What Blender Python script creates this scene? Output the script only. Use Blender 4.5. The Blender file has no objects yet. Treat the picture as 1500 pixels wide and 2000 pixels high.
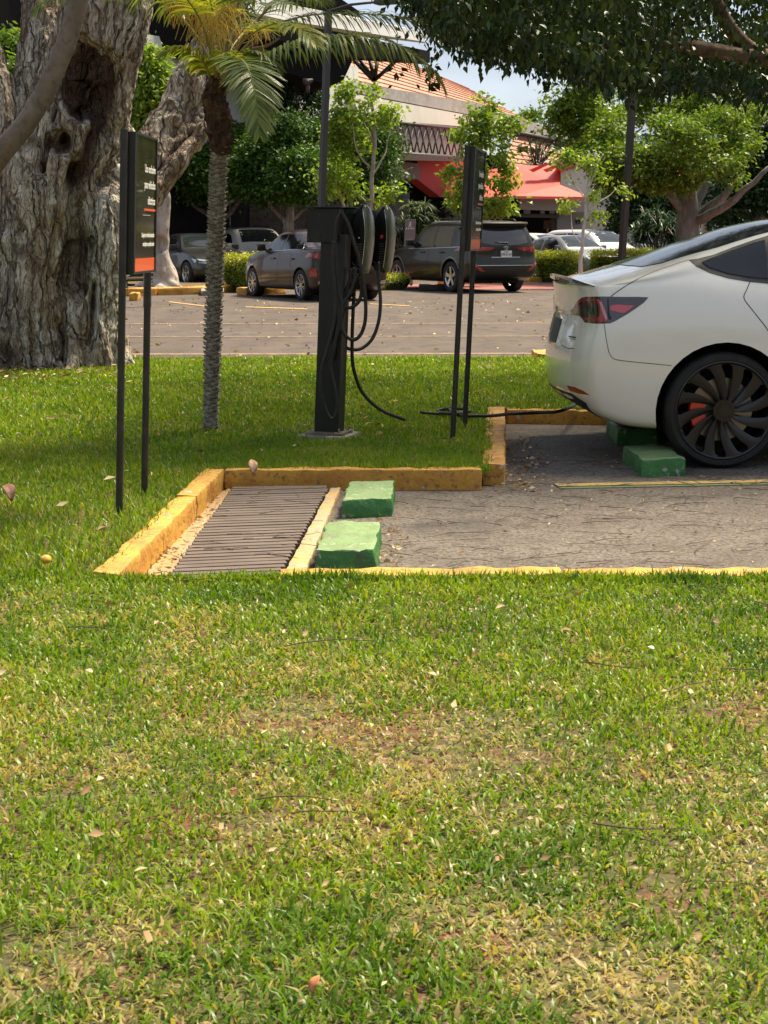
import bpy, bmesh, math, random
import numpy as np
from mathutils import Vector, Matrix, noise
from mathutils.bvhtree import BVHTree
from mathutils.geometry import delaunay_2d_cdt
random.seed(7); RNG = np.random.default_rng(11)
scene = bpy.context.scene
COL = scene.collection
R = math.radians
# ---------------------------------------------------------------- camera
CAMZ, FPX = 1.33, 3000.0
PHI = math.atan(537/FPX)
cam_d = bpy.data.cameras.new('camera'); cam = bpy.data.objects.new('camera', cam_d); COL.objects.link(cam)
cam.location = (0, 0, CAMZ); cam.rotation_euler = (math.pi/2-PHI, 0, 0)
cam_d.sensor_fit = 'VERTICAL'; cam_d.sensor_height = 36; cam_d.sensor_width = 27; cam_d.lens = FPX/2000*36
cam_d.clip_start = 0.1; cam_d.clip_end = 2000
cam_d.dof.use_dof = True; cam_d.dof.focus_distance = 9.3; cam_d.dof.aperture_fstop = 20
scene.camera = cam
# ---------------------------------------------------------------- sky, sun, exposure
SUN = Vector((0.42, 0.40, 1.0)).normalized()
w = bpy.data.worlds.new('World'); scene.world = w; w.use_nodes = True
nt = w.node_tree; nt.nodes.clear()
out = nt.nodes.new('ShaderNodeOutputWorld'); bg = nt.nodes.new('ShaderNodeBackground')
sky = nt.nodes.new('ShaderNodeTexSky'); sky.sky_type = 'NISHITA'; sky.sun_disc = False
sky.sun_elevation = math.asin(SUN.z); sky.sun_rotation = math.atan2(SUN.x, SUN.y); sky.dust_density = 1.5; sky.air_density = 1.2
tc = nt.nodes.new('ShaderNodeTexCoord'); mp = nt.nodes.new('ShaderNodeMapping'); mp.inputs['Scale'].default_value = (1, 1, 3)
nz = nt.nodes.new('ShaderNodeTexNoise'); nz.inputs['Scale'].default_value = 5.5; nz.inputs['Detail'].default_value = 8
rp = nt.nodes.new('ShaderNodeValToRGB'); rp.color_ramp.elements[0].position = 0.36; rp.color_ramp.elements[1].position = 0.66
rp.color_ramp.elements[0].color = (.86, .86, .86, 1); rp.color_ramp.elements[1].color = (1, 1, 1, 1)
mx = nt.nodes.new('ShaderNodeMixRGB'); mx.inputs[2].default_value = (1.12, 1.24, 1.50, 1)
nt.links.new(tc.outputs['Generated'], mp.inputs[0]); nt.links.new(mp.outputs[0], nz.inputs[0])
nt.links.new(nz.outputs['Fac'], rp.inputs[0]); nt.links.new(rp.outputs[0], mx.inputs[0]); nt.links.new(sky.outputs[0], mx.inputs[1])
nt.links.new(mx.outputs[0], bg.inputs[0]); bg.inputs[1].default_value = 0.15
nt.links.new(bg.outputs[0], out.inputs[0])
sd = bpy.data.lights.new('sun', 'SUN'); sd.energy = 3.4; sd.angle = R(15); sd.color = (1, .88, .66)
so = bpy.data.objects.new('sun', sd); COL.objects.link(so); so.rotation_euler = SUN.to_track_quat('Z', 'Y').to_euler(); so.location = (0, 0, 30)
scene.view_settings.view_transform = 'Standard'; scene.view_settings.look = 'None'
scene.view_settings.exposure = 1.62; scene.view_settings.gamma = 1; scene.view_settings.use_curve_mapping = False
scene.cycles.max_bounces = 7; scene.cycles.transparent_max_bounces = 8
scene.cycles.sample_clamp_indirect = 6
# ---------------------------------------------------------------- projection helpers
CP, SP = math.cos(PHI), math.sin(PHI)
def ray(px, py):
    u, v = (px-750)/FPX, (1000-py)/FPX
    return Vector((u, CP+v*SP, -SP+v*CP))
def G(px, py, z=0.0):
    d = ray(px, py); t = (z-CAMZ)/d.z
    return Vector((0, 0, CAMZ))+d*t
def P(px, py, Y):
    d = ray(px, py); return Vector((0, 0, CAMZ))+d*(Y/d.y)
LEAN = 0.043
# ---------------------------------------------------------------- object helpers
def tag(o, label=None, cat=None, group=None, kind=None):
    if label: o['label'] = label
    if cat: o['category'] = cat
    if group: o['group'] = group
    if kind: o['kind'] = kind
    return o
def empty(name, loc=(0, 0, 0), parent=None):
    o = bpy.data.objects.new(name, None); COL.objects.link(o); o.location = loc; o.empty_display_size = .1
    if parent: o.parent = parent
    return o
def thing(name, label, cat, loc=(0, 0, 0), group=None):
    return tag(empty(name, loc), label, cat, group)
def link(name, me, mats=None, parent=None, local=False, smooth=None):
    """mesh given in world space; parented things keep an offset so the mesh stays where it was made"""
    if isinstance(me, bmesh.types.BMesh):
        bm = me; me = bpy.data.meshes.new(name); bm.to_mesh(me); bm.free()
    o = bpy.data.objects.new(name, me); COL.objects.link(o)
    if mats is not None:
        for m in (mats if isinstance(mats, (list, tuple)) else [mats]): me.materials.append(m)
    if parent:
        o.parent = parent
        if not local:
            q = parent; off = Vector()
            while q: off += q.location; q = q.parent
            o.location = -off
    if smooth is not None:
        me.shade_smooth()
        if smooth < 180: me.set_sharp_from_angle(angle=R(smooth))
    return o
def box(bm, c, s, rot=None, bevel=0.0, mi=0):
    r = bmesh.ops.create_cube(bm, size=1.0)
    M = Matrix.Translation(Vector(c)) @ (rot if rot else Matrix()) @ Matrix.Diagonal((s[0], s[1], s[2], 1))
    bmesh.ops.transform(bm, matrix=M, verts=r['verts'])
    fs = set(f for v in r['verts'] for f in v.link_faces)
    for f in fs: f.material_index = mi
    if bevel > 0:
        es = list(set(e for v in r['verts'] for e in v.link_edges))
        bmesh.ops.bevel(bm, geom=es, offset=bevel, segments=2, profile=.7, affect='EDGES')
def tube(bm, pts, rad, seg=10, cap=True, mi=0, squash=None):
    pts = [Vector(p) for p in pts]; n = len(pts)
    rads = rad if isinstance(rad, (list, tuple)) else [rad]*n
    rings = []; prev = None
    for i, p in enumerate(pts):
        t = (pts[min(i+1, n-1)]-pts[max(i-1, 0)]).normalized()
        a = prev if prev is not None else (Vector((1, 0, 0)) if abs(t.x) < .8 else Vector((0, 1, 0)))
        a = (a-t*a.dot(t))
        if a.length < 1e-5: a = Vector((0, 0, 1))-t*t.z
        a.normalize(); prev = a; b = t.cross(a)
        rings.append([bm.verts.new(p+(a*math.cos(k*2*math.pi/seg)+b*math.sin(k*2*math.pi/seg))*rads[i]) for k in range(seg)])
    for i in range(n-1):
        for k in range(seg):
            f = bm.faces.new((rings[i][k], rings[i][(k+1) % seg], rings[i+1][(k+1) % seg], rings[i+1][k])); f.material_index = mi; f.smooth = True
    if cap:
        f = bm.faces.new(rings[0][::-1]); f.material_index = mi
        f = bm.faces.new(rings[-1]); f.material_index = mi
def spline(pts, k=6):
    pts = [Vector(p) for p in pts]; o = []
    for i in range(len(pts)-1):
        p0 = pts[max(i-1, 0)]; p1 = pts[i]; p2 = pts[i+1]; p3 = pts[min(i+2, len(pts)-1)]
        for j in range(k):
            t = j/k
            o.append(.5*((2*p1)+(p2-p0)*t+(2*p0-5*p1+4*p2-p3)*t*t+(-p0+3*p1-3*p2+p3)*t*t*t))
    o.append(pts[-1]); return o
def poly_prism(bm, pts, d, mi=0):
    """polygon extruded by vector d"""
    a = [bm.verts.new(p) for p in pts]; b = [bm.verts.new(Vector(p)+Vector(d)) for p in pts]; n = len(a)
    for f in [bm.faces.new(a), bm.faces.new(b[::-1])]+[bm.faces.new((a[(i+1) % n], a[i], b[i], b[(i+1) % n])) for i in range(n)]:
        f.material_index = mi
    bmesh.ops.recalc_face_normals(bm, faces=bm.faces)
def text_mesh(s, size, align='RIGHT', extrude=0.0006, bold=0.0):
    cu = bpy.data.curves.new('t', 'FONT'); cu.body = s; cu.size = size; cu.align_x = align; cu.extrude = extrude; cu.offset = bold; cu.resolution_u = 3
    ob = bpy.data.objects.new('t', cu); COL.objects.link(ob)
    dg = bpy.context.evaluated_depsgraph_get(); me = bpy.data.meshes.new_from_object(ob.evaluated_get(dg)); bpy.data.objects.remove(ob); me.materials.clear()
    return me
def np_mesh(name, V, F, nper, attrs=None, smooth=False):
    """V (n,3), F (m,nper) int array"""
    me = bpy.data.meshes.new(name); me.vertices.add(len(V)); me.vertices.foreach_set('co', np.ascontiguousarray(V, dtype=np.float32).ravel())
    if isinstance(F, list):
        cnt = np.concatenate([np.full(len(f), f.shape[1]) for f in F]); idx = np.concatenate([f.ravel() for f in F])
    else:
        cnt = np.full(len(F), nper); idx = F.ravel()
    me.loops.add(len(idx)); me.loops.foreach_set('vertex_index', idx.astype(np.int32))
    st = np.concatenate([[0], np.cumsum(cnt)[:-1]]).astype(np.int32)
    me.polygons.add(len(cnt)); me.polygons.foreach_set('loop_start', st); me.polygons.foreach_set('loop_total', cnt.astype(np.int32))
    if attrs:
        for k, v in attrs.items():
            a = me.attributes.new(k, 'FLOAT', 'POINT'); a.data.foreach_set('value', np.ascontiguousarray(v, dtype=np.float32))
    me.update(calc_edges=True)
    if smooth: me.shade_smooth()
    return me
# value noise for numpy
_tab = RNG.random((256, 256))
def vnoise(x, y, s=1.0, o=0):
    x = np.asarray(x)*s+37.3+o*17.1; y = np.asarray(y)*s+91.7+o*5.3
    xi = np.floor(x).astype(int); yi = np.floor(y).astype(int); fx = x-xi; fy = y-yi
    fx = fx*fx*(3-2*fx); fy = fy*fy*(3-2*fy)
    g = lambda a, b: _tab[a % 256, b % 256]
    return (g(xi, yi)*(1-fx)+g(xi+1, yi)*fx)*(1-fy)+(g(xi, yi+1)*(1-fx)+g(xi+1, yi+1)*fx)*fy
def fbm(x, y, s=1.0, o=0, n=4):
    v = 0; a = .5; t = 0
    for k in range(n): v = v+a*vnoise(x, y, s*2**k, o+k*3); t += a; a *= .5
    return v/t
# ---------------------------------------------------------------- materials
def rgba(c): return (c[0], c[1], c[2], 1)
def M(name, col, rough=.6, metal=0.0, var=(), bump=(), coat=0.0, spec=.5, coord='pos', trans=0.0, emit=None, rvar=None, sheen=0):
    """var: list of (colour, scale, lo, hi, stretch, detail); bump: list of (scale, distance, stretch)"""
    m = bpy.data.materials.new(name); m.use_nodes = True; t = m.node_tree; N = t.nodes; L = t.links
    b = N['Principled BSDF']; b.inputs['Base Color'].default_value = rgba(col); b.inputs['Roughness'].default_value = rough
    b.inputs['Metallic'].default_value = metal; b.inputs['Coat Weight'].default_value = coat; b.inputs['Coat Roughness'].default_value = .03
    b.inputs['Specular IOR Level'].default_value = spec
    if trans: b.inputs['Transmission Weight'].default_value = trans
    src = None
    if var or bump or rvar:
        if coord == 'pos': g = N.new('ShaderNodeNewGeometry'); src = g.outputs['Position']
        else: g = N.new('ShaderNodeTexCoord'); src = g.outputs['Object']
    def tex(scale, stretch, detail=6, rgh=.6):
        mpn = N.new('ShaderNodeMapping'); mpn.inputs['Scale'].default_value = stretch; L.new(src, mpn.inputs[0])
        n = N.new('ShaderNodeTexNoise'); n.inputs['Scale'].default_value = scale; n.inputs['Detail'].default_value = detail; n.inputs['Roughness'].default_value = rgh
        L.new(mpn.outputs[0], n.inputs[0]); return n.outputs['Fac']
    cur = None
    for v in var:
        c, sc, lo, hi = v[:4]; st = v[4] if len(v) > 4 else (1, 1, 1); de = v[5] if len(v) > 5 else 6
        f = tex(sc, st, de); mr = N.new('ShaderNodeMapRange'); mr.inputs[1].default_value = lo; mr.inputs[2].default_value = hi; L.new(f, mr.inputs[0])
        mi = N.new('ShaderNodeMixRGB'); mi.inputs[1].default_value = rgba(col); mi.inputs[2].default_value = rgba(c)
        if cur: L.new(cur, mi.inputs[1])
        L.new(mr.outputs[0], mi.inputs[0]); cur = mi.outputs[0]
    if cur: L.new(cur, b.inputs['Base Color'])
    if rvar:
        f = tex(rvar[0], (1, 1, 1)); mr = N.new('ShaderNodeMapRange'); mr.inputs[1].default_value = .3; mr.inputs[2].default_value = .7
        mr.inputs[3].default_value = rvar[1]; mr.inputs[4].default_value = rvar[2]; L.new(f, mr.inputs[0]); L.new(mr.outputs[0], b.inputs['Roughness'])
    pn = None
    for bp in bump:
        f = tex(bp[0], bp[2] if len(bp) > 2 else (1, 1, 1)); bn = N.new('ShaderNodeBump'); bn.inputs['Distance'].default_value = bp[1]; bn.inputs['Strength'].default_value = 1
        L.new(f, bn.inputs['Height'])
        if pn: L.new(pn, bn.inputs['Normal'])
        pn = bn.outputs[0]
    if pn: L.new(pn, b.inputs['Normal'])
    return m
def foliage_mat(name, c0, c1, c2, rough=.45, trans=.35, attr='rnd', tcol=None, c3=None):
    """leaf colour runs over c0..c2 by each leaf's own random value"""
    m = bpy.data.materials.new(name); m.use_nodes = True; t = m.node_tree; N = t.nodes; L = t.links
    b = N['Principled BSDF']; o = N['Material Output']; b.inputs['Roughness'].default_value = rough; b.inputs['Specular IOR Level'].default_value = .35
    a = N.new('ShaderNodeAttribute'); a.attribute_name = attr
    r = N.new('ShaderNodeValToRGB'); e = r.color_ramp.elements; e[0].color = rgba(c0); e[0].position = 0; e[1].color = rgba(c2); e[1].position = 1 if c3 is None else .88
    x = e.new(.5); x.color = rgba(c1)
    if c3 is not None: x = e.new(.97); x.color = rgba(c3)
    L.new(a.outputs['Fac'], r.inputs[0]); L.new(r.outputs[0], b.inputs['Base Color'])
    tr = N.new('ShaderNodeBsdfTranslucent'); mm = N.new('ShaderNodeMixRGB'); mm.blend_type = 'MULTIPLY'; mm.inputs[0].default_value = 1; mm.inputs[2].default_value = rgba(tcol or (1.5, 1.5, .6))
    L.new(r.outputs[0], mm.inputs[1]); L.new(mm.outputs[0], tr.inputs[0])
    ms = N.new('ShaderNodeMixShader'); ms.inputs[0].default_value = trans; L.new(b.outputs[0], ms.inputs[1]); L.new(tr.outputs[0], ms.inputs[2]); L.new(ms.outputs[0], o.inputs[0])
    return m
# ================================================================ ground, lawn, lot
m_soil = M('soil', (.10, .085, .03), .95, var=[((.15, .055, .032), 3.2, .48, .58), ((.38, .28, .16), 40, .56, .66), ((.05, .05, .018), 30, .45, .65), ((.30, .20, .10), 9, .58, .70)], bump=[(60, .01)])
m_road = M('lot_asphalt', (.074, .052, .040), .9, var=[((.105, .078, .060), 1.3, .4, .65, (1, .4, 1)), ((.045, .036, .032), 3.5, .52, .68, (1, .5, 1)), ((.20, .17, .14), 55, .62, .75)], bump=[(70, .006)])
m_bay = M('bay_asphalt', (.130, .104, .083), .9, var=[((.18, .15, .122), 3, .4, .65), ((.05, .042, .036), 48, .48, .62), ((.36, .32, .28), 90, .60, .72), ((.075, .052, .04), 5, .56, .72), ((.06, .05, .042), 1.1, .56, .68), ((.07, .06, .05), 9, .64, .68, (1.5, .7, 1))], bump=[(75, .010), (22, .008)])
m_yel = M('kerb_yellow', (.60, .32, .045), .75, var=[((.45, .20, .03), 6, .42, .62), ((.26, .13, .045), 34, .54, .66), ((.45, .40, .34), 12, .64, .68), ((.16, .10, .06), 4.5, .62, .76)], bump=[(45, .006), (14, .008)], rvar=(20, .5, .8))
m_yel2 = M('line_yellow', (.50, .31, .08), .8, var=[((.30, .22, .12), 12, .45, .65), ((.14, .11, .08), 40, .55, .65)], bump=[(70, .004)])
m_faint = M('line_faint', (.30, .20, .10), .9, var=[((.12, .09, .075), 9, .42, .55, (1, 2, 1))], bump=[(70, .004)])
m_greenline = M('line_green', (.13, .22, .06), .85, var=[((.17, .15, .11), 25, .42, .6)], bump=[(70, .004)])
m_red = M('red_paving', (.34, .09, .07), .85, var=[((.24, .09, .07), 3, .4, .6)])
LZ = 0.105
def sheet(name, pts, z, mat, kind='structure', sub=0):
    bm = bmesh.new(); f = bm.faces.new([bm.verts.new((p[0], p[1], z)) for p in pts])
    if f.normal.z < 0 or True:
        bm.normal_update()
        if f.normal.z < 0: bmesh.ops.reverse_faces(bm, faces=[f])
    return tag(link(name, bm, mat), kind=kind)
sheet('ground', [(-600, -300), (600, -300), (600, 1500), (-600, 1500)], -0.03, m_soil)
# key plan points
KL0, KL1 = G(292, 1113), G(437, 957)             # foot of the left kerb, front to back
FRONT_Y = G(700, 1119, LZ).y                      # front kerb, lawn side
c1 = G(985, 946); c0 = Vector((KL1.x, KL1.y, 0))
CR0, CR1 = G(988, 946), G(986, 822)
sheet('parking_lot', [(-70, 16.0), (90, 16.0), (90, 95), (-70, 95)], 0.0, m_road)
sheet('charging_bay_pavement', [(-1.5, 5.2), (20, 5.2), (20, 16.2), (-1.5, 16.2)], -0.004, m_bay)
def rough_block(name, plan, z0, z1, mat, parent=None, cuts=6, amp=.004, taper=.0, bev=.012, seed=0, cutz=2):
    """block on a 4-corner plan (front-left, front-right, back-right, back-left)"""
    bm = bmesh.new(); c = sum((Vector((p[0], p[1], 0)) for p in plan), Vector())/4
    b = [bm.verts.new((p[0], p[1], z0)) for p in plan]
    tp = [bm.verts.new((p[0]+(c.x-p[0])*taper, p[1]+(c.y-p[1])*taper, z1)) for p in plan]
    bm.faces.new(b[::-1]); bm.faces.new(tp)
    for i in range(4): bm.faces.new((b[i], b[(i+1) % 4], tp[(i+1) % 4], tp[i]))
    bmesh.ops.recalc_face_normals(bm, faces=bm.faces)
    bmesh.ops.bevel(bm, geom=list(bm.edges), offset=bev, segments=2, profile=.6, affect='EDGES')
    es = [e for e in bm.edges if e.calc_length() > .04]
    for _ in range(cuts):
        es = [e for e in bm.edges if e.calc_length() > .045]
        if not es or len(bm.verts) > 2500: break
        bmesh.ops.subdivide_edges(bm, edges=es, cuts=1, use_grid_fill=True)
    for v in bm.verts:
        n = noise.noise_vector(v.co*9+Vector((seed, 0, 0)))*amp*2+noise.noise_vector(v.co*38+Vector((seed, 9, 0)))*amp
        v.co += Vector((n.x, n.y, n.z if v.co.z > z0+.01 else 0))
    bmesh.ops.triangulate(bm, faces=[f for f in bm.faces if len(f.verts) > 4])
    return link(name, bm, mat, parent, smooth=50)
kerb = tag(empty('kerb'), kind='structure')
ki = [0]
def kerb_run(a, b, side, wid, z1, step=1.0, z0=-.05, mat=None, h_amp=.004):
    """a->b is the foot line on the pavement side; side: unit-ish vector pointing to the lawn"""
    a = Vector((a[0], a[1], 0)); b = Vector((b[0], b[1], 0)); L = (b-a).length; n = max(1, round(L/step)); d = (b-a)/n; s = Vector((side[0], side[1], 0)).normalized()*wid
    for i in range(n):
        g = d.normalized()*.004
        p, q = a+d*i+g, a+d*(i+1)-g
        pl = [p, q, q+s, p+s]
        ki[0] += 1
        rough_block('kerb_stone', [(v.x, v.y) for v in pl], z0, z1+random.uniform(-.004, .004), mat or m_yel, kerb, seed=ki[0]*3.1, amp=h_amp)
kdir = (KL1-KL0).normalized()
KLs = KL0-kdir*.55
kerb_run(KLs, KL1+kdir*.02, (-1, .05), .10, .112)
kerb_run((KL1.x+.0, KL1.y), (G(943, 956).x, G(943, 956).y), (0, 1), .10, .112, step=1.05)
kerb_run(G(986, 947), G(986, 824), (-1, .08), .125, .114, step=1.2)
kerb_run(G(990, 826), G(1195, 829), (0, 1), .13, .10, step=.9)
kerb_run(G(1195, 829)+Vector((.01, 0, 0)), (20, G(1195, 829).y-.3), (0, 1), .13, .10, step=1.2)
fy = G(1000, 1113, .10).y
FKX = G(560, 1113).x; FOOT = (G(640, 852, LZ).x, G(640, 852, LZ).y)
kerb_run((FKX, fy+.045), (6, fy+.18), (0, -1), .13, .096, step=1.1)
# far edge of the lawn by the road
kerb_run((-9, 16.15), (2.9, 16.05), (0, -1), .14, .085, step=1.3)
kerb_run((2.9, 16.0), (2.9, G(1195, 829).y+.2), (-1, 0), .13, .10, step=1.2)
# lawn soil sheet, follows the kerbs
def inlawn(x, y):
    """numpy mask of where grass grows"""
    kx = KL0.x+(y-KL0.y)*(kdir.x/kdir.y)
    front = y < np.where(x > FKX, fy-.085+(x*.02), fy-.08)+.06*(fbm(x, x*0, 3.1, 41)-.5)
    
    left = x < kx-.062
    rx = CR0.x+(y-CR0.y)*((CR1.x-CR0.x)/(CR1.y-CR0.y))
    back = (y > KL1.y+.060) & (x < rx-.085)
    far = (y > G(1195, 829).y+.12) & (x < 2.78)
    return (front | left | back | far) & (y < 15.98) & ((x-FOOT[0])**2+(y-FOOT[1])**2 > .0225)
def lawn_z(x, y):
    base = LZ-.012+.018*(fbm(x, y, 1.1, 3)-.5)
    return base+np.clip((fy-.3-y)*.02, 0, .05)*0
for nm, pts in (('lawn_soil', [(-14, -2), (14, -2), (14, fy-.06), (-14, fy-.06)]), ('lawn_soil', [(-3, fy-.065), (FKX, fy-.065), (FKX, fy-.02), (-3, fy-.02)]),
                ('lawn_soil', [(-14, fy-.06), (KLs.x-.09, fy-.06), (KL1.x-.09, KL1.y+.1), (KL1.x-.09, 16.02), (-14, 16.02)]),
                ('lawn_soil', [(KL1.x-.09, KL1.y+.08), (CR0.x-.115, KL1.y+.07), (CR1.x-.115, CR1.y+.1), (CR1.x-.115, 16.02), (KL1.x-.09, 16.02)]),
                ('lawn_soil', [(CR1.x-.115, CR1.y+.1), (2.78, CR1.y+.1), (2.78, 16.02), (CR1.x-.115, 16.02)])):
    sheet(nm, pts, LZ-.03, m_soil)
# painted markings
def marking(pts, z, mat, nm='painted_line'): return sheet(nm, pts, z, mat)
a0, a1 = G(1087, 949), G(1500, 941); dd = (a1-a0).normalized(); nn = Vector((-dd.y, dd.x, 0)); a1 = a0+dd*6
marking([a0-nn*.085, a1-nn*.085, a1+nn*.085, a0+nn*.085], .000, m_greenline)
a0b = a0+dd*.0
marking([a0b-nn*.035, a1-nn*.035, a1+nn*.05, a0b+nn*.05], .004, m_yel2)
for (x0, x1, yy, wd) in ((-14, 30, G(900, 634).y, .10), (-14, 30, G(900, 660).y, .08), (-14, 30, G(800, 695).y, .12)):
    marking([(x0, yy-wd), (x1, yy+.9-wd), (x1, yy+.9+wd), (x0, yy+wd)], .004, m_faint)
for (xa, ya, xb, yb) in ((330, 590, 430, 602), (480, 600, 600, 604), (720, 594, 800, 598)):
    p, q = G(xa, ya), G(xb, yb); n = Vector((0, .16, 0)); marking([p-n, q-n, q+n, p+n], .008, m_yel2)
# drain with its slatted cover
m_conc = M('gutter_concrete', (.45, .27, .10), .85, var=[((.34, .25, .16), 8, .4, .6), ((.20, .12, .07), 18, .55, .7)], bump=[(50, .006)])
m_strip = M('strip_yellow', (.55, .34, .12), .8, var=[((.36, .30, .2), 9, .4, .62), ((.20, .16, .1), 35, .55, .68)], bump=[(60, .005)])
m_pit = M('drain_pit', (.035, .028, .022), .95)
gq = [G(345, 1119), G(551, 1119), G(640, 961), G(456, 961)]
gdl = (gq[3]-gq[0]).normalized(); gdr = (gq[2]-gq[1]).normalized()
gq[0] = gq[0]-gdl*.25; gq[1] = gq[1]-gdr*.25
tag(sheet('gutter_floor', [KLs, gq[0]+Vector((0, -.0, 0)), gq[3], KL1], .002, m_conc), kind='structure')
sheet('drain_bed', [gq[0]+Vector((-.01, 0, 0)), gq[1]+Vector((.01, 0, 0)), gq[2]+Vector((.01, 0, 0)), gq[3]+Vector((-.01, 0, 0))], .004, m_pit)
m_slat = M('weathered_slat', (.105, .075, .058), .8, var=[((.15, .115, .095), 5, .4, .65, (.6, 3, 1)), ((.07, .05, .045), 14, .55, .7, (.4, 4, 1))], bump=[(30, .003, (.3, 4, 1))], coord='pos')
gt = thing('drain_cover', 'slatted brown drain cover inside the yellow kerb corner', 'drain cover', (gq[0]+gq[2])/2)
NS = 33
def lerp(a, b, t): return a+(b-a)*t
for i in range(NS):
    # slats run slightly uphill to the right
    ta, tb = (i+.5)/NS, (i+.5)/NS
    pa = lerp(gq[0], gq[3], ta-.006+random.uniform(-.001, .001)); pb = lerp(gq[1], gq[2], tb+.028+random.uniform(-.001, .001))
    pb.y += .02
    if tb+.028 > .98: pb = lerp(pa, pb, .97); pb.y = min(pb.y, gq[2].y)
    pa.x += random.uniform(-.006, .004); pb.x += .010+random.uniform(-.004, .004)
    d = (pb-pa); L_ = d.length; ang = math.atan2(d.y, d.x); c = (pa+pb)/2
    wv = (gq[3]-gq[0]).length/NS*random.uniform(.72, .80)
    bm = bmesh.new(); box(bm, (0, 0, 0), (L_, wv, .026), bevel=.004)
    bmesh.ops.transform(bm, matrix=Matrix.Translation((c.x, c.y, .019+random.uniform(-.0008, .0008))) @ Matrix.Rotation(ang, 4, 'Z') @ Matrix.Rotation(random.uniform(-.02, .02), 4, 'X'), verts=bm.verts)
    link('slat', bm, m_slat, gt)
st0, st1, st2, st3 = gq[1]+Vector((.02, 0, 0)), G(601, 1119)-gdr*.25, G(665, 959), gq[2]+Vector((.012, 0, 0))
tag(rough_block('edging_strip', [st0, st1, st2, st3], -.02, .022, m_strip, None, amp=.003, bev=.006), kind='structure')
rough = rough_block('edging_strip', [KLs+Vector((.10, 0, 0)), gq[0]+Vector((-.012, 0, 0)), gq[3]+Vector((-.012, 0, 0)), KL1+Vector((.025, -.01, 0))], -.02, .012, m_conc, None, amp=.004, bev=.006); rough['kind'] = 'structure'
# green wheel stops
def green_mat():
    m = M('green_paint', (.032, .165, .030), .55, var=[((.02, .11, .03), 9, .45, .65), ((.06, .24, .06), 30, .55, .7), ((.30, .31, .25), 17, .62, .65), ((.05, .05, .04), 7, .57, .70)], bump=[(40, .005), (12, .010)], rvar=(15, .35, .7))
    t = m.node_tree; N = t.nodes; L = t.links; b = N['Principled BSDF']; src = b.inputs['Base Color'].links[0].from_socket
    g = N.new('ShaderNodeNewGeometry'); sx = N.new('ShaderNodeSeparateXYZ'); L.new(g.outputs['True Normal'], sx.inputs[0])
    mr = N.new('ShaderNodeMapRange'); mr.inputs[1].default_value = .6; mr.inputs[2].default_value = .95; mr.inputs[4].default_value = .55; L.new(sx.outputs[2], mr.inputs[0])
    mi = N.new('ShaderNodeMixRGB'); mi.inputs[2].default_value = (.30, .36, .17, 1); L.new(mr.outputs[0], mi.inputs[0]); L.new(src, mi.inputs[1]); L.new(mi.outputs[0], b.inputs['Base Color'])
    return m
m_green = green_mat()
def wheel_stop(fl, fr, depth, h, label, slide=0.03):
    fl, fr = Vector(fl), Vector(fr); d = Vector((slide, 1, 0))*depth
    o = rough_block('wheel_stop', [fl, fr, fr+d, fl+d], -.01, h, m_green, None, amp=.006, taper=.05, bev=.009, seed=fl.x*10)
    return tag(o, label, 'wheel stop', 'green wheel stops in the charging bays')
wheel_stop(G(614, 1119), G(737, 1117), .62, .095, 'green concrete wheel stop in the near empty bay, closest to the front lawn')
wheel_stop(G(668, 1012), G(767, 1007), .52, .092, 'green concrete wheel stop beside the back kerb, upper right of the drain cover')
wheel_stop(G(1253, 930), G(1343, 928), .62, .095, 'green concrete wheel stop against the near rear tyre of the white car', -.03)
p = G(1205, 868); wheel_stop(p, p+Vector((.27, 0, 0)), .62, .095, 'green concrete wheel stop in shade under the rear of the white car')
o = rough_block('wheel_stop', [G(1049, 719), G(1079, 719), G(1079, 719)+Vector((0, .6, 0)), G(1049, 719)+Vector((0, .6, 0))], 0, .15, m_yel, None, amp=.006)
tag(o, 'orange painted concrete stop behind the white car at the edge of the lawn', 'wheel stop')
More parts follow.
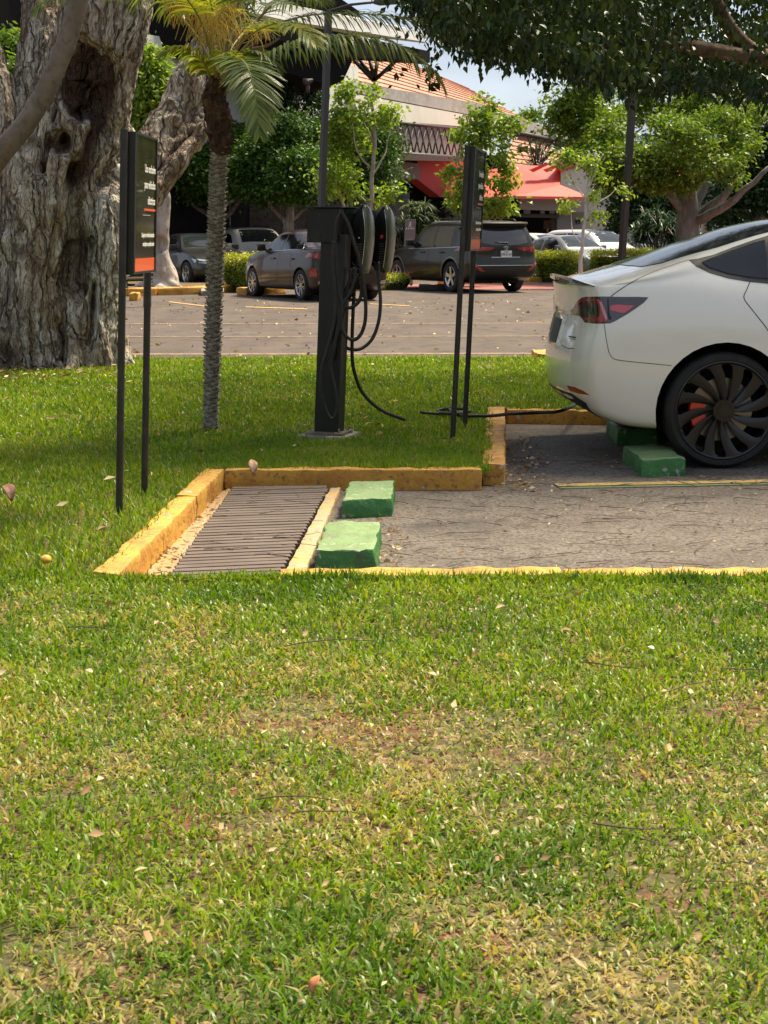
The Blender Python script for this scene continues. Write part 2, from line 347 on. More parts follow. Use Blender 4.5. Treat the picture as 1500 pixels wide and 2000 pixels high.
# ---------------------------------------------------------------- grass
PATCH = [(G(a, b, LZ).x, G(a, b, LZ).y, r_, w_) for a, b, r_, w_ in ((560, 1400, .20, 0), (900, 1525, .16, 0), (1010, 1600, .10, 0), (500, 1615, .10, 0), (1090, 1470, .13, 0), (760, 1440, .14, 0), (940, 1695, .07, 0), (20, 1310, .10, 0), (200, 1830, .10, 1), (880, 1770, .12, 1), (1250, 1930, .12, 1), (340, 1985, .20, 1), (1450, 1660, .12, 1), (60, 1480, .10, 1), (1130, 1880, .08, 1), (30, 1900, .08, 1))]
def blades(name, n, x0, x1, y0, y1, lmin, lmax, wid, mat, dens=None, seed=0, lie=.9, thatch=False):
    rg = np.random.default_rng(seed)
    x = rg.uniform(x0, x1, n); y = rg.uniform(y0, y1, n); k = inlawn(x, y) & (np.abs(x) < .27*y+1.6)
    x, y = x[k], y[k]
    dry = np.clip((fbm(x, y, 1.6, 1)*.6+fbm(x, y, 5.5, 2)*.4-.5)*4.2-.02, 0, 1)*np.where(y < fy, np.clip(.45+(5.6-y)*.28, .4, 1), .22)
    tuft = fbm(x, y, 3.0, 7); spot = x*0
    for (a_, b_, r_, w_) in PATCH:
        g_ = np.exp(-((x-a_)**2+((y-b_)*.8)**2)/(r_*(.6+.9*fbm(x, y, 7, 31)))**2); dry = np.clip(dry+g_*(.75 if w_ else .20), 0, 1); spot = spot+g_*(.30 if w_ else 1.3)
    bare = (fbm(x, y, 2.6, 13)-.66)*8*np.where(y < fy, 1, .3)+spot; k = (rg.random(len(x)) > np.clip(dry-.5, 0, .5)*1.0) & (rg.random(len(x)) > np.clip(bare, 0, .72))
    if thatch: k = rg.random(len(x)) < np.clip(.22-.10*(y > 4.4)+dry*.8+np.clip(bare, 0, 1)*.5, 0, 1)
    x, y, dry, tuft = x[k], y[k], dry[k], tuft[k]; n = len(x)
    z = lawn_z(x, y)-.012
    weed = np.clip((fbm(x, y, 2.3, 21)-.64)*10, 0, 1)*(y < fy)*.8; L = rg.uniform(lmin, lmax, n)*(.55+.75*tuft)*(1+.35*weed); a = rg.uniform(0, 2*np.pi, n); tilt = rg.uniform(lie*.22, lie, n)+dry*.35
    wd = wid*rg.uniform(.5, 1.6, n); face = a+rg.normal(0, .7, n)+np.pi/2
    dx, dy = np.cos(a), np.sin(a); sx, sy = np.cos(face)*wd/2, np.sin(face)*wd/2
    b = np.stack([x, y, z], 1); s = np.stack([sx, sy, 0*sx], 1)
    up = lambda f, t: np.stack([dx*np.sin(t)*f*L, dy*np.sin(t)*f*L, np.cos(t)*f*L], 1)
    m = b+up(.55, tilt*.7); t = m+up(.5, tilt*1.5)
    V = np.stack([b-s, b+s, m-s*.85, m+s*.85, t], 1).reshape(-1, 3)
    i = np.arange(n)*5
    Fq = np.stack([i, i+1, i+3, i+2], 1); Ft = np.stack([i+2, i+3, i+4], 1)
    rnd = np.repeat(np.clip((rg.random(n)*.6+tuft*.5-.05)*(1-.8*weed), 0, 1), 5); isdry = (rg.random(n) < (dry*.8+.04)*(1-weed)).astype(float)*rg.uniform(.6, 1, n)
    if thatch: isdry = rg.uniform(.35, .85, n)
    me = np_mesh(name, V, [Fq, Ft], 0, {'rnd': rnd, 'dry': np.repeat(isdry, 5)})
    return tag(link(name, me, mat), label='short green lawn grass growing inside and in front of the kerbs', cat='grass', kind='stuff')
def grass_mat():
    m = foliage_mat('grass_blade', (.05, .125, .006), (.15, .25, .010), (.29, .35, .022), rough=.4, trans=.38, tcol=(1.5, 1.45, .5))
    t = m.node_tree; N = t.nodes; L = t.links; r = [n for n in N if n.type == 'VALTORGB'][0]
    a = N.new('ShaderNodeAttribute'); a.attribute_name = 'dry'; mi = N.new('ShaderNodeMixRGB'); mi.inputs[2].default_value = (.43, .33, .13, 1)
    L.new(a.outputs['Fac'], mi.inputs[0])
    tg = [l.to_socket for l in r.outputs[0].links]
    L.new(r.outputs[0], mi.inputs[1])
    for s in tg: L.new(mi.outputs[0], s)
    return m
m_grass = grass_mat()
blades('grass', 95000, -2.6, 2.6, 2.0, 3.9, .018, .044, .0052, m_grass, seed=1, lie=1.45)
blades('grass', 85000, -3.0, 3.0, 3.9, fy, .022, .046, .0060, m_grass, seed=2, lie=1.35)
blades('thatch', 70000, -2.9, 2.9, 2.0, fy, .012, .034, .0042, m_grass, seed=8, lie=1.6, thatch=True)
blades('grass', 50000, -4.2, -.8, fy-.1, 9, .03, .065, .006, m_grass, seed=3, lie=.9)
blades('grass', 26000, -.95, .85, KL1.y, 9.2, .03, .065, .006, m_grass, seed=4, lie=.9)
blades('grass', 190000, -5.8, 2.8, 9, 16, .03, .065, .010, m_grass, seed=5, lie=.9)
blades('grass', 5000, -1.2, 2.4, fy-.16, fy-.05, .03, .055, .006, m_grass, seed=6, lie=.9)
# fallen leaves and twigs (nobody could count them)
m_litter = foliage_mat('dry_leaf', (.20, .10, .05), (.40, .26, .13), (.62, .52, .30), rough=.7, trans=.1, tcol=(1, .9, .6))
m_twig = M('twig', (.075, .035, .025), .8)
def litter(name, n, area, size, zf, seed, label, keep=None):
    rg = np.random.default_rng(seed); x = rg.uniform(area[0], area[1], n); y = rg.uniform(area[2], area[3], n)
    k = keep(x, y) if keep else np.ones(n, bool); x, y = x[k], y[k]; n = len(x)
    z = zf(x, y); a = rg.uniform(0, 6.28, n); s = size*rg.uniform(.5, 1.5, n); w_ = s*rg.uniform(.25, .5, n)
    ca, sa = np.cos(a), np.sin(a); h1, h2, h3 = rg.uniform(.0, .35, n)*s, rg.uniform(-.1, .25, n)*s, rg.uniform(.1, .5, n)*s
    def pt(u, v, h): return np.stack([x+ca*u-sa*v, y+sa*u+ca*v, z+h], 1)
    V = np.stack([pt(-s/2, 0, 0), pt(-s*.1, w_/2, h3), pt(s/2, 0, h1), pt(0, -w_/2, h2), pt(0, 0, 0*s)], 1).reshape(-1, 3)
    i = np.arange(n)*5; F = np.concatenate([np.stack([i, i+4, i+1], 1), np.stack([i+4, i+2, i+1], 1), np.stack([i, i+3, i+4], 1), np.stack([i+3, i+2, i+4], 1)])
    me = np_mesh(name, V, F, 3, {'rnd': np.repeat(rg.random(n), 5)}); return tag(link(name, me, m_litter), label, 'leaves', kind='stuff')
litter('leaf_litter', 420, (-6, 2.7, 6, 15.9), .045, lambda x, y: lawn_z(x, y)+.035, 21, 'pale fallen leaves scattered over the lawn', inlawn)
litter('leaf_litter', 260, (G(430, 1500, LZ).x, G(1100, 1500, LZ).x, G(700, 1720, LZ).y, G(700, 1390, LZ).y), .018, lambda x, y: LZ-.004+x*0, 28, 'reddish dry leaf crumbs in the worn middle of the front lawn', inlawn)
litter('leaf_litter', 150, (-1.8, 1.8, 2.3, 5.3), .028, lambda x, y: lawn_z(x, y)+.022, 22, 'small dry leaves lying on the front lawn', inlawn)
litter('leaf_litter', 1500, (-12, 18, 16.3, 34), .06, lambda x, y: x*0+.004, 23, 'pale dry leaves blown over the car park asphalt')
def near_kerb(x, y):
    d1 = (y > 7.9) & (np.abs(x-CR0.x-(y-CR0.y)*.1-.1) < np.abs(np.random.default_rng(5).normal(0, .09, len(x)))) & (y < 10.2)
    d2 = (np.abs(y-(CR1.y-.12)) < .12) & (x > CR1.x) & (x < 2.6)
    d3 = (x > -.95) & (x < -.62) & (y < KL1.y) & (y < 8) & (x < KL0.x+.2+(y-6)*.05)
    d4 = (np.abs(x-.0) < .08) & (y < 7.3)
    return (d1 | d2 | d3 | d4) & ~inlawn(x, y)
litter('leaf_litter', 9000, (-1.2, 2.8, 5.8, 10.6), .03, lambda x, y: x*0+.012, 24, 'reddish brown dry leaves gathered along the foot of the kerb', near_kerb)
litter('leaf_litter', 900, (-9, -2.2, 12.6, 14.9), .05, lambda x, y: LZ+.02+x*0, 27, 'dry leaves gathered at the foot of the old tree', lambda x, y: (x < -2.4) & (y > 13.2))
litter('leaf_litter', 500, (-.4, 2.8, 5.9, 9.8), .018, lambda x, y: x*0+.002, 25, 'crumbs of dry leaf on the charging bay asphalt', lambda x, y: ~inlawn(x, y) & (x > -.3))
def twigs(name, n, area, zf, seed, label, lm=(.06, .28), keep=None):
    rg = random.Random(seed); bm = bmesh.new()
    for _ in range(n):
        x, y = rg.uniform(area[0], area[1]), rg.uniform(area[2], area[3])
        if keep is not None and keep(np.array([x]), np.array([y]))[0]: continue
        a = rg.uniform(-.6, .6) if rg.random() < .4 else rg.uniform(0, 3.1); L_ = rg.uniform(*lm); cv = rg.uniform(-.5, .5); pts = []
        for k in range(6):
            t = k/5; aa = a+cv*(t-.5)*2; z = zf(x, y)
            pts.append((x, y, z+.004+.006*math.sin(t*3.1)*rg.random())); x += math.cos(aa)*L_/5; y += math.sin(aa)*L_/5
        r0 = rg.uniform(.0011, .0022); tube(bm, pts, [r0*(1-.5*k/5) for k in range(6)], 4, cap=False)
    return tag(link(name, bm, m_twig), label, 'twigs', kind='stuff')
twigs('twigs', 290, (-.3, 2.9, 6.0, 9.3), lambda x, y: .0, 31, 'thin dry twigs strewn over the charging bay asphalt', keep=inlawn)
twigs('twigs', 34, (-1.8, 1.8, 2.6, 5.4), lambda x, y: LZ+.006, 32, 'thin dark twigs lying on the front lawn', (.08, .3))
twigs('twigs', 22, (-.85, -.4, 6.0, 7.9), lambda x, y: .03, 33, 'dry twigs caught beside the drain cover', (.06, .2))
def big_leaf(px, py, z, size, col, label, curl=.4, ang=0, up=0):
    p = G(px, py, z); bm = bmesh.new(); n = 8
    rows = []
    for i in range(n+1):
        t = i/n; w_ = size*.26*math.sin(math.pi*min(1, t*.97+.03))**.8+.0008
        rows.append([bm.verts.new(((t-.5)*size, k*w_, abs(k)*w_*curl+size*.22*curl*math.cos((t-.5)*3))) for k in (-1, -.4, .4, 1)])
    for i in range(n):
        for k in range(3): bm.faces.new((rows[i][k], rows[i+1][k], rows[i+1][k+1], rows[i][k+1]))
    bmesh.ops.transform(bm, matrix=Matrix.Translation(p) @ Matrix.Rotation(ang, 4, 'Z') @ Matrix.Rotation(-up, 4, 'Y'), verts=bm.verts)
    m = M('leaf_'+label[:8], col, .7, var=[((col[0]*.5, col[1]*.45, col[2]*.4), 60, .45, .65)])
    o = link('fallen_leaf', bm, m, smooth=180); sm = o.modifiers.new('s', 'SOLIDIFY'); sm.thickness = .0012
    return tag(o, label, 'fallen leaf')
big_leaf(493, 912, LZ+.06, .09, (.42, .25, .15), 'long brown fallen leaf standing behind the back kerb', .6, 1.9, .9)
big_leaf(12, 965, LZ+.05, .11, (.22, .10, .07), 'dark curled brown leaf on the lawn at the left edge', .9, 2.3, .6)
big_leaf(616, 1922, LZ+.04, .03, (.55, .20, .08), 'small orange leaf on the near lawn', .5, .9, .8)
big_leaf(172, 1312, LZ+.03, .035, (.55, .38, .22), 'tan leaf lying alone on the left of the front lawn', .4, 2.5)
big_leaf(842, 1318, LZ+.03, .035, (.50, .36, .22), 'tan leaf lying at the middle of the front lawn', .4, 2.5)
big_leaf(1270, 1266, LZ+.03, .03, (.62, .55, .42), 'whitish leaf lying on the right of the front lawn', .4, 2.2)
big_leaf(720, 830, LZ+.04, .06, (.5, .34, .2), 'tan leaf in the grass where the charging cable drops', .5, .3, .3)
p = G(90, 1092, LZ+.03); bm = bmesh.new(); bmesh.ops.create_icosphere(bm, subdivisions=3, radius=.022)
for v in bm.verts: v.co = Vector((v.co.x, v.co.y, v.co.z*.75))*(1+.12*noise.noise(v.co*60)) + p
tag(link('fallen_fruit', bm, M('fruit', (.70, .36, .03), .45, var=[((.55, .45, .3), 60, .55, .65)]), smooth=180), 'yellow fallen fruit on the lawn left of the kerb corner', 'fruit')
# ================================================================ signs
m_postm = M('dark_post_paint', (.026, .025, .023), .5, .2, var=[((.045, .04, .034), 14, .45, .65)], coord='obj')
m_signf = M('sign_frame', (.024, .023, .021), .38, .3)
m_face = M('sign_face', (.030, .031, .017), .12, .0, coat=.6, rvar=(9, .08, .2))
m_mirror = M('polished_pane', (.42, .40, .34), .10, .95)
m_white = M('sign_white', (.75, .74, .68), .6)
m_greyt = M('sign_grey', (.30, .30, .27), .6)
m_orange = M('sign_orange', (.75, .12, .025), .45, coat=.3)
def leanm(base): # shear so that the top moves to +x
    m = Matrix.Identity(4); m[0][2] = LEAN; return Matrix.Translation(base) @ m
def charge_sign(pn, pf, top, pw, label, pan_h=.62, white_face=False):
    """pn, pf near and far post feet on the lawn (world points)"""
    pn, pf = Vector(pn), Vector(pf); s = thing('charging_sign', label, 'sign', pn, 'tall signs reserving the bays for electric vehicles')
    Lm = leanm(pn); d = (pf-pn); d.z = 0; dist = d.length; dn = d.normalized(); nrm = Vector((dn.y, -dn.x, 0))  # faces +x
    for off, tp in ((Vector(), top), (d, top-pan_h*.5)):
        bm = bmesh.new(); tube(bm, [off+Vector((0, 0, -.05)), off+Vector((0, 0, tp))], .0168, 14)
        bmesh.ops.transform(bm, matrix=Lm, verts=bm.verts); link('post', bm, m_postm, s, smooth=40)
    z1 = top-.005; z0 = z1-pan_h; t = .034
    rot = Matrix(((dn.x, nrm.x, 0, 0), (dn.y, nrm.y, 0, 0), (0, 0, 1, 0), (0, 0, 0, 1)))
    base = nrm*.020+dn*.022
    def F(u, v, w): return base+dn*u+nrm*w+Vector((0, 0, v))     # u along, v height, w out
    W = pw
    bm = bmesh.new(); box(bm, F(W/2, (z0+z1)/2, 0), (W, t, pan_h), rot, bevel=.003)
    bmesh.ops.transform(bm, matrix=Lm, verts=bm.verts); link('panel', bm, m_signf, s)
    bm = bmesh.new()
    for (u, v, su, sv) in ((.016, (z0+z1)/2, .030, pan_h-.002), (W-.008, (z0+z1)/2, .014, pan_h-.002), (W/2, z1-.006, W-.047, .010), (W/2, z0+.006, W-.047, .010)):
        box(bm, F(u, v, t/2+.004), (su, .010, sv), rot, bevel=.0015)
    bmesh.ops.transform(bm, matrix=Lm, verts=bm.verts); link('frame', bm, m_signf, s)
    bm = bmesh.new(); box(bm, F(W/2+.006, (z0+z1)/2+.02, t/2+.0015), (W-.048, .003, pan_h-.062), rot)
    bmesh.ops.transform(bm, matrix=Lm, verts=bm.verts); link('face', bm, m_face, s)
    bm = bmesh.new(); box(bm, F(W/2+.006, z0+.041, t/2+.0022), (W-.046, .003, .058), rot)
    bmesh.ops.transform(bm, matrix=Lm, verts=bm.verts); link('orange_band', bm, m_orange, s)
    def txt(name, st, u, v, size, wx, al='RIGHT', mat=m_white, bold=.0):
        me = text_mesh(st, size, al, .0004, bold)
        me.transform(Lm @ Matrix.Translation(F(u, v, t/2+.0036)) @ rot @ Matrix(((wx, 0, 0, 0), (0, 0, -1, 0), (0, 1, 0, 0), (0, 0, 0, 1))).to_4x4() @ Matrix.Diagonal((1, 1, -1, 1)))
        o = link(name, me, mat, s); return o
    bm = bmesh.new(); box(bm, F(W/2+.004, z0+.158, t/2+.0019), (W-.075, .003, .20), rot); bmesh.ops.transform(bm, matrix=Lm, verts=bm.verts); link('lower_pane', bm, m_mirror, s)
    # text: local x along dn (+u goes away from the camera), y up
    ur = W-.022
    for k, st in enumerate(('Uso exclusivo', 'para vehículos', 'eléctricos')):
        txt('lettering', st, ur, z1-pan_h*(.265+.115*k), pan_h*.083, .88, bold=.0006)
    for nm, u0, u1, v, h, mt in (('orange_bar', ur-.27, ur, pan_h*.535, .010, m_orange), ('grey_bar', ur-.30, ur-.12, pan_h*.575, .004, m_greyt)):
        bm = bmesh.new(); box(bm, F((u0+u1)/2, z1-v, t/2+.0045), (u1-u0, .002, h), rot); bmesh.ops.transform(bm, matrix=Lm, verts=bm.verts); link(nm, bm, mt, s)
    for k, st in enumerate(('Cualquier otro vehículo estacionado', 'será sujeto a una posible sanción')):
        txt('small_lettering', st, ur-.01, z1-pan_h*(.735+.065*k), pan_h*.046, .72, bold=.0004)
    return s
pn = G(233, 998, LZ); pf = G(282, 957, LZ); D = pn.y
charge_sign(pn, pf, 1.685, .53, 'tall dark two-post electric-vehicle sign left of the palm trunk, orange band at its foot')
pn = G(884, 856, LZ); pf = Vector((pn.x+.105, pn.y+.60, LZ))
charge_sign(pn, pf, 1.765, .60, 'tall dark electric-vehicle sign on two posts between the charging post and the white car')
# ================================================================ charging station
m_blk = M('charger_black', (.005, .005, .005), .42, .1, var=[((.022, .02, .018), 8, .5, .75, (1, 1, .3))], coord='obj')
m_col = M('column_black', (.012, .012, .012), .48, .1, var=[((.025, .023, .020), 6, .5, .75, (1, 1, .2))], coord='obj')
m_face2 = M('charger_faceplate', (.15, .155, .11), .35, .3, coat=.3)
m_chrome = M('chrome_edge', (.75, .75, .72), .18, 1.0)
m_cable = M('cable_rubber', (.014, .013, .012), .55, var=[((.03, .027, .024), 30, .5, .7)])
m_rust = M('base_plate', (.17, .13, .10), .75, .3, var=[((.30, .24, .19), 12, .45, .6), ((.10, .05, .03), 30, .55, .7)])
m_foot = M('concrete_foot', (.36, .33, .28), .9, var=[((.22, .2, .16), 14, .4, .6)], bump=[(40, .006)])
base = G(632, 852, LZ); LB = leanm(base); rotS = Matrix.Rotation(math.atan2(.95, .30), 4, 'Z')   # local x runs away from the camera along the beam
cs = thing('charging_station', 'black charging post with two wall chargers and looped black cables on the lawn', 'charging station', base)
ax = Vector((.30, .95, 0)).normalized(); nr = Vector((ax.y, -ax.x, 0))
def CB(nm, c, s, mat, bev=.004, rot=None, par=None):
    bm = bmesh.new(); box(bm, c, s, rot or rotS, bevel=bev); bmesh.ops.transform(bm, matrix=LB, verts=bm.verts); return link(nm, bm, mat, par or cs)
z_top = 1.405
col_c = ax*.05+nr*0.018
CB('column', col_c+Vector((0, 0, .62)), (.12, .158, 1.24), m_col, .006)
CB('concrete_foot', col_c+Vector((0, 0, -.010)), (.30, .33, .045), m_foot, .008)
CB('base_plate', col_c+Vector((0, 0, .022)), (.22, .245, .014), m_rust, .002)
for sx in (-1, 1):
    for sy in (-1, 1):
        bm = bmesh.new(); c = col_c+ax*(.09*sx)+nr*(.095*sy); tube(bm, [c+Vector((0, 0, .01)), c+Vector((0, 0, .055 if sy > 0 else .035))], .005, 6); tube(bm, [c+Vector((0, 0, .019)), c+Vector((0, 0, .028))], .010, 6)
        bmesh.ops.transform(bm, matrix=LB, verts=bm.verts); link('anchor_bolt', bm, m_rust, cs)
hc = ax*.20-nr*.045
CB('housing', hc+Vector((0, 0, z_top-.11)), (.46, .20, .205), m_blk, .004)
CB('housing_lid', hc+ax*.03+Vector((0, 0, z_top-.001)), (.56, .235, .008), m_blk, .002)
CB('mounting_plate', hc+ax*.25+nr*.100+Vector((0, 0, z_top-.19)), (.72, .008, .36), m_col, .002)
for k in range(2):
    c = hc-ax*.231+nr*(-.02+.005*k)+Vector((0, 0, z_top-.05-.12*k)); CB('hinge', c, (.006, .012, .02), m_postm, .002)
def wall_charger(u, zc, h):
    """u distance along the beam, zc bottom height"""
    prof = [(.112, 0), (.128, .10), (.140, .30), (.146, .50), (.142, .68), (.128, .84), (.108, .94), (.085, 1.0)]
    back = [(.085, 1.0), (.052, .95), (.022, .85), (.004, .70), (0, .55), (0, .10), (.02, .03), (.06, .0), (.112, .0)]
    o0 = hc+ax*u+nr*.104; W = .066; prof = [(d*.80, z) for d, z in prof]; back = [(d*.80, z) for d, z in back]
    bodyp = [(d*.9, z*h) for d, z in back[:-1]]+[(.09*.88, 0)]
    front_in = [(d-.022, z*h) for d, z in prof[1:-1]]
    def pt(d, z, s): return LB @ (o0+nr*d+ax*s+Vector((0, 0, zc+z)))
    bm = bmesh.new(); loop = [(d, z) for d, z in bodyp]+front_in
    # order: back goes top->bottom, then front up
    secs = [(-W, .80), (-W*.9, .96), (-W*.6, 1.0), (W*.6, 1.0), (W*.9, .96), (W, .80)]; rings = []
    cx = .05; cz = h*.5
    for s, k in secs: rings.append([bm.verts.new(pt(cx+(d-cx)*k, cz+(z-cz)*(1-(1-k)*.3), s)) for d, z in loop])
    n = len(loop)
    for a, b in zip(rings, rings[1:]):
        for i in range(n): bm.faces.new((a[i], a[(i+1) % n], b[(i+1) % n], b[i]))
    bm.faces.new(rings[0][::-1]); bm.faces.new(rings[-1]); bmesh.ops.recalc_face_normals(bm, faces=bm.faces)
    u_ = link('wall_charger', bm, m_blk, cs, smooth=35)
    bm = bmesh.new(); sp = spline([Vector((d, 0, z*h)) for d, z in prof], 4); rows = []
    for q in sp:
        rr = [];  hw = W*1.02*(1-max(0, (q.z/h-.80)/.2)**2*.75) if q.z/h > .80 else W*1.02*(.86+.14*min(1, q.z/h/.3))
        for (s, dd) in ((-1, -.022), (-1, -.004), (-.8, .001), (0, .004), (.8, .001), (1, -.004), (1, -.022)): rr.append(bm.verts.new(pt(q.x+dd, q.z, s*hw)))
        rows.append(rr)
    for a, b in zip(rows, rows[1:]):
        for i in range(6): bm.faces.new((a[i], a[i+1], b[i+1], b[i]))
    for rr in (rows[0], rows[-1]): bm.faces.new(rr)
    bmesh.ops.recalc_face_normals(bm, faces=bm.faces); link('faceplate', bm, m_face2, u_, smooth=40)
    bm = bmesh.new(); pts = []
    for q in sp[2:]:
        hw = W*1.04*(1-max(0, (q.z/h-.80)/.2)**2*.75) if q.z/h > .80 else W*1.04*(.86+.14*min(1, q.z/h/.3)); pts.append(pt(q.x-.024, q.z, -hw))
    tube(bm, pts, .0028, 6); link('chrome_edge', bm, m_chrome, u_)
    bm = bmesh.new()
    for k in range(9):
        box(bm, o0+nr*.062+ax*(-W-.001)+Vector((0, 0, zc+h*(.13+.037*k))), (.004, .032, .0045), rotS)
    bmesh.ops.transform(bm, matrix=LB, verts=bm.verts); link('vent_slats', bm, M('vent_grey', (.11, .11, .11), .4), u_)
    bm = bmesh.new(); c = o0+nr*.055+ax*(-W-.0015)+Vector((0, 0, zc+h*.50)); 
    vs = [bm.verts.new(LB @ (c+nr*a_+Vector((0, 0, b_)))) for a_, b_ in ((-.006, .012), (.006, .012), (0, 0))]; bm.faces.new(vs); link('status_arrow', bm, m_white, u_)
    bm = bmesh.new(); tube(bm, [LB @ (o0+nr*a_+ax*(-W*.9)+Vector((0, 0, zc+b_))) for a_, b_ in ((.01, h*.16), (.035, h*.10), (.07, h*.03), (.09, .0))], .010, 8); link('cable_gland', bm, m_blk, u_, smooth=60)
    return u_
w1 = wall_charger(.07, z_top-.405, .425)
w2 = wall_charger(.52, z_top-.405+.0, .425)
bm = bmesh.new(); c = hc+ax*.52+nr*.165+ax*(-.070)+Vector((0, 0, z_top-.405+.425*.54))
bmesh.ops.create_circle(bm, cap_ends=True, radius=.011, segments=16, matrix=LB @ Matrix.Translation(c) @ rotS @ Matrix.Rotation(math.pi/2, 4, 'Y')); 
bmesh.ops.solidify(bm, geom=list(bm.faces), thickness=.002); link('warning_dot', bm, M('warning_red', (.7, .06, .05), .4), w2)
def cable(pts, D0, D1=None, r=.0112, jig=0, nm='cable', ground=None):
    D1 = D1 or D0; n = len(pts); w = [P(px, py, D0+(D1-D0)*i/(n-1)) for i, (px, py) in enumerate(pts)]
    bm = bmesh.new(); tube(bm, spline(w, 7), r, 10); return link(nm, bm, m_cable, cs, smooth=180)
bD = base.y
cable([(670, 412), (660, 425), (655, 450), (655, 500), (660, 560), (667, 600), (662, 640), (650, 680), (645, 715), (652, 750), (658, 785), (655, 812), (645, 817), (634, 795), (627, 760), (628, 725), (637, 690), (648, 650), (655, 610), (654, 560), (650, 520), (652, 470)], bD-.12, bD-.16)
cable([(668, 416), (680, 438), (690, 470), (701, 505), (709, 545), (714, 590), (713, 628), (704, 654), (690, 664), (675, 655), (665, 635), (663, 612), (672, 590), (684, 572), (692, 548), (694, 525)], bD-.14, bD-.02)
cable([(739, 512), (739, 545), (743, 585), (740, 625), (728, 660), (709, 679), (690, 683), (673, 676), (664, 655), (664, 620), (672, 598), (686, 575), (697, 555), (706, 530)], bD+.5, bD-.02)
cable([(704, 540), (706, 570), (700, 590), (685, 601), (674, 600), (668, 618), (660, 640), (656, 665), (650, 700), (644, 690), (650, 650), (661, 610), (672, 580), (683, 550), (686, 525)], bD-.08, bD+.0)
cable([(690, 522), (692, 560), (690, 600), (688, 650), (688, 700), (693, 730), (705, 762), (725, 786), (750, 804), (778, 815), (790, 820)], bD+.03, bD+.25)
# the cable in the grass and over the kerb to the car
gp = [G(878, 800, LZ+.03), G(884, 806, LZ+.03), G(905, 812, LZ+.035), G(935, 812, LZ+.035), G(962, 812, LZ+.035), G(1000, 808, LZ+.06), G(1050, 806, LZ+.06), G(1100, 801, LZ+.08), P(1140, 775, 11.2), P(1200, 700, 11.2)]
gp2 = [G(790, 820, LZ-.0), G(805, 817, LZ-.025), G(840, 808, LZ-.03), G(866, 801, LZ-.01), G(878, 800, LZ+.03)]
bm = bmesh.new(); tube(bm, spline(gp2+gp[1:], 6), .0115, 10); link('cable', bm, m_cable, cs, smooth=180)
bm = bmesh.new(); tube(bm, spline([G(872+38*math.cos(t*.7)+20*math.sin(t*.31), 803+5*math.sin(t*.7), LZ+.035+.01*math.sin(t)) for t in range(14)], 5), .011, 8); link('cable', bm, m_cable, cs, smooth=180)
# ================================================================ lamp posts and small signs
m_pole = M('lamp_post_grey', (.05, .047, .042), .5, .3)
def lamp_post(px, py, D, wpx, hgt, label):
    b = P(px, py, D); b.z = 0; r = wpx/FPX*D/2
    t = thing('lamp_post', label, 'lamp post', b, 'square grey lamp posts'); bm = bmesh.new(); Lm = leanm(b)
    box(bm, (0, 0, hgt/2), (2*r*.85, 2*r*.85, hgt), Matrix.Rotation(.6, 4, 'Z'), bevel=.006); bmesh.ops.transform(bm, matrix=Lm, verts=bm.verts); link('pole', bm, m_pole, t)
    bm = bmesh.new(); box(bm, (0, 0, .015), (r*4, r*4, .03), bevel=.004); bmesh.ops.transform(bm, matrix=Lm, verts=bm.verts); link('base_plate', bm, m_pole, t)
    bm = bmesh.new(); tube(bm, [Vector((0, 0, hgt)), Vector((.5, -.3, hgt+.1)), Vector((1.1, -.6, hgt+.12))], .03, 8); box(bm, (1.4, -.75, hgt+.1), (.7, .3, .1), Matrix.Rotation(-.5, 4, 'Z'), bevel=.03)
    bmesh.ops.transform(bm, matrix=Lm, verts=bm.verts); link('lamp_head', bm, m_pole, t)
q = G(623, 550); lamp_post(622, 558, 36.5, 13, 6.4, 'square grey lamp post rising straight behind the charging post')
lamp_post(1212, 505, 43, 13, 6.6, 'square grey lamp post leaning over the hedge at the right of the car park')
m_sgn = M('crossing_sign_grey', (.16, .155, .15), .5)
def crossing_sign(px, py, D, w_, h_, label):
    b = P(px, py, D); b.z = 0; t = thing('crossing_sign', label, 'sign', b, 'grey pedestrian crossing signs'); Lm = leanm(b)
    bm = bmesh.new(); box(bm, (0, 0, h_/2), (w_, .06, h_), bevel=.01); bmesh.ops.transform(bm, matrix=Lm, verts=bm.verts); link('board', bm, m_sgn, t)
    bm = bmesh.new(); z = h_-w_*.6; y = -.034; s = w_
    def ln(a, c, r): tube(bm, [Vector((a[0]*s, y, z+a[1]*s)), Vector((c[0]*s, y, z+c[1]*s))], r*s, 6)
    bmesh.ops.create_uvsphere(bm, u_segments=8, v_segments=6, radius=.07*s, matrix=Matrix.Translation((0.02*s, y, z+.32*s)))
    ln((0, .24), (-.03, .05), .06); ln((-.03, .05), (-.14, -.12), .035); ln((-.03, .05), (.12, -.1), .035); ln((0, .2), (.14, .1), .025); ln((0, .2), (-.12, .1), .025)
    for k in range(5): ln((-.32+.16*k, -.16), (-.36+.18*k, -.34), .035)
    bmesh.ops.transform(bm, matrix=Lm, verts=bm.verts); link('walking_figure', bm, m_white, t)
crossing_sign(796, 520, 44, .30, 1.82, 'grey pedestrian crossing sign left of the dark SUV')
crossing_sign(333, 520, 50, .30, 1.95, 'small grey pedestrian crossing sign behind the dark sedan beside the dead trunk')
b = P(447, 460, 50); b.z = 0; t = thing('sign_pole', 'thin pale pole standing behind the palm trunk by the parked cars', 'pole', b); bm = bmesh.new(); tube(bm, [b, b+Vector((.05, 0, 2.6))], .025, 8); link('pole', bm, M('pale_pole', (.4, .4, .38), .5), t)

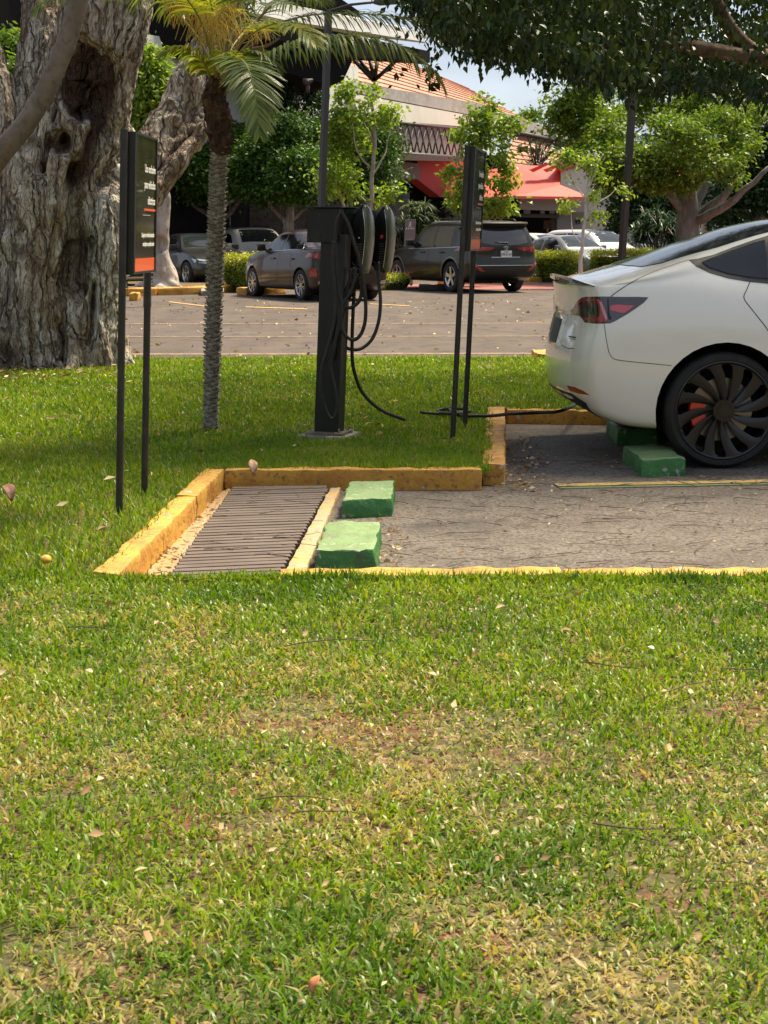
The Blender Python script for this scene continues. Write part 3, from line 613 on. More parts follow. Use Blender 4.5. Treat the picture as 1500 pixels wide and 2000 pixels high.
for k_, (a_, b_) in enumerate(((-.085, -.02), (.085, -.02), (-.085, -.19), (.085, -.19))):
    bm = bmesh.new(); c = hc-ax*.232+nr*a_+Vector((0, 0, z_top+b_)); bmesh.ops.create_cone(bm, cap_ends=True, segments=10, radius1=.006, radius2=.005, depth=.005, matrix=LB @ Matrix.Translation(c) @ rotS @ Matrix.Rotation(math.pi/2, 4, 'Y')); link('screw', bm, m_pole, cs)
# ================================================================ cars
def paint(name, c, rough=.32, metal=.3, coat=.6): return M(name, c, rough, metal, coat=coat)
m_tyre = M('tyre_rubber', (.011, .0105, .010), .75, bump=[(90, .001)], var=[((.028, .025, .022), 7, .5, .75)], coord='obj')
m_glass = M('tinted_glass', (.008, .010, .010), .10, 0, coat=0, spec=.55)
m_glass2 = M('windscreen_glass', (.02, .026, .026), .04, 0, coat=0, spec=.6)
m_trim = M('black_trim', (.010, .010, .010), .5)
m_dark = M('dark_void', (.006, .006, .006), .9)
m_lred = M('tail_light_red', (.30, .008, .012), .10, coat=1)
m_lredb = M('tail_light_bright', (.55, .05, .07), .15, coat=1)
m_lsmoke = M('tail_light_smoke', (.035, .028, .028), .08, coat=1)
m_lclear = M('headlight_clear', (.45, .48, .5), .08, .4, coat=1)
m_rim = M('silver_rim', (.55, .54, .52), .25, .9)
m_plate = M('number_plate', (.70, .70, .68), .5)
m_seam = M('panel_gap', (.02, .019, .018), .8)
def interp(tab, x):
    xs = [a for a, b in tab]; ys = [b for a, b in tab]
    if x <= xs[0]: return ys[0]
    if x >= xs[-1]: return ys[-1]
    i = 0
    while xs[i+1] < x: i += 1
    # monotone cubic
    h = [xs[k+1]-xs[k] for k in range(len(xs)-1)]; dl = [(ys[k+1]-ys[k])/h[k] for k in range(len(h))]
    def slope(k):
        if k == 0: return dl[0]
        if k == len(xs)-1: return dl[-1]
        return 0 if dl[k-1]*dl[k] <= 0 else 2*dl[k-1]*dl[k]/(dl[k-1]+dl[k])
    t = (x-xs[i])/h[i]; m0, m1 = slope(i)*h[i], slope(i+1)*h[i]
    return (2*t**3-3*t**2+1)*ys[i]+(t**3-2*t**2+t)*m0+(-2*t**3+3*t**2)*ys[i+1]+(t**3-t**2)*m1
FR = [0, .10, .26, .44, .60, .78, 1.0]          # height fractions between the bottom and the belt line
def build_body(S, level):
    L = S['L']; xs = S['stations']; n = len(xs)
    rear, front = S['rear'], S['front']
    def end_dx(x, z):
        wr = interp(S.get('rw', [(0, 1), (.25, .55), (.55, .12), (.8, 0)]), x); wf = interp([(0, 1), (.25, .55), (.6, .12), (.9, 0)], L-x)
        return wr*interp(rear, z)-wf*interp(front, z)
    rows = []
    for x in xs:
        zb, zt, zl = interp(S['bot'], x), interp(S['top'], x), interp(S['belt'], x); zl = min(zl, zt-.035)
        W = interp(S['plan'], x); cab = max(0, min(1, (zt-zl-.035)/.30)); cab = cab*cab*(3-2*cab)
        wl = W*S.get('wbelt', .955); wr = lerp(wl*.93, interp(S['roofw'], x), cab)
        pts = [(0, zb), (W*.45, zb), (W*.86, zb)]
        for f, g in zip(FR[1:], (.955, .985, 1.0, .998, .985, S.get('wbelt', .955))): pts.append((W*g, zb+f*(zl-zb)))
        dk = S.get('deckdrop', .014); zre = zt-lerp(dk, .055, cab)
        pts.append((lerp(wl, wr, .5)+.012*cab, lerp(zl, zre, .52))); pts.append((wr, zre)); pts.append((wr*.55, zt-lerp(dk*.28, .012, cab))); pts.append((0, zt))
        rows.append([(x+end_dx(x, z), y, z) for y, z in pts])
    m = len(rows[0]); bm = bmesh.new(); V = []
    for r_ in rows:
        c = {}
        for j, (x, y, z) in enumerate(r_):
            a = bm.verts.new((x, y, z)); b = a if y == 0 else bm.verts.new((x, -y, z)); c[j] = (a, b)
        V.append(c)
    for i in range(n-1):
        for j in range(m-1):
            for s in (0, 1):
                q = [V[i][j][s], V[i+1][j][s], V[i+1][j+1][s], V[i][j+1][s]]; q = q if s else q[::-1]
                bm.faces.new([v for k, v in enumerate(q) if v not in q[:k]])
    ns = m-3-3           # side rows between bottom corner (2) and roof edge (m-3)
    for end in (0, n-1):
        prof = rear if end == 0 else front; rg = V[end]
        grid = [[rg[0][0], rg[1], rg[2]]]
        for j in range(3, m-3):
            yj = abs(rg[j][0].co.y); z = rg[j][0].co.z; xr = rg[j][0].co.x; bul = S.get('bulge', .10); sgn = -1 if end == 0 else 1
            c = bm.verts.new((xr+sgn*bul, 0, z)); a = bm.verts.new((xr+sgn*bul*.78, yj*.55, z)); b = bm.verts.new((xr+sgn*bul*.78, -yj*.55, z)); grid.append([c, (a, b), rg[j]])
        grid.append([rg[m-1][0], rg[m-2], rg[m-3]])
        for k in range(len(grid)-1):
            for cc in range(2):
                for s in (0, 1):
                    g = lambda kk, c_: grid[kk][c_] if not isinstance(grid[kk][c_], tuple) else grid[kk][c_][s]
                    q = [g(k, cc), g(k, cc+1), g(k+1, cc+1), g(k+1, cc)]
                    flip = (s == 0) ^ (end == 0)
                    q = q if flip else q[::-1]
                    try: bm.faces.new(q)
                    except ValueError: pass
    bmesh.ops.recalc_face_normals(bm, faces=bm.faces)
    me = bpy.data.meshes.new('cage'); bm.to_mesh(me); bm.free()
    ob = bpy.data.objects.new('cage', me); COL.objects.link(ob)
    md = ob.modifiers.new('s', 'SUBSURF'); md.use_limit_surface = True; nv = len(me.vertices)
    tgt = np.array([v.co[:] for v in me.vertices]); cur = tgt.copy(); md.levels = 1
    for it in range(3):
        dg = bpy.context.evaluated_depsgraph_get(); ev = ob.evaluated_get(dg).to_mesh(); lim = np.array([ev.vertices[k].co[:] for k in range(nv)]); ob.evaluated_get(dg).to_mesh_clear()
        cur = cur+(tgt-lim)*.75; me.vertices.foreach_set('co', cur.ravel()); me.update(); ob.update_tag()
    md.levels = level
    # wheel housings
    cm = bmesh.new()
    for wx in (S['ax_r'], S['ax_f']):
        for s in (-1, 1):
            ra = S['arch']; ring = []; zc = S['wr']+S.get('archdz', 0)
            prof = [(ra*math.cos(R(a)), zc+ra*math.sin(R(a))) for a in range(-20, 201, 10)]+[(-ra*.97, -.3), (ra*.97, -.3)]
            y0, y1 = s*S['W']*.5*.62, s*S['W']*.62
            poly_prism(cm, [(wx+px, y0, pz) for px, pz in prof], (0, y1-y0, 0))
    cme = bpy.data.meshes.new('cut'); cm.to_mesh(cme); cm.free(); cme.materials.append(None); cme.materials.append(m_dark)
    for p_ in cme.polygons: p_.material_index = 1
    co = bpy.data.objects.new('cut', cme); COL.objects.link(co)
    me.materials.append(S['paint']); me.materials.append(m_dark)
    bo = ob.modifiers.new('b', 'BOOLEAN'); bo.operation = 'DIFFERENCE'; bo.object = co; bo.solver = 'EXACT'; bo.material_mode = 'INDEX'
    dg = bpy.context.evaluated_depsgraph_get(); body = bpy.data.meshes.new_from_object(ob.evaluated_get(dg))
    bpy.data.objects.remove(ob); bpy.data.objects.remove(co)
    return body
def car_frame(pos, heading):
    """matrix: car x runs from the rear to the front, y to its left"""
    h = Vector((heading[0], heading[1], 0)).normalized(); l = Vector((-h.y, h.x, 0))
    return Matrix(((h.x, l.x, 0, pos[0]), (h.y, l.y, 0, pos[1]), (0, 0, 1, pos[2] if len(pos) > 2 else 0), (0, 0, 0, 1)))
def project_patch(name, bvh, poly, rayf, inv, mat, parent, step, off=.003, skirt=.006, mirror=False):
    """poly 2D, rayf(p)->(origin,dir) in body space; inv None"""
    xs = [p[0] for p in poly]; ys = [p[1] for p in poly]; vs = []; ed = []
    n = len(poly)
    for i in range(n):
        a, b = Vector(poly[i]), Vector(poly[(i+1) % n]); k = max(1, int((b-a).length/step)); s0 = len(vs)
        for j in range(k): vs.append(a.lerp(b, j/k))
    nb = len(vs); ed = [(i, (i+1) % nb) for i in range(nb)]
    x = min(xs)+step/2
    while x < max(xs):
        y = min(ys)+step/2
        while y < max(ys):
            vs.append(Vector((x+random.uniform(-.1, .1)*step, y+random.uniform(-.1, .1)*step))); y += step
        x += step
    v2, e2, f2, ov, oe, of = delaunay_2d_cdt(vs, ed, [list(range(nb))], 1, step*.02)
    co = []
    for v in v2:
        o, d = rayf(v); hit, nrm, idx, dist = bvh.ray_cast(o, d)
        if hit is None:
            # slide towards the polygon's middle until the ray meets the body
            c = Vector((sum(xs)/n, sum(ys)/n)); 
            for t in (.04, .08, .14, .2, .3, .45, .7):
                o, d = rayf(v.lerp(c, t)); hit, nrm, idx, dist = bvh.ray_cast(o, d)
                if hit is not None: break
            if hit is None:
                o, d = rayf(v); hit, nrm, idx, dist = min((bvh.find_nearest(o+d*(2+.1*q_)) for q_ in range(110)), key=lambda h_: h_[3])
        if nrm.dot(d) > 0: nrm = -nrm
        co.append((hit+nrm*off, nrm))
    def make(sgn):
        bm = bmesh.new(); V = [bm.verts.new((c.x, c.y*sgn, c.z)) for c, nn_ in co]
        for f in f2:
            try: bm.faces.new([V[i] for i in f])
            except ValueError: pass
        for v in list(bm.verts):
            if not v.link_faces: bm.verts.remove(v)
        bmesh.ops.recalc_face_normals(bm, faces=bm.faces)
        # point outwards
        bm.normal_update(); s = 0; lut = {v: i for i, v in enumerate(V) if v.is_valid}
        for v in bm.verts: nn_ = co[lut[v]][1]; s += v.normal.dot(Vector((nn_.x, nn_.y*sgn, nn_.z)))
        if s < 0: bmesh.ops.reverse_faces(bm, faces=list(bm.faces))
        if skirt:
            be = [e for e in bm.edges if e.is_boundary]; r = bmesh.ops.extrude_edge_only(bm, edges=be); nvv = [g for g in r['geom'] if isinstance(g, bmesh.types.BMVert)]
            bm.normal_update()
            for v in nvv:
                src = min((q for e in v.link_edges for q in [e.other_vert(v)] if q not in nvv), key=lambda q: (q.co-v.co).length, default=None)
                nn_ = co[lut[src]][1] if src in lut else Vector((0, 0, 1)); v.co -= Vector((nn_.x, nn_.y*sgn, nn_.z))*(off+skirt)
        me = bpy.data.meshes.new(name); bm.to_mesh(me); bm.free()
        o = link(name, me, mat, parent, local=True, smooth=50); return o
    a = make(1)
    b = make(-1) if mirror else None
    return (a, b) if mirror else a
def seam(name, bvh, pts, rayf, mat, parent, wid, mirror=False, off=.0015, k=5):
    """thin strip along a polyline on the body"""
    sp = spline([Vector((p[0], p[1], 0)) for p in pts], k); prev = None; V = []
    for i, p in enumerate(sp):
        o, d = rayf(Vector((p.x, p.y))); hit, nrm, idx, dist = bvh.ray_cast(o, d)
        if hit is None: continue
        if nrm.dot(d) > 0: nrm = -nrm
        V.append((hit, nrm))
    obs = []
    for sgn in ((1, -1) if mirror else (1,)):
        bm = bmesh.new(); prev = None
        for i in range(len(V)):
            t = (V[min(i+1, len(V)-1)][0]-V[max(i-1, 0)][0]).normalized(); s = t.cross(V[i][1]).normalized()*wid/2; c = V[i][0]+V[i][1]*off
            a, b = [bm.verts.new((q.x, q.y*sgn, q.z)) for q in (c+s, c-s)]
            if prev: bm.faces.new((prev[0], a, b, prev[1]) if sgn > 0 else (prev[1], b, a, prev[0]))
            prev = (a, b)
        obs.append(link(name, bm, mat, parent, local=True, smooth=180))
    return obs
def side_ray(s): return lambda p: (Vector((p[0], 3*s, p[1])), Vector((0, -s, 0)))
def rear_ray(p): return (Vector((-3, p[0], p[1])), Vector((1, 0, 0)))
def front_ray(L): return lambda p: (Vector((L+3, p[0], p[1])), Vector((-1, 0, 0)))
def top_ray(p): return (Vector((p[0], p[1], 4)), Vector((0, 0, -1)))
def wheel_parts(S, root, x, side, spokes, rimmat, rim_ratio=.70, seg=48, turn=0.0, near=None):
    r, tw = S['wr'], S.get('tw', .22); y0 = side*(S['W']/2-.012)      # outer tyre face
    wob = empty('wheel', (x, y0, r)); wob.parent = root
    rr = r*rim_ratio
    prof = [(rr*.98, .03), (rr, .004), (rr*1.03, .0), (r*.86, -.006), (r*.93, -.002), (r*.975, .012), (r*.995, .028), (r, .05), (r, tw/2), (r, tw-.05), (r*.985, tw-.02), (r*.93, tw), (rr, tw), (rr*.95, tw-.02)]
    if rr*1.03 > r*.86: prof = [(rr*.98, .03), (rr, .004), (rr*1.03, -.003), (lerp(rr, r, .6), -.004), (r*.975, .010), (r*.995, .028), (r, .05), (r, tw-.05), (r*.985, tw-.02), (r*.93, tw), (rr, tw), (rr*.95, tw-.02)]
    bm = bmesh.new(); rings = []
    for k in range(seg):
        a = 2*math.pi*k/seg; rings.append([bm.verts.new((q*math.cos(a), -side*d, q*math.sin(a))) for q, d in prof])
    for k in range(seg):
        for j in range(len(prof)-1): bm.faces.new((rings[k][j], rings[(k+1) % seg][j], rings[(k+1) % seg][j+1], rings[k][j+1]))
    bmesh.ops.recalc_face_normals(bm, faces=bm.faces)
    ty = link('tyre', bm, m_tyre, wob, local=True, smooth=35)
    # barrel
    bm = bmesh.new(); rings = []
    bp = [(rr*1.01, .0), (rr*.985, -.004), (rr*.955, .004), (rr*.93, .03), (rr*.90, tw*.8)]
    for k in range(seg):
        a = 2*math.pi*k/seg; rings.append([bm.verts.new((q*math.cos(a), -side*d, q*math.sin(a))) for q, d in bp])
    for k in range(seg):
        for j in range(len(bp)-1): bm.faces.new((rings[k][j], rings[(k+1) % seg][j], rings[(k+1) % seg][j+1], rings[k][j+1]))
    bmesh.ops.recalc_face_normals(bm, faces=bm.faces); 
    spokes(bm, rr, side, seg)
    link('rim', bm, rimmat, wob, local=True, smooth=30)
    bm = bmesh.new(); bmesh.ops.create_cone(bm, cap_ends=True, segments=32, radius1=rr*.86, radius2=rr*.86, depth=.01, matrix=Matrix.Translation((0, -side*.15, 0)) @ Matrix.Rotation(math.pi/2, 4, 'X')); link('back_disc', bm, m_dark, wob, local=True)
    return wob
def plain_spokes(n, w0=.16, w1=.11, depth=.03, twin=False):
    def f(bm, rr, side, seg):
        bmesh.ops.create_cone(bm, cap_ends=True, segments=20, radius1=rr*.2, radius2=rr*.17, depth=.03, matrix=Matrix.Translation((0, -side*.03, 0)) @ Matrix.Rotation(side*math.pi/2, 4, 'X'))
        for k in range(n):
            for tw_ in ((-.13, .13) if twin else (0,)):
                a = 2*math.pi*k/n+.3; u = Vector((math.cos(a), 0, math.sin(a))); a2 = a+tw_; u2 = Vector((math.cos(a2), 0, math.sin(a2))); t1 = Vector((-math.sin(a), 0, math.cos(a)))
                p0, p1 = u*rr*.14, u2*rr*.96; A = w0*rr/2*(.55 if twin else 1); B = w1*rr/2*(.6 if twin else 1.6)
                y_ = Vector((0, -side*.012, 0)); yb = Vector((0, -side*(.012+depth), 0))
                vs = [bm.verts.new(q) for q in (p0-t1*A+y_*1.5, p0+t1*A+y_*1.5, p1+t1*B+y_*.3, p1-t1*B+y_*.3, p0-t1*A+yb, p0+t1*A+yb, p1+t1*B+yb, p1-t1*B+yb)]
                for q in ((0, 1, 2, 3), (4, 7, 6, 5), (0, 4, 5, 1), (1, 5, 6, 2), (2, 6, 7, 3), (3, 7, 4, 0)): bm.faces.new([vs[i] for i in q])
        bmesh.ops.recalc_face_normals(bm, faces=bm.faces)
    return f
def turbine_spokes(bm, rr, side, seg):
    n = 12
    for k in range(n):
        a0 = 2*math.pi*k/n; rows = []
        for i in range(13):
            t = i/12; r_ = lerp(.20, .965, t)*rr; sw = side*-.26*t**1.3      # sweep
            wd = lerp(.25, .40, t**.9)*(1 if t < .9 else 1+.9*(t-.9)/.1*.35)
            hw = wd*.52*(2*math.pi/n)*1.55 if t > .0 else .3
            hw = (2*math.pi/n)*(lerp(.33, .25, t) if t < .92 else lerp(.25, .40, (t-.92)/.08))
            row = []
            for j in range(5):
                f_ = (j/4-.5)*2; a = a0+sw+f_*hw
                d = .020-.014*t+ (.030*(1-t)*0)+ .014*(f_+1)/2*(1.1-t) + (.004 if abs(f_) > .9 else 0)
                row.append(bm.verts.new((r_*math.cos(a), -side*d, r_*math.sin(a))))
            rows.append(row)
        vf = []
        for i in range(12):
            for j in range(4): vf.append(bm.faces.new((rows[i][j], rows[i][j+1], rows[i+1][j+1], rows[i+1][j])))
        r = bmesh.ops.extrude_face_region(bm, geom=vf)
        for g in r['geom']:
            if isinstance(g, bmesh.types.BMVert): g.co.y -= side*.022
    bmesh.ops.create_cone(bm, cap_ends=True, segments=40, radius1=rr*.225, radius2=rr*.205, depth=.018, matrix=Matrix.Translation((0, -side*.016, 0)) @ Matrix.Rotation(side*math.pi/2, 4, 'X'))
    for k in range(10):
        a = 2*math.pi*k/10; bmesh.ops.create_cone(bm, cap_ends=True, segments=8, radius1=.012, radius2=.010, depth=.006, matrix=Matrix.Translation((rr*.175*math.cos(a), -side*.005, rr*.175*math.sin(a))) @ Matrix.Rotation(side*math.pi/2, 4, 'X'))
    bmesh.ops.create_cone(bm, cap_ends=True, segments=32, radius1=rr*.13, radius2=rr*.10, depth=.012, matrix=Matrix.Translation((0, -side*.004, 0)) @ Matrix.Rotation(side*math.pi/2, 4, 'X'))
    bmesh.ops.recalc_face_normals(bm, faces=bm.faces)
def new_car(name, label, group, S, M4, level, spokes, rimmat, cat='car', ratio=.7, seg=36):
    root = thing(name, label, cat, M4.translation, group); root.rotation_euler = M4.to_euler()
    me = build_body(S, level); body = link('body', me, None, root, local=True, smooth=42)
    bm = bmesh.new(); bm.from_mesh(me); bvh = BVHTree.FromBMesh(bm); bm.free()
    for wx in (S['ax_r'], S['ax_f']):
        for s in (-1, 1): wheel_parts(S, root, wx, s, spokes, rimmat, ratio, seg)
    # dark floor of the car so nothing shows through the wheel housings
    return root, body, bvh
# ---------------------------------------------------------------- the white electric car
TL = dict(L=4.69, W=1.85, wr=.338, tw=.24, ax_r=.985, ax_f=3.86, arch=.392, archdz=.004,
    stations=[.17, .26, .40, .60, .80, .985, 1.2, 1.45, 1.75, 2.1, 2.5, 2.9, 3.25, 3.55, 3.86, 4.15, 4.38, 4.55],
    top=[(.16, 1.085), (.35, 1.125), (.59, 1.185), (.89, 1.285), (1.05, 1.335), (1.28, 1.408), (1.55, 1.446), (2.1, 1.460), (2.6, 1.43), (3.0, 1.32), (3.45, 1.09), (3.6, 1.02), (4.1, .90), (4.5, .72)],
    belt=[(.16, 1.035), (.5, 1.035), (.98, 1.03), (1.5, .985), (2.3, .95), (3.0, .93), (3.6, .90), (4.2, .80), (4.55, .64)],
    bot=[(.16, .30), (.35, .235), (.6, .215), (1, .19), (3.9, .19), (4.55, .22)],
    plan=[(.16, .74), (.26, .82), (.40, .865), (.60, .895), (.8, .915), (.985, .925), (1.5, .92), (2.5, .915), (3.5, .915), (3.86, .91), (4.15, .875), (4.38, .79), (4.55, .66)],
    roofw=[(.6, .70), (1.0, .63), (1.5, .60), (2.5, .60), (3.2, .66)], wbelt=.925,
    rear=[(.22, .20), (.32, .12), (.42, .07), (.55, .04), (.68, .05), (.74, .075), (.80, .11), (.9, .115), (.98, .10), (1.04, .10), (1.1, .09)],
    front=[(.2, .08), (.4, 0), (.6, .0), (.75, .12)], bulge=.10, deckdrop=.045)
TL['paint'] = M('white_pearl_paint', (.80, .775, .70), .22, 0, coat=1.0, spec=.5)
hubw = P(1416, 802, 8.86)
yaw = R(2.0); hd = (math.cos(yaw), math.sin(yaw))
hx = Vector((hd[0], hd[1], 0)); lx = Vector((-hd[1], hd[0], 0))
# near side is the car's right (y negative): hub at local (ax_r, -W/2)
tpos = Vector((hubw.x, hubw.y, 0))-hx*TL['ax_r']+lx*(TL['W']/2)
TM = car_frame(tpos, hd); TI = TM.inverted(); TI3 = TI.to_3x3(); camL = TI @ Vector((0, 0, CAMZ))
m_rimd = M('dark_rim', (.040, .039, .038), .32, .7)
tesla, tbody, tb = new_car('white_electric_car', 'white electric car seen from its rear corner, charging beside the lawn at the right edge', None, TL, TM, 4, turbine_spokes, m_rimd, ratio=.845, seg=72)
def pxray(p): return (camL, (TI3 @ ray(p[0], p[1])).normalized())
def TP(name, poly, mat, step=6, mirror=True, off=.003, skirt=.004, sm=None):
    if sm: poly = [(q.x, q.y) for q in spline([Vector((a, b, 0)) for a, b in poly]+[Vector((poly[0][0], poly[0][1], 0))], sm)][:-1]
    return project_patch(name, tb, poly, pxray, None, mat, tesla, step, off, skirt, mirror)
# tail light: dark housing then the coloured pieces and a painted glint standing a little proud
def zt3(x, y): return (1080+x/7.5, 540+y/7.5)
TP('tail_light', [zt3(*q) for q in ((265, 495), (300, 460), (330, 410), (370, 350), (430, 308), (500, 297), (700, 293), (1000, 300), (1250, 300), (1400, 305), (1330, 385), (1220, 465), (1100, 545), (980, 615), (900, 660), (840, 685), (740, 692), (600, 690), (462, 672), (440, 625), (400, 585), (340, 565), (270, 560), (262, 520))], m_lsmoke, 5, off=.002)
TP('light_blade', [zt3(*q) for q in ((350, 420), (400, 355), (480, 325), (600, 322), (660, 330), (715, 365), (745, 430), (775, 520), (800, 600), (800, 655), (700, 668), (480, 655), (470, 600), (560, 600), (680, 600), (690, 520), (680, 430), (655, 385), (600, 362), (480, 362), (420, 375), (375, 430))], m_lred, 5, off=.0055)
TP('light_glint', [zt3(*q) for q in ((690, 370), (720, 375), (745, 430), (775, 520), (798, 600), (798, 640), (770, 625), (745, 560), (720, 470))], M('painted_glint', (.55, .22, .24), .15, coat=1), 4, off=.0075)  # highlight on the lens, painted as a pale pink strip
TP('reflector', [zt3(*q) for q in ((850, 430), (930, 412), (1060, 422), (1190, 430), (1120, 490), (1040, 540), (960, 525), (860, 500), (835, 470))], m_lredb, 5, off=.005)
TP('light_divider', [zt3(*q) for q in ((798, 330), (812, 330), (815, 450), (830, 560), (860, 610), (830, 640), (805, 600), (800, 480))], m_trim, 4, off=.007)
# quarter window with its dark surround; windows further forward continue it
def z6(x, y): return (1040+x/3.261, 400+y/3.261)
TP('window_frame', [z6(*q) for q in ((990, 352), (1050, 345), (1150, 320), (1280, 270), (1400, 228), (1560, 178), (1800, 120), (2350, 60), (2900, 80), (3400, 300), (3420, 470), (2400, 520), (1560, 508), (1385, 492), (1250, 470), (1130, 435), (1040, 392))], m_trim, 9, off=.002)
TP('window', [z6(*q) for q in ((1078, 368), (1150, 338), (1280, 290), (1400, 248), (1480, 226), (1500, 470), (1385, 462), (1250, 440), (1130, 402))], m_glass, 8, off=.005)
TP('window', [z6(*q) for q in ((1520, 218), (1800, 150), (2300, 95), (2330, 488), (1800, 486), (1540, 474))], m_glass, 12, off=.005)
TP('window', [z6(*q) for q in ((2380, 98), (2860, 120), (3330, 330), (3330, 450), (2400, 488))], m_glass, 12, off=.005)
TP('reflector', [z6(*q) for q in ((220, 1148), (270, 1160), (320, 1182), (365, 1212), (300, 1202), (240, 1185))], M('bumper_reflector', (.34, .01, .012), .2, coat=1), 4, off=.003)
TP('lower_valance', [z6(*q) for q in ((188, 1232), (240, 1250), (310, 1290), (370, 1325), (430, 1366), (390, 1362), (320, 1340), (250, 1312), (205, 1285))], m_trim, 4, off=.002)
seam('panel_gap', tb, [z6(*q) for q in ((500, 583), (560, 540), (640, 490), (740, 440), (860, 395), (990, 352))], pxray, m_seam, tesla, .005, True)
seam('panel_gap', tb, [z6(*q) for q in ((458, 760), (465, 820), (478, 900), (495, 955), (530, 985), (640, 1000), (760, 1012), (885, 1024))], pxray, m_seam, tesla, .0035, True)
seam('panel_gap', tb, [z6(*q) for q in ((1384, 494), (1365, 540), (1347, 595), (1400, 670), (1460, 745), (1500, 800), (1580, 930), (1640, 1050))], pxray, m_seam, tesla, .005, True)
seam('panel_gap', tb, [z6(*q) for q in ((190, 892), (205, 905), (230, 915), (266, 914))], pxray, m_seam, tesla, .004, True)
seam('panel_gap', tb, [z6(*q) for q in ((232, 838), (278, 846))], pxray, m_seam, tesla, .008, True); seam('badge_line', tb, [z6(*q) for q in ((235, 852), (276, 858))], pxray, m_seam, tesla, .003, True)
# glass roof and rear window as one dark sheet over the top
rw = [(.52, .25), (.56, .50), (.66, .60), (.98, .61), (1.5, .575), (2.3, .575), (2.9, .61), (3.38, .68), (3.45, .4), (3.47, 0)]
project_patch('glass_roof', tb, rw+[(a, -b) for a, b in rw[::-1][1:]]+[(.51, 0)], top_ray, None, m_glass, tesla, .09, .004, .004)
# trunk lip spoiler
bm = bmesh.new(); rr_ = []
for i in range(25):
    f_ = (i/24-.5)*2; y = f_*.70; 
    o, d, _, _ = tb.ray_cast(Vector((.28+.02*abs(f_), y*.985, 3)), Vector((0, 0, -1)))
    xl = .135+.11*abs(f_)**2.6; zt_ = 1.098-.045*abs(f_)**2; k_ = 1-.75*max(0, abs(f_)-.75)/.25
    rr_.append([bm.verts.new(q) for q in ((xl+.15, y, zt_-.05), (xl+.07, y, zt_-.014), (xl-.022*k_, y, zt_+.010*k_-.004), (xl-.020*k_, y, zt_-.004*k_-.006), (xl+.04, y, zt_-.036), (xl+.12, y, zt_-.07))])
for a, b in zip(rr_, rr_[1:]):
    for j in range(6): bm.faces.new((a[j], a[(j+1) % 6], b[(j+1) % 6], b[j])).material_index = 1 if j < 2 else 0
bm.faces.new(rr_[0]); bm.faces.new(rr_[-1][::-1]); bmesh.ops.recalc_face_normals(bm, faces=bm.faces)
link('spoiler', bm, [M('carbon_spoiler', (.10, .10, .10), .25, .3, coat=1), TL['paint']], tesla, local=True, smooth=22)
project_patch('number_plate', tb, [(-.13, .68), (.13, .68), (.13, .83), (-.13, .83)], rear_ray, None, m_trim, tesla, .04, .004, .01)
project_patch('diffuser', tb, [(-.62, .27), (.62, .27), (.66, .36), (.5, .40), (-.5, .40), (-.66, .36)], rear_ray, None, m_trim, tesla, .05, .004, .008)
for k, s in enumerate((-1, 1)):
    bm = bmesh.new(); yy = s*.80; zz = TL['wr']
    bmesh.ops.create_cone(bm, cap_ends=True, segments=40, radius1=.185, radius2=.185, depth=.024, matrix=Matrix.Translation((TL['ax_r'], s*.82, zz)) @ Matrix.Rotation(math.pi/2, 4, 'X')); link('brake_disc', bm, M('brake_steel', (.25, .24, .23), .35, .9), tesla, local=True, smooth=40)
    bm = bmesh.new(); rows = []
    for i in range(9):
        a = R(150+70*i/8); rows.append([bm.verts.new((TL['ax_r']+q*math.cos(a), s*d, zz+q*math.sin(a))) for q, d in ((.10, .845), (.105, .868), (.19, .868), (.197, .845))])
    for a, b in zip(rows, rows[1:]):
        for j in range(4): bm.faces.new((a[j], a[(j+1) % 4], b[(j+1) % 4], b[j]))
    bm.faces.new(rows[0]); bm.faces.new(rows[-1][::-1]); bmesh.ops.recalc_face_normals(bm, faces=bm.faces); link('brake_caliper', bm, M('caliper_red', (.62, .02, .015), .35, coat=1), tesla, local=True, smooth=40)
bm = bmesh.new(); box(bm, (2.4, 0, .30), (3.9, 1.2, .22), bevel=.05); link('underbody', bm, m_dark, tesla, local=True)
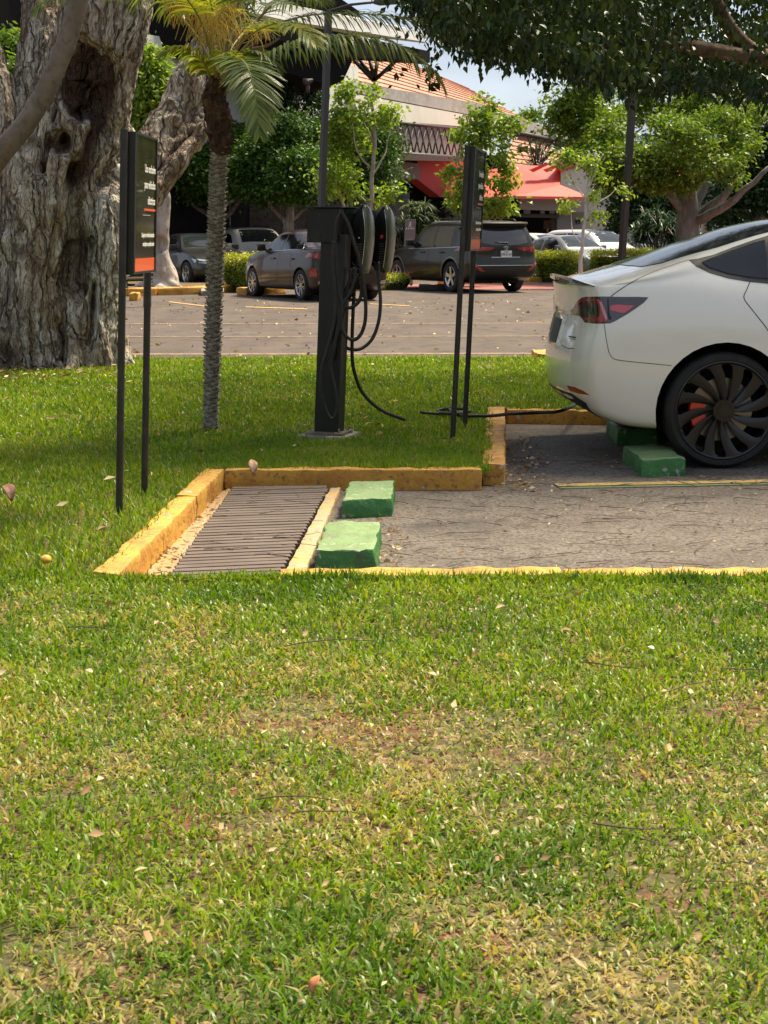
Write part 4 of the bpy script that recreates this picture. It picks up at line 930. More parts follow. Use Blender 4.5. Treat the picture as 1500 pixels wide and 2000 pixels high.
# ---------------------------------------------------------------- the other parked cars
GP = 'cars in the far car park'
def sedan_spec(L=4.6, W=1.80, H=1.45, wr=.325, wb=2.75, ro=1.0, deck=1.05, hatch=False):
    S = dict(L=L, W=W, wr=wr, tw=.21, ax_r=ro, ax_f=ro+wb, arch=wr+.055)
    f = L
    S['stations'] = [.14, .26, .45, .72, ro, ro+.35, ro+.75, ro+1.15, ro+1.6, ro+2.0, ro+2.35, ro+wb, f-.55, f-.3, f-.14]
    S['top'] = [(.14, deck), (.6, deck+.015), (.8, deck+.05), (ro+.3, H-.12), (ro+.7, H-.02), (ro+1.2, H), (ro+1.6, H-.03), (ro+2.0, H-.22), (ro+2.35, H-.44), (ro+wb, H-.52), (f-.45, H-.62), (f-.14, H-.76)] if not hatch else \
               [(.14, H-.30), (.30, H-.14), (.6, H-.03), (1.4, H), (ro+1.4, H-.02), (ro+1.9, H-.16), (ro+2.3, H-.42), (ro+wb, H-.50), (f-.45, H-.60), (f-.14, H-.76)]
    S['belt'] = [(.14, deck-.05), (1.0, deck-.06), (ro+1.5, deck-.11), (ro+2.3, deck-.14), (f-.5, deck-.25), (f-.14, deck-.38)]
    S['bot'] = [(.14, .30), (.5, .22), (f-.5, .2), (f-.14, .26)]
    h = W/2
    S['plan'] = [(.14, h*.82), (.26, h*.90), (.45, h*.96), (ro, h), (f-1.2, h), (f-.55, h*.94), (f-.3, h*.87), (f-.14, h*.76)]
    S['roofw'] = [(.5, h*.70), (ro+.5, h*.66), (ro+1.6, h*.66), (ro+2.2, h*.74)]
    S['rear'] = [(.25, .12), (.4, .02), (.55, -.02), (.7, .0), (.9, .05), (deck, .02), (1.3, .0)]
    S['front'] = [(.2, .10), (.4, .0), (.6, .01), (.8, .10)]
    S['bulge'] = .10
    return S
def suv_spec(L=4.95, W=1.93, H=1.73, wr=.375, wb=2.85, ro=1.12):
    S = dict(L=L, W=W, wr=wr, tw=.24, ax_r=ro, ax_f=ro+wb, arch=wr+.07)
    f = L; h = W/2
    S['stations'] = [.14, .24, .36, .55, .8, ro, ro+.4, ro+.9, ro+1.4, ro+1.8, ro+2.15, ro+2.45, ro+wb, f-.6, f-.32, f-.14]
    S['top'] = [(.14, H-.12), (.24, H-.055), (.45, H-.015), (1.3, H+.01), (ro+1.3, H), (ro+1.75, H-.10), (ro+2.2, H-.42), (ro+2.45, H-.58), (ro+wb, H-.66), (f-.45, H-.74), (f-.14, H-.90)]
    S['belt'] = [(.14, H-.60), (1.2, H-.62), (ro+1.6, H-.66), (ro+2.4, H-.70), (f-.5, H-.84), (f-.14, H-.98)]
    S['bot'] = [(.14, .36), (.5, .28), (f-.5, .26), (f-.14, .32)]
    S['plan'] = [(.14, h*.90), (.24, h*.945), (.36, h*.97), (ro, h), (f-1.2, h), (f-.6, h*.95), (f-.32, h*.88), (f-.14, h*.78)]
    S['roofw'] = [(.14, h*.72), (ro, h*.755), (ro+1.5, h*.74), (ro+2.2, h*.78)]
    S['rear'] = [(.3, .14), (.45, .03), (.6, -.03), (.72, -.01), (.85, .03), (H-.62, .05), (H-.45, .09), (H-.2, .20), (H-.08, .22)]
    S['rw'] = [(0, 1), (.14, 1), (.36, .8), (.55, .45), (.9, .0)]
    S['front'] = [(.2, .10), (.4, .0), (.8, .01), (1.0, .10)]
    S['bulge'] = .09; S['wbelt'] = .965
    return S
def common(root, S, bvh, wins, frontcol=m_trim, handles=True, hl=None, tl=None, pillar=m_trim, glass=m_glass, mirrors=True, step=.09, gaps=True, shield=None, rearglass=None, mirrormat=None, grille=True):
    L, H, W = S['L'], max(z for x, z in S['top']), S['W']; side = side_ray(1)
    def SP_(nm, poly, mat, off=.003): return project_patch(nm, bvh, poly, side, None, mat, root, step, off, .003, True)
    for wv in wins: SP_('window', wv, glass, .004)
    if shield: project_patch('windshield', bvh, shield, top_ray, None, m_glass2, root, step, .004, .003)
    if rearglass: project_patch('rear_window', bvh, rearglass, top_ray, None, glass, root, step, .004, .003)
    zb = interp(S['belt'], 2.5)
    if handles:
        for x in (S['ax_r']+.42, S['ax_r']+1.42):
            for s in (-1, 1):
                o, n_, _, _ = bvh.ray_cast(Vector((x, 3*s, zb-.12)), Vector((0, -s, 0)))
                if o is None: continue
                bm = bmesh.new(); box(bm, o+Vector((0, s*.02, 0)), (.20, .03, .032), bevel=.010); link('door_handle', bm, mirrormat or S['paint'], root, local=True)
    if mirrors:
        for s in (-1, 1):
            xm = S['ax_r']+2.0 if 'mirx' not in S else S['mirx']; o, n_, _, _ = bvh.ray_cast(Vector((xm, 3*s, zb+.06)), Vector((0, -s, 0)))
            if o is None: continue
            bm = bmesh.new(); box(bm, o+Vector((0, s*.12, .05)), (.10, .20, .15), bevel=.035); box(bm, o+Vector((0, s*.02, .0)), (.05, .10, .04)); link('side_mirror', bm, mirrormat or S['paint'], root, local=True, smooth=40)
    if gaps:
        for x in (S['ax_r']+.50, S['ax_r']+1.18, S['ax_r']+2.1):
            seam('door_gap', bvh, [(x-.08, zb-.01), (x-.03, zb-.25), (x, zb-.5), (x, .36)], side, m_seam, root, .010, True)
        seam('door_gap', bvh, [(S['ax_r']+.40, .31), (S['ax_r']+1.2, .30), (S['ax_f']-.45, .30)], side, m_seam, root, .012, True)
    fr = front_ray(L)
    if grille:
        project_patch('grille', bvh, [(-.42, .50), (.42, .50), (.36, .68), (-.36, .68)], fr, None, m_trim, root, step, .004, .004)
        project_patch('lower_intake', bvh, [(-.70, .28), (.70, .28), (.66, .42), (-.66, .42)], fr, None, m_trim, root, step, .004, .004)
    if hl:
        for s in (1, -1): project_patch('headlight', bvh, [(a*s, b) for a, b in hl], fr, None, m_lclear, root, step*.6, .006, .004)
    if tl:
        for s in (1, -1): project_patch('tail_light', bvh, [(a*s, b) for a, b in tl], rear_ray, None, m_lred, root, step*.6, .006, .004)
    bm = bmesh.new(); box(bm, (L/2, 0, .34), (L-.9, W*.62, .22), bevel=.05); link('underbody', bm, m_dark, root, local=True)
def place_by_wheel(S, px, py, heading, which='r', side=1, cz=0):
    """put the contact point of one wheel on the pixel where it meets the ground; side +1 is the car's left"""
    g = G(px, py, cz); h = Vector((heading[0], heading[1], 0)).normalized(); l = Vector((-h.y, h.x, 0))
    return car_frame(g-h*(S['ax_r'] if which == 'r' else S['ax_f'])-l*(side*(S['W']/2-.06)), heading)
# dark SUV
S = suv_spec(); S['paint'] = M('suv_paint', (.026, .021, .012), .3, .2, coat=.35, spec=.35)
MM = place_by_wheel(S, 882, 571, (-.45, .89), 'r', 1)
suv, sb, bv = new_car('dark_suv', 'dark grey SUV with silver wheels, rear towards the camera, behind the right sign', GP, S, MM, 3, plain_spokes(5, .30, .22, .04), m_rim, 'SUV', .66, 48)
H = 1.73; ro = S['ax_r']
common(suv, S, bv, [[(.62, 1.13), (1.02, 1.11), (1.02, 1.56), (.80, 1.55)], [(1.12, 1.11), (1.98, 1.08), (1.98, 1.60), (1.12, 1.575)], [(2.06, 1.08), (3.25, 1.06), (2.86, 1.40), (2.55, 1.56), (2.06, 1.60)]],
       hl=[(.45, .78), (.85, .80), (.86, .92), (.5, .88)], shield=[(2.95, .58), (3.45, .70), (3.47, 0), (3.45, -.70), (2.95, -.58), (2.9, 0)], mirrormat=m_trim)
project_patch('rear_window', bv, [(-.66, 1.20), (-.40, 1.15), (0, 1.135), (.40, 1.15), (.66, 1.20), (.58, 1.50), (-.58, 1.50)], rear_ray, None, M('suv_rear_glass', (.045, .038, .03), .06, .2, coat=1), suv, .08, .004, .004)
bm = bmesh.new(); rows = []
for i in range(13):
    y = (i/12-.5)*1.42; x0 = .20+.10*(abs(y)/.71)**2; rows.append([bm.verts.new(q) for q in ((x0+.35, y, 1.70), (x0-.02, y, 1.685), (x0-.045, y, 1.655), (x0+.02, y, 1.60), (x0+.10, y, 1.56), (x0+.33, y, 1.64))])
for a, b in zip(rows, rows[1:]):
    for j in range(6): bm.faces.new((a[j], a[(j+1) % 6], b[(j+1) % 6], b[j])).material_index = 1 if j in (2, 3) else 0
bm.faces.new(rows[0]); bm.faces.new(rows[-1][::-1]); bmesh.ops.recalc_face_normals(bm, faces=bm.faces); link('roof_spoiler', bm, [S['paint'], m_trim], suv, local=True, smooth=40)
RP = lambda nm, poly, mat, off=.004, st=.06: project_patch(nm, bv, poly, rear_ray, None, mat, suv, st, off, .004)
for s in (1, -1):
    RP('tail_light', [(a*s, b) for a, b in ((.28, 1.075), (.93, 1.11), (.945, 1.00), (.86, .97), (.42, 1.02))], m_lred, .008)
    RP('rear_reflector', [(a*s, b) for a, b in ((.58, .52), (.70, .52), (.90, .70), (.92, .74), (.84, .72))], m_lred, .006, .04)
    RP('tailgate_gap', [(a*s, b) for a, b in ((.80, 1.0), (.815, 1.0), (.79, .78), (.66, .735), (0, .735), (0, .745), (.65, .747), (.775, .79))], m_seam, .002, .03)
RP('licence_recess', [(-.38, .86), (.38, .86), (.33, 1.0), (-.33, 1.0)], M('recess', (.035, .033, .03), .4, .4), .003)
RP('recess_trim', [(-.40, .845), (.40, .845), (.40, .86), (-.40, .86)], m_rim, .008, .04)
RP('bumper_trim', [(-.80, .38), (.80, .38), (.84, .50), (.6, .56), (-.6, .56), (-.84, .50)], m_trim, .006)
RP('bumper_crease', [(-.82, .655), (.82, .655), (.82, .668), (-.82, .668)], m_rim, .002, .04)
bm = bmesh.new(); o, n_, _, _ = bv.ray_cast(Vector((-3, 0, .92)), Vector((1, 0, 0))); box(bm, (o.x-.02, 0, .93), (.012, .31, .155), bevel=.006); pl_ = link('number_plate', bm, m_plate, suv, local=True)
for st, z, sz in (('JTB-51-61', .895, .075), ('JAL MEXICO', .972, .022)):
    me = text_mesh(st, sz, 'CENTER', .001, .001); me.transform(Matrix.Translation((o.x-.029, 0, z)) @ Matrix(((0, 0, -1, 0), (-1, 0, 0, 0), (0, 1, 0, 0), (0, 0, 0, 1)))); link('plate_number', me, m_seam, pl_, local=True)
bm = bmesh.new(); o2, n_, _, _ = bv.ray_cast(Vector((-3, 0, 1.075)), Vector((1, 0, 0)))
for (rx, rz) in ((.062, .042), (.024, .040), (.048, .016)):
    cz = 1.075+(.012 if rz < .02 else 0); pts = [Vector((o2.x-.012, rx*math.cos(a*math.pi/8), cz+rz*math.sin(a*math.pi/8))) for a in range(17)]; tube(bm, pts, .005, 5, cap=False)
link('emblem', bm, m_rim, suv, local=True)
bm = bmesh.new(); o3, n_, _, _ = bv.ray_cast(Vector((-3, .05, 1.19)), Vector((1, 0, 0))); tube(bm, [Vector((o3.x-.02, -.05, 1.185)), Vector((o3.x-.01, .2, 1.20)), Vector((o3.x, .30, 1.20))], [.03, .015, .008], 8); link('rear_wiper', bm, m_trim, suv, local=True)
for wx in (S['ax_r'], S['ax_f']):       # bright arch mouldings
    for s in (1, -1):
        poly = [(wx+(S['arch']+.045)*math.cos(R(a)), S['wr']+(S['arch']+.045)*math.sin(R(a))) for a in range(0, 181, 12)]+[(wx+(S['arch']+.012)*math.cos(R(a)), S['wr']+(S['arch']+.012)*math.sin(R(a))) for a in range(180, -1, -12)]
        project_patch('arch_moulding', bv, poly, side_ray(s), None, M('arch_silver', (.22, .21, .19), .3, .7) if wx == S['ax_r'] and s == 1 else bpy.data.materials['arch_silver'], suv, .05, .006, .004)
for s in (1, -1): seam('window_trim', bv, [(.60, 1.10), (1.2, 1.085), (2.4, 1.055), (3.3, 1.04)], side_ray(s), m_rim, suv, .014)
for s in (-1, 1):
    bm = bmesh.new(); tube(bm, [Vector((.7, s*.66, 1.70)), Vector((.85, s*.66, 1.765)), Vector((1.8, s*.66, 1.785)), Vector((2.6, s*.66, 1.755)), Vector((2.75, s*.66, 1.70))], .014, 6); link('roof_rail', bm, m_trim, suv, local=True)
# brown sedan
S = sedan_spec(4.6, 1.77, 1.50, .325, 2.65, 1.02, 1.10); S['paint'] = M('brown_paint', (.024, .010, .006), .3, .1, coat=.5, spec=.35)
MM = place_by_wheel(S, 590, 587, (-.46, .89), 'r', 1)
c, b_, bv = new_car('brown_sedan', 'brown sedan with chrome trim and silver wheels parked behind the charging post', GP, S, MM, 3, plain_spokes(8, .12, .10, .03, True), m_rim, 'car', .70, 40)
common(c, S, bv, [[(.98, 1.09), (1.30, 1.085), (1.36, 1.36), (1.22, 1.31)], [(1.36, 1.085), (2.02, 1.06), (2.02, 1.385), (1.42, 1.375)], [(2.10, 1.06), (3.05, 1.03), (2.72, 1.26), (2.45, 1.375), (2.10, 1.39)]],
       tl=[(.38, .98), (.84, 1.0), (.86, .90), (.60, .86)], hl=[(.5, .66), (.84, .70), (.84, .80), (.55, .76)], shield=[(2.72, .50), (3.18, .62), (3.20, 0), (3.18, -.62), (2.72, -.50), (2.66, 0)], rearglass=[(.78, .55), (1.28, .50), (1.34, 0), (1.28, -.50), (.78, -.55), (.74, 0)], mirrormat=None)
for s in (1, -1):
    project_patch('tail_light', bv, [(.20, .98), (.62, 1.0), (.50, .92), (.18, .88)], side_ray(s), None, m_lred, c, .05, .007, .004)
    project_patch('exhaust_trim', bv, [(s*.56, .36), (s*.78, .36), (s*.78, .43), (s*.60, .43)], rear_ray, None, m_rim, c, .05, .006, .004)
    project_patch('rear_reflector', bv, [(s*.80, .50), (s*.86, .52), (s*.86, .70), (s*.82, .68)], rear_ray, None, m_lred, c, .05, .006, .004)
    seam('window_trim', bv, [(.9, 1.065), (1.6, 1.062), (2.4, 1.035), (3.1, 1.015)], side_ray(s), m_rim, c, .014)
project_patch('chrome_bar', bv, [(-.45, .985), (.45, .985), (.45, 1.01), (-.45, 1.01)], rear_ray, None, m_rim, c, .05, .006, .003)
# cars facing the camera's right
def facing_car(name, label, S, px, py, head, which, side, wins, glass=m_glass, hl=None, cat='car', level=2, roofmat=None, shield=None, **kw):
    MM = place_by_wheel(S, px, py, head, which, side)
    r_, b_, bv_ = new_car(name, label, GP, S, MM, level, plain_spokes(5, .2, .14, .03, True), m_rim, cat, .7, 28)
    common(r_, S, bv_, wins, hl=hl, shield=shield, glass=glass, step=.12, **kw); return r_, S, bv_
def sedan_wins(S):
    ro = S['ax_r']; z = interp(S['belt'], ro+1)+.03; zt = max(q for _, q in S['top'])-.085
    return [[(ro+.02, z), (ro+.98, z-.02), (ro+.98, zt), (ro+.45, zt-.03)], [(ro+1.06, z-.02), (ro+1.98, z-.05), (ro+1.68, zt-.12), (ro+1.42, zt), (ro+1.06, zt)]]
def sedan_shield(S):
    ro = S['ax_r']; w_ = S['W']/2; return [(ro+1.62, w_*.58), (ro+2.22, w_*.74), (ro+2.26, 0), (ro+2.22, -w_*.74), (ro+1.62, -w_*.58), (ro+1.56, 0)]
HLs = [(.46, .60), (.80, .64), (.82, .75), (.50, .71)]
S = sedan_spec(4.65, 1.82, 1.44, .33, 2.81, 1.02); S['paint'] = paint('charcoal_paint', (.012, .011, .011), metal=.15)
facing_car('dark_sedan', 'dark grey sedan facing the camera between the dead trunk and the palm', S, 366, 558, (.47, -.88), 'f', -1, sedan_wins(S), hl=HLs, shield=sedan_shield(S), mirrormat=m_trim)
S = suv_spec(4.3, 1.82, 1.62, .34, 2.65, .9); S['paint'] = paint('ivory_paint', (.60, .58, .53), metal=0)
r_, S, bv_ = facing_car('pale_suv', 'cream SUV with a dark roof and roof rails behind the brown sedan', S, 472, 549, (.42, -.9), 'f', -1, [[(.5, 1.02), (1.2, 1.0), (1.2, 1.45), (.62, 1.42)], [(1.26, 1.0), (1.9, 1.0), (1.9, 1.47), (1.26, 1.46)], [(1.98, 1.0), (2.9, .97), (2.4, 1.38), (1.98, 1.47)]], hl=HLs, shield=[(2.5, .55), (3.1, .66), (3.12, 0), (3.1, -.66), (2.5, -.55), (2.45, 0)], cat='SUV')
project_patch('roof_panel', bv_, [(.35, .62), (2.42, .60), (2.45, 0), (2.42, -.60), (.35, -.62)], top_ray, None, m_trim, r_, .12, .005, .004)
for s in (-1, 1):
    bm = bmesh.new(); tube(bm, [Vector((.6, s*.64, 1.60)), Vector((.75, s*.64, 1.67)), Vector((2.1, s*.64, 1.67)), Vector((2.3, s*.64, 1.58))], .016, 6); link('roof_rail', bm, m_trim, r_, local=True)
S = sedan_spec(4.3, 1.8, 1.42, .32, 2.6, .85, hatch=True); S['paint'] = paint('white_paint_a', (.62, .61, .58), metal=0)
facing_car('white_hatchback', 'white car seen through the gap between the left sign and the dead trunk', S, 200, 566, (.75, -.66), 'f', -1, sedan_wins(S), hl=HLs, shield=sedan_shield(S))
S = sedan_spec(4.0, 1.75, 1.47, .31, 2.5, .75, hatch=True); S['paint'] = paint('white_paint_b', (.66, .65, .60), metal=0)
facing_car('white_hatchback', 'small white car with a rounded bonnet just right of the dark SUV', S, 1068, 541, (.62, -.78), 'f', -1, sedan_wins(S), hl=HLs, shield=sedan_shield(S))
S = sedan_spec(4.5, 1.86, 1.40, .33, 2.7, .9, deck=1.0); S['paint'] = paint('silver_paint', (.24, .235, .225), metal=.4)
r_, S, bv_ = facing_car('silver_coupe', 'silver car with a large black grille behind the thin pale-trunked tree', S, 1118, 545, (.52, -.85), 'f', -1, sedan_wins(S), hl=HLs, shield=sedan_shield(S), grille=False)
project_patch('grille', bv_, [(-.45, .32), (.45, .32), (.52, .62), (-.52, .62)], front_ray(S['L']), None, m_trim, r_, .06, .006, .004)
bm = bmesh.new()
for k in range(4):
    o_ = bv_.ray_cast(Vector((S['L']+2, 0, .55)), Vector((-1, 0, 0)))[0]; pts = [Vector((o_.x+.02, -.135+.09*k+.055*math.cos(a*math.pi/8), .55+.055*math.sin(a*math.pi/8))) for a in range(17)]; tube(bm, pts, .007, 5, cap=False)
link('ring_emblem', bm, m_rim, r_, local=True)
S = suv_spec(4.5, 1.85, 1.60, .35, 2.7, .92); S['paint'] = paint('white_paint_c', (.68, .67, .63), metal=0)
facing_car('white_suv', 'white SUV with a dark sloping windscreen left of the right-hand lamp post', S, 1180, 536, (.60, -.80), 'f', -1, [[(.5, 1.02), (1.5, 1.0), (1.5, 1.46), (.72, 1.42)], [(1.56, 1.0), (2.85, .97), (2.3, 1.38), (1.95, 1.46), (1.56, 1.47)]], hl=HLs, shield=[(2.3, .58), (3.15, .68), (3.17, 0), (3.15, -.68), (2.3, -.58), (2.25, 0)], cat='SUV')
S = sedan_spec(4.6, 1.82, 1.46, .33, 2.75, 1.0); S['paint'] = paint('grey_paint', (.07, .07, .072), metal=.3)
facing_car('grey_sedan', 'grey sedan right of the right-hand lamp post, mostly behind the hedge', S, 1262, 534, (.60, -.80), 'f', -1, sedan_wins(S), hl=HLs, shield=sedan_shield(S))
S = sedan_spec(4.4, 1.8, 1.45, .32, 2.65, .95); S['paint'] = paint('black_paint', (.012, .012, .012), metal=.2)
facing_car('black_car', 'black car roof showing behind the white car, far right', S, 1325, 531, (.60, -.80), 'f', -1, sedan_wins(S), hl=HLs, shield=sedan_shield(S))
S = suv_spec(4.6, 1.85, 1.66, .35, 2.7, .95); S['paint'] = paint('red_paint', (.50, .03, .025), metal=.1)
facing_car('red_suv', 'bright red car whose roof shows above the white car', S, 1385, 532, (.5, -.86), 'f', -1, [[(.5, 1.06), (1.5, 1.04), (1.5, 1.50), (.72, 1.46)]], hl=HLs, shield=[(2.3, .58), (3.1, .68), (3.12, 0), (3.1, -.68), (2.3, -.58), (2.25, 0)], cat='SUV')
S = sedan_spec(4.4, 1.8, 1.46, .32, 2.65, .95); S['paint'] = paint('graphite_paint', (.02, .018, .016), metal=.2)
facing_car('graphite_car', 'dark car with a pale bonnet half hidden between the crossing sign and the dark SUV', S, 775, 545, (-.45, .89), 'r', 1, sedan_wins(S), hl=HLs, shield=sedan_shield(S))
# ================================================================ trees, palm, hedges
def leaf_mesh(name, C, size, asp, rg, droop=.0, fold=True, outward=None, wave=0.0):
    """C (n,3) leaf positions; returns mesh of little folded leaves"""
    n = len(C); a = rg.uniform(0, 2*np.pi, n); el = rg.uniform(-1.2, .5, n)-droop
    d = np.stack([np.cos(a)*np.cos(el), np.sin(a)*np.cos(el), np.sin(el)], 1)
    if outward is not None: d = d+outward*.8; d /= np.linalg.norm(d, axis=1, keepdims=True)
    u = rg.normal(0, 1, (n, 3)); u[:, 2] += .9; s = np.cross(d, u); s /= np.linalg.norm(s, axis=1, keepdims=True)+1e-9
    nn = np.cross(s, d); L = (size*rg.uniform(.65, 1.3, n))[:, None]; W = L*asp/2
    if fold:
        V = np.stack([C, C+d*L*.42+s*W+nn*W*.35, C+d*L*.5, C+d*L*.42-s*W+nn*W*.35, C+d*L-nn*L*.10], 1).reshape(-1, 3); i = np.arange(n)*5
        F = np.concatenate([np.stack([i, i+1, i+2], 1), np.stack([i+1, i+4, i+2], 1), np.stack([i, i+2, i+3], 1), np.stack([i+2, i+4, i+3], 1)]); k = 5
    else:
        V = np.stack([C, C+d*L*.45+s*W, C+d*L-nn*L*.1, C+d*L*.45-s*W], 1).reshape(-1, 3); i = np.arange(n)*4; F = np.stack([i, i+1, i+2, i+3], 1); k = 4
    rnd = rg.random(n)
    return V, F, k, rnd
def crown(name, blobs, ncl, per, cl_r, size, asp, mat, parent, seed, clip=None, fold=False, shell=.55, droop=0.0, tone=.0, gap=None, gapt=0.0):
    """blobs: (centre, (rx, ry, rz)); leaves gathered in clusters near the blobs' surface"""
    rg = np.random.default_rng(seed); vol = np.array([r[0]*r[1]+r[1]*r[2]+r[0]*r[2] for c, r in blobs]); pb = vol/vol.sum(); bi = rg.choice(len(blobs), ncl, p=pb)
    cen = np.array([list(b[0]) for b in blobs])[bi]; rad = np.array([list(b[1]) for b in blobs])[bi]
    d = rg.normal(0, 1, (ncl, 3)); d /= np.linalg.norm(d, axis=1, keepdims=True); rr_ = shell+(1.04-shell)*rg.random(ncl)**.6
    cc = cen+d*rad*rr_[:, None]
    if gap is not None: g_ = np.array([noise.noise(Vector(q)*gap) for q in cc]); k = g_ > -.12+gapt; cc, d, ncl = cc[k], d[k], int(k.sum())
    if clip is not None: k = clip(cc); cc, d = cc[k], d[k]
    nc = len(cc); tone_c = np.clip(rg.normal(.5, .16, nc), 0, 1)
    cr = cl_r*rg.uniform(.5, 1.4, nc); P_ = np.repeat(cc, per, 0)+rg.normal(0, 1, (nc*per, 3))*np.repeat(cr, per)[:, None]*np.array([1, 1, .6]); O = np.repeat(d, per, 0)
    V, F, k, rnd = leaf_mesh(name, P_, size, asp, rg, droop, fold, O*.5)
    rr2 = np.clip(np.repeat(tone_c, per)*.7+rnd*.5-.1+tone, 0, 1)
    me = np_mesh(name, V, F, F.shape[1], {'rnd': np.repeat(rr2, k)})
    return link(name, me, mat, parent)
def limb(bm, pts, rads, seg=10, k=5, jit=.0, seed=0):
    sp = spline([Vector(p) for p in pts], k); n = len(sp); rr_ = [interp([(i/(len(rads)-1), r) for i, r in enumerate(rads)], j/(n-1)) for j in range(n)]
    if jit: sp = [p+noise.noise_vector(p*2+Vector((seed, 0, 0)))*jit for p in sp]
    tube(bm, sp, rr_, seg)
m_bark = M('bark_grey', (.20, .165, .135), .9, var=[((.34, .31, .27), 3, .45, .62, (1, 1, .35)), ((.07, .05, .04), 12, .5, .68, (1, 1, .3))], bump=[(18, .03, (1, 1, .3))])
m_barkp = M('bark_pale', (.36, .32, .27), .85, var=[((.22, .18, .14), 4, .45, .65, (1, 1, .3)), ((.50, .47, .42), 9, .55, .7)], bump=[(20, .02, (1, 1, .4))])
f_dark = foliage_mat('ficus_dark', (.014, .042, .006), (.038, .095, .010), (.12, .21, .022), rough=.5, trans=.22)
f_canopy = foliage_mat('canopy_leaf', (.008, .020, .004), (.022, .048, .008), (.09, .14, .025), rough=.36, trans=.10)
f_mid = foliage_mat('ficus_mid', (.030, .085, .012), (.10, .175, .018), (.24, .31, .035), rough=.48, trans=.32)
f_young = foliage_mat('young_leaf', (.075, .15, .018), (.18, .27, .030), (.34, .42, .07), rough=.4, trans=.42)
f_hedge = foliage_mat('hedge_leaf', (.07, .14, .012), (.20, .25, .020), (.40, .40, .03), rough=.42, trans=.35)
f_shade = foliage_mat('shade_leaf', (.010, .028, .008), (.022, .055, .012), (.045, .09, .02), rough=.4, trans=.2)
f_grey = foliage_mat('spiky_leaf', (.030, .055, .022), (.065, .10, .04), (.12, .16, .07), rough=.5, trans=.25)
def gz(px, py, Y, z=0.0):
    p = P(px, py, Y); p.z = z; return p
def rot_lean(): pass
# ---------------------------------------------------------------- the big old tree
def organic(name, tubes, voxel, mat, parent, disp):
    bm = bmesh.new()
    for pts, rads in tubes: limb(bm, pts, rads, 16, 6)
    me = bpy.data.meshes.new(name); bm.to_mesh(me); bm.free(); ob = bpy.data.objects.new(name, me); COL.objects.link(ob)
    r = ob.modifiers.new('r', 'REMESH'); r.mode = 'VOXEL'; r.voxel_size = voxel; r.use_smooth_shade = True
    s = ob.modifiers.new('s', 'SMOOTH'); s.factor = .5; s.iterations = 6
    dg = bpy.context.evaluated_depsgraph_get(); m2 = bpy.data.meshes.new_from_object(ob.evaluated_get(dg)); bpy.data.objects.remove(ob)
    nv = len(m2.vertices); co = np.empty(nv*3, np.float32); m2.vertices.foreach_get('co', co); co = co.reshape(-1, 3)
    nm = np.empty(nv*3, np.float32); m2.vertex_normals.foreach_get('vector', nm); nm = nm.reshape(-1, 3)
    d = np.array([disp(Vector(c), Vector(n)) for c, n in zip(co, nm)], dtype=np.float32)
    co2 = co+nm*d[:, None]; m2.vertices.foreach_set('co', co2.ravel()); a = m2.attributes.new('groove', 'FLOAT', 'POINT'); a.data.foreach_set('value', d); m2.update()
    m2.shade_smooth(); return link(name, m2, mat, parent)
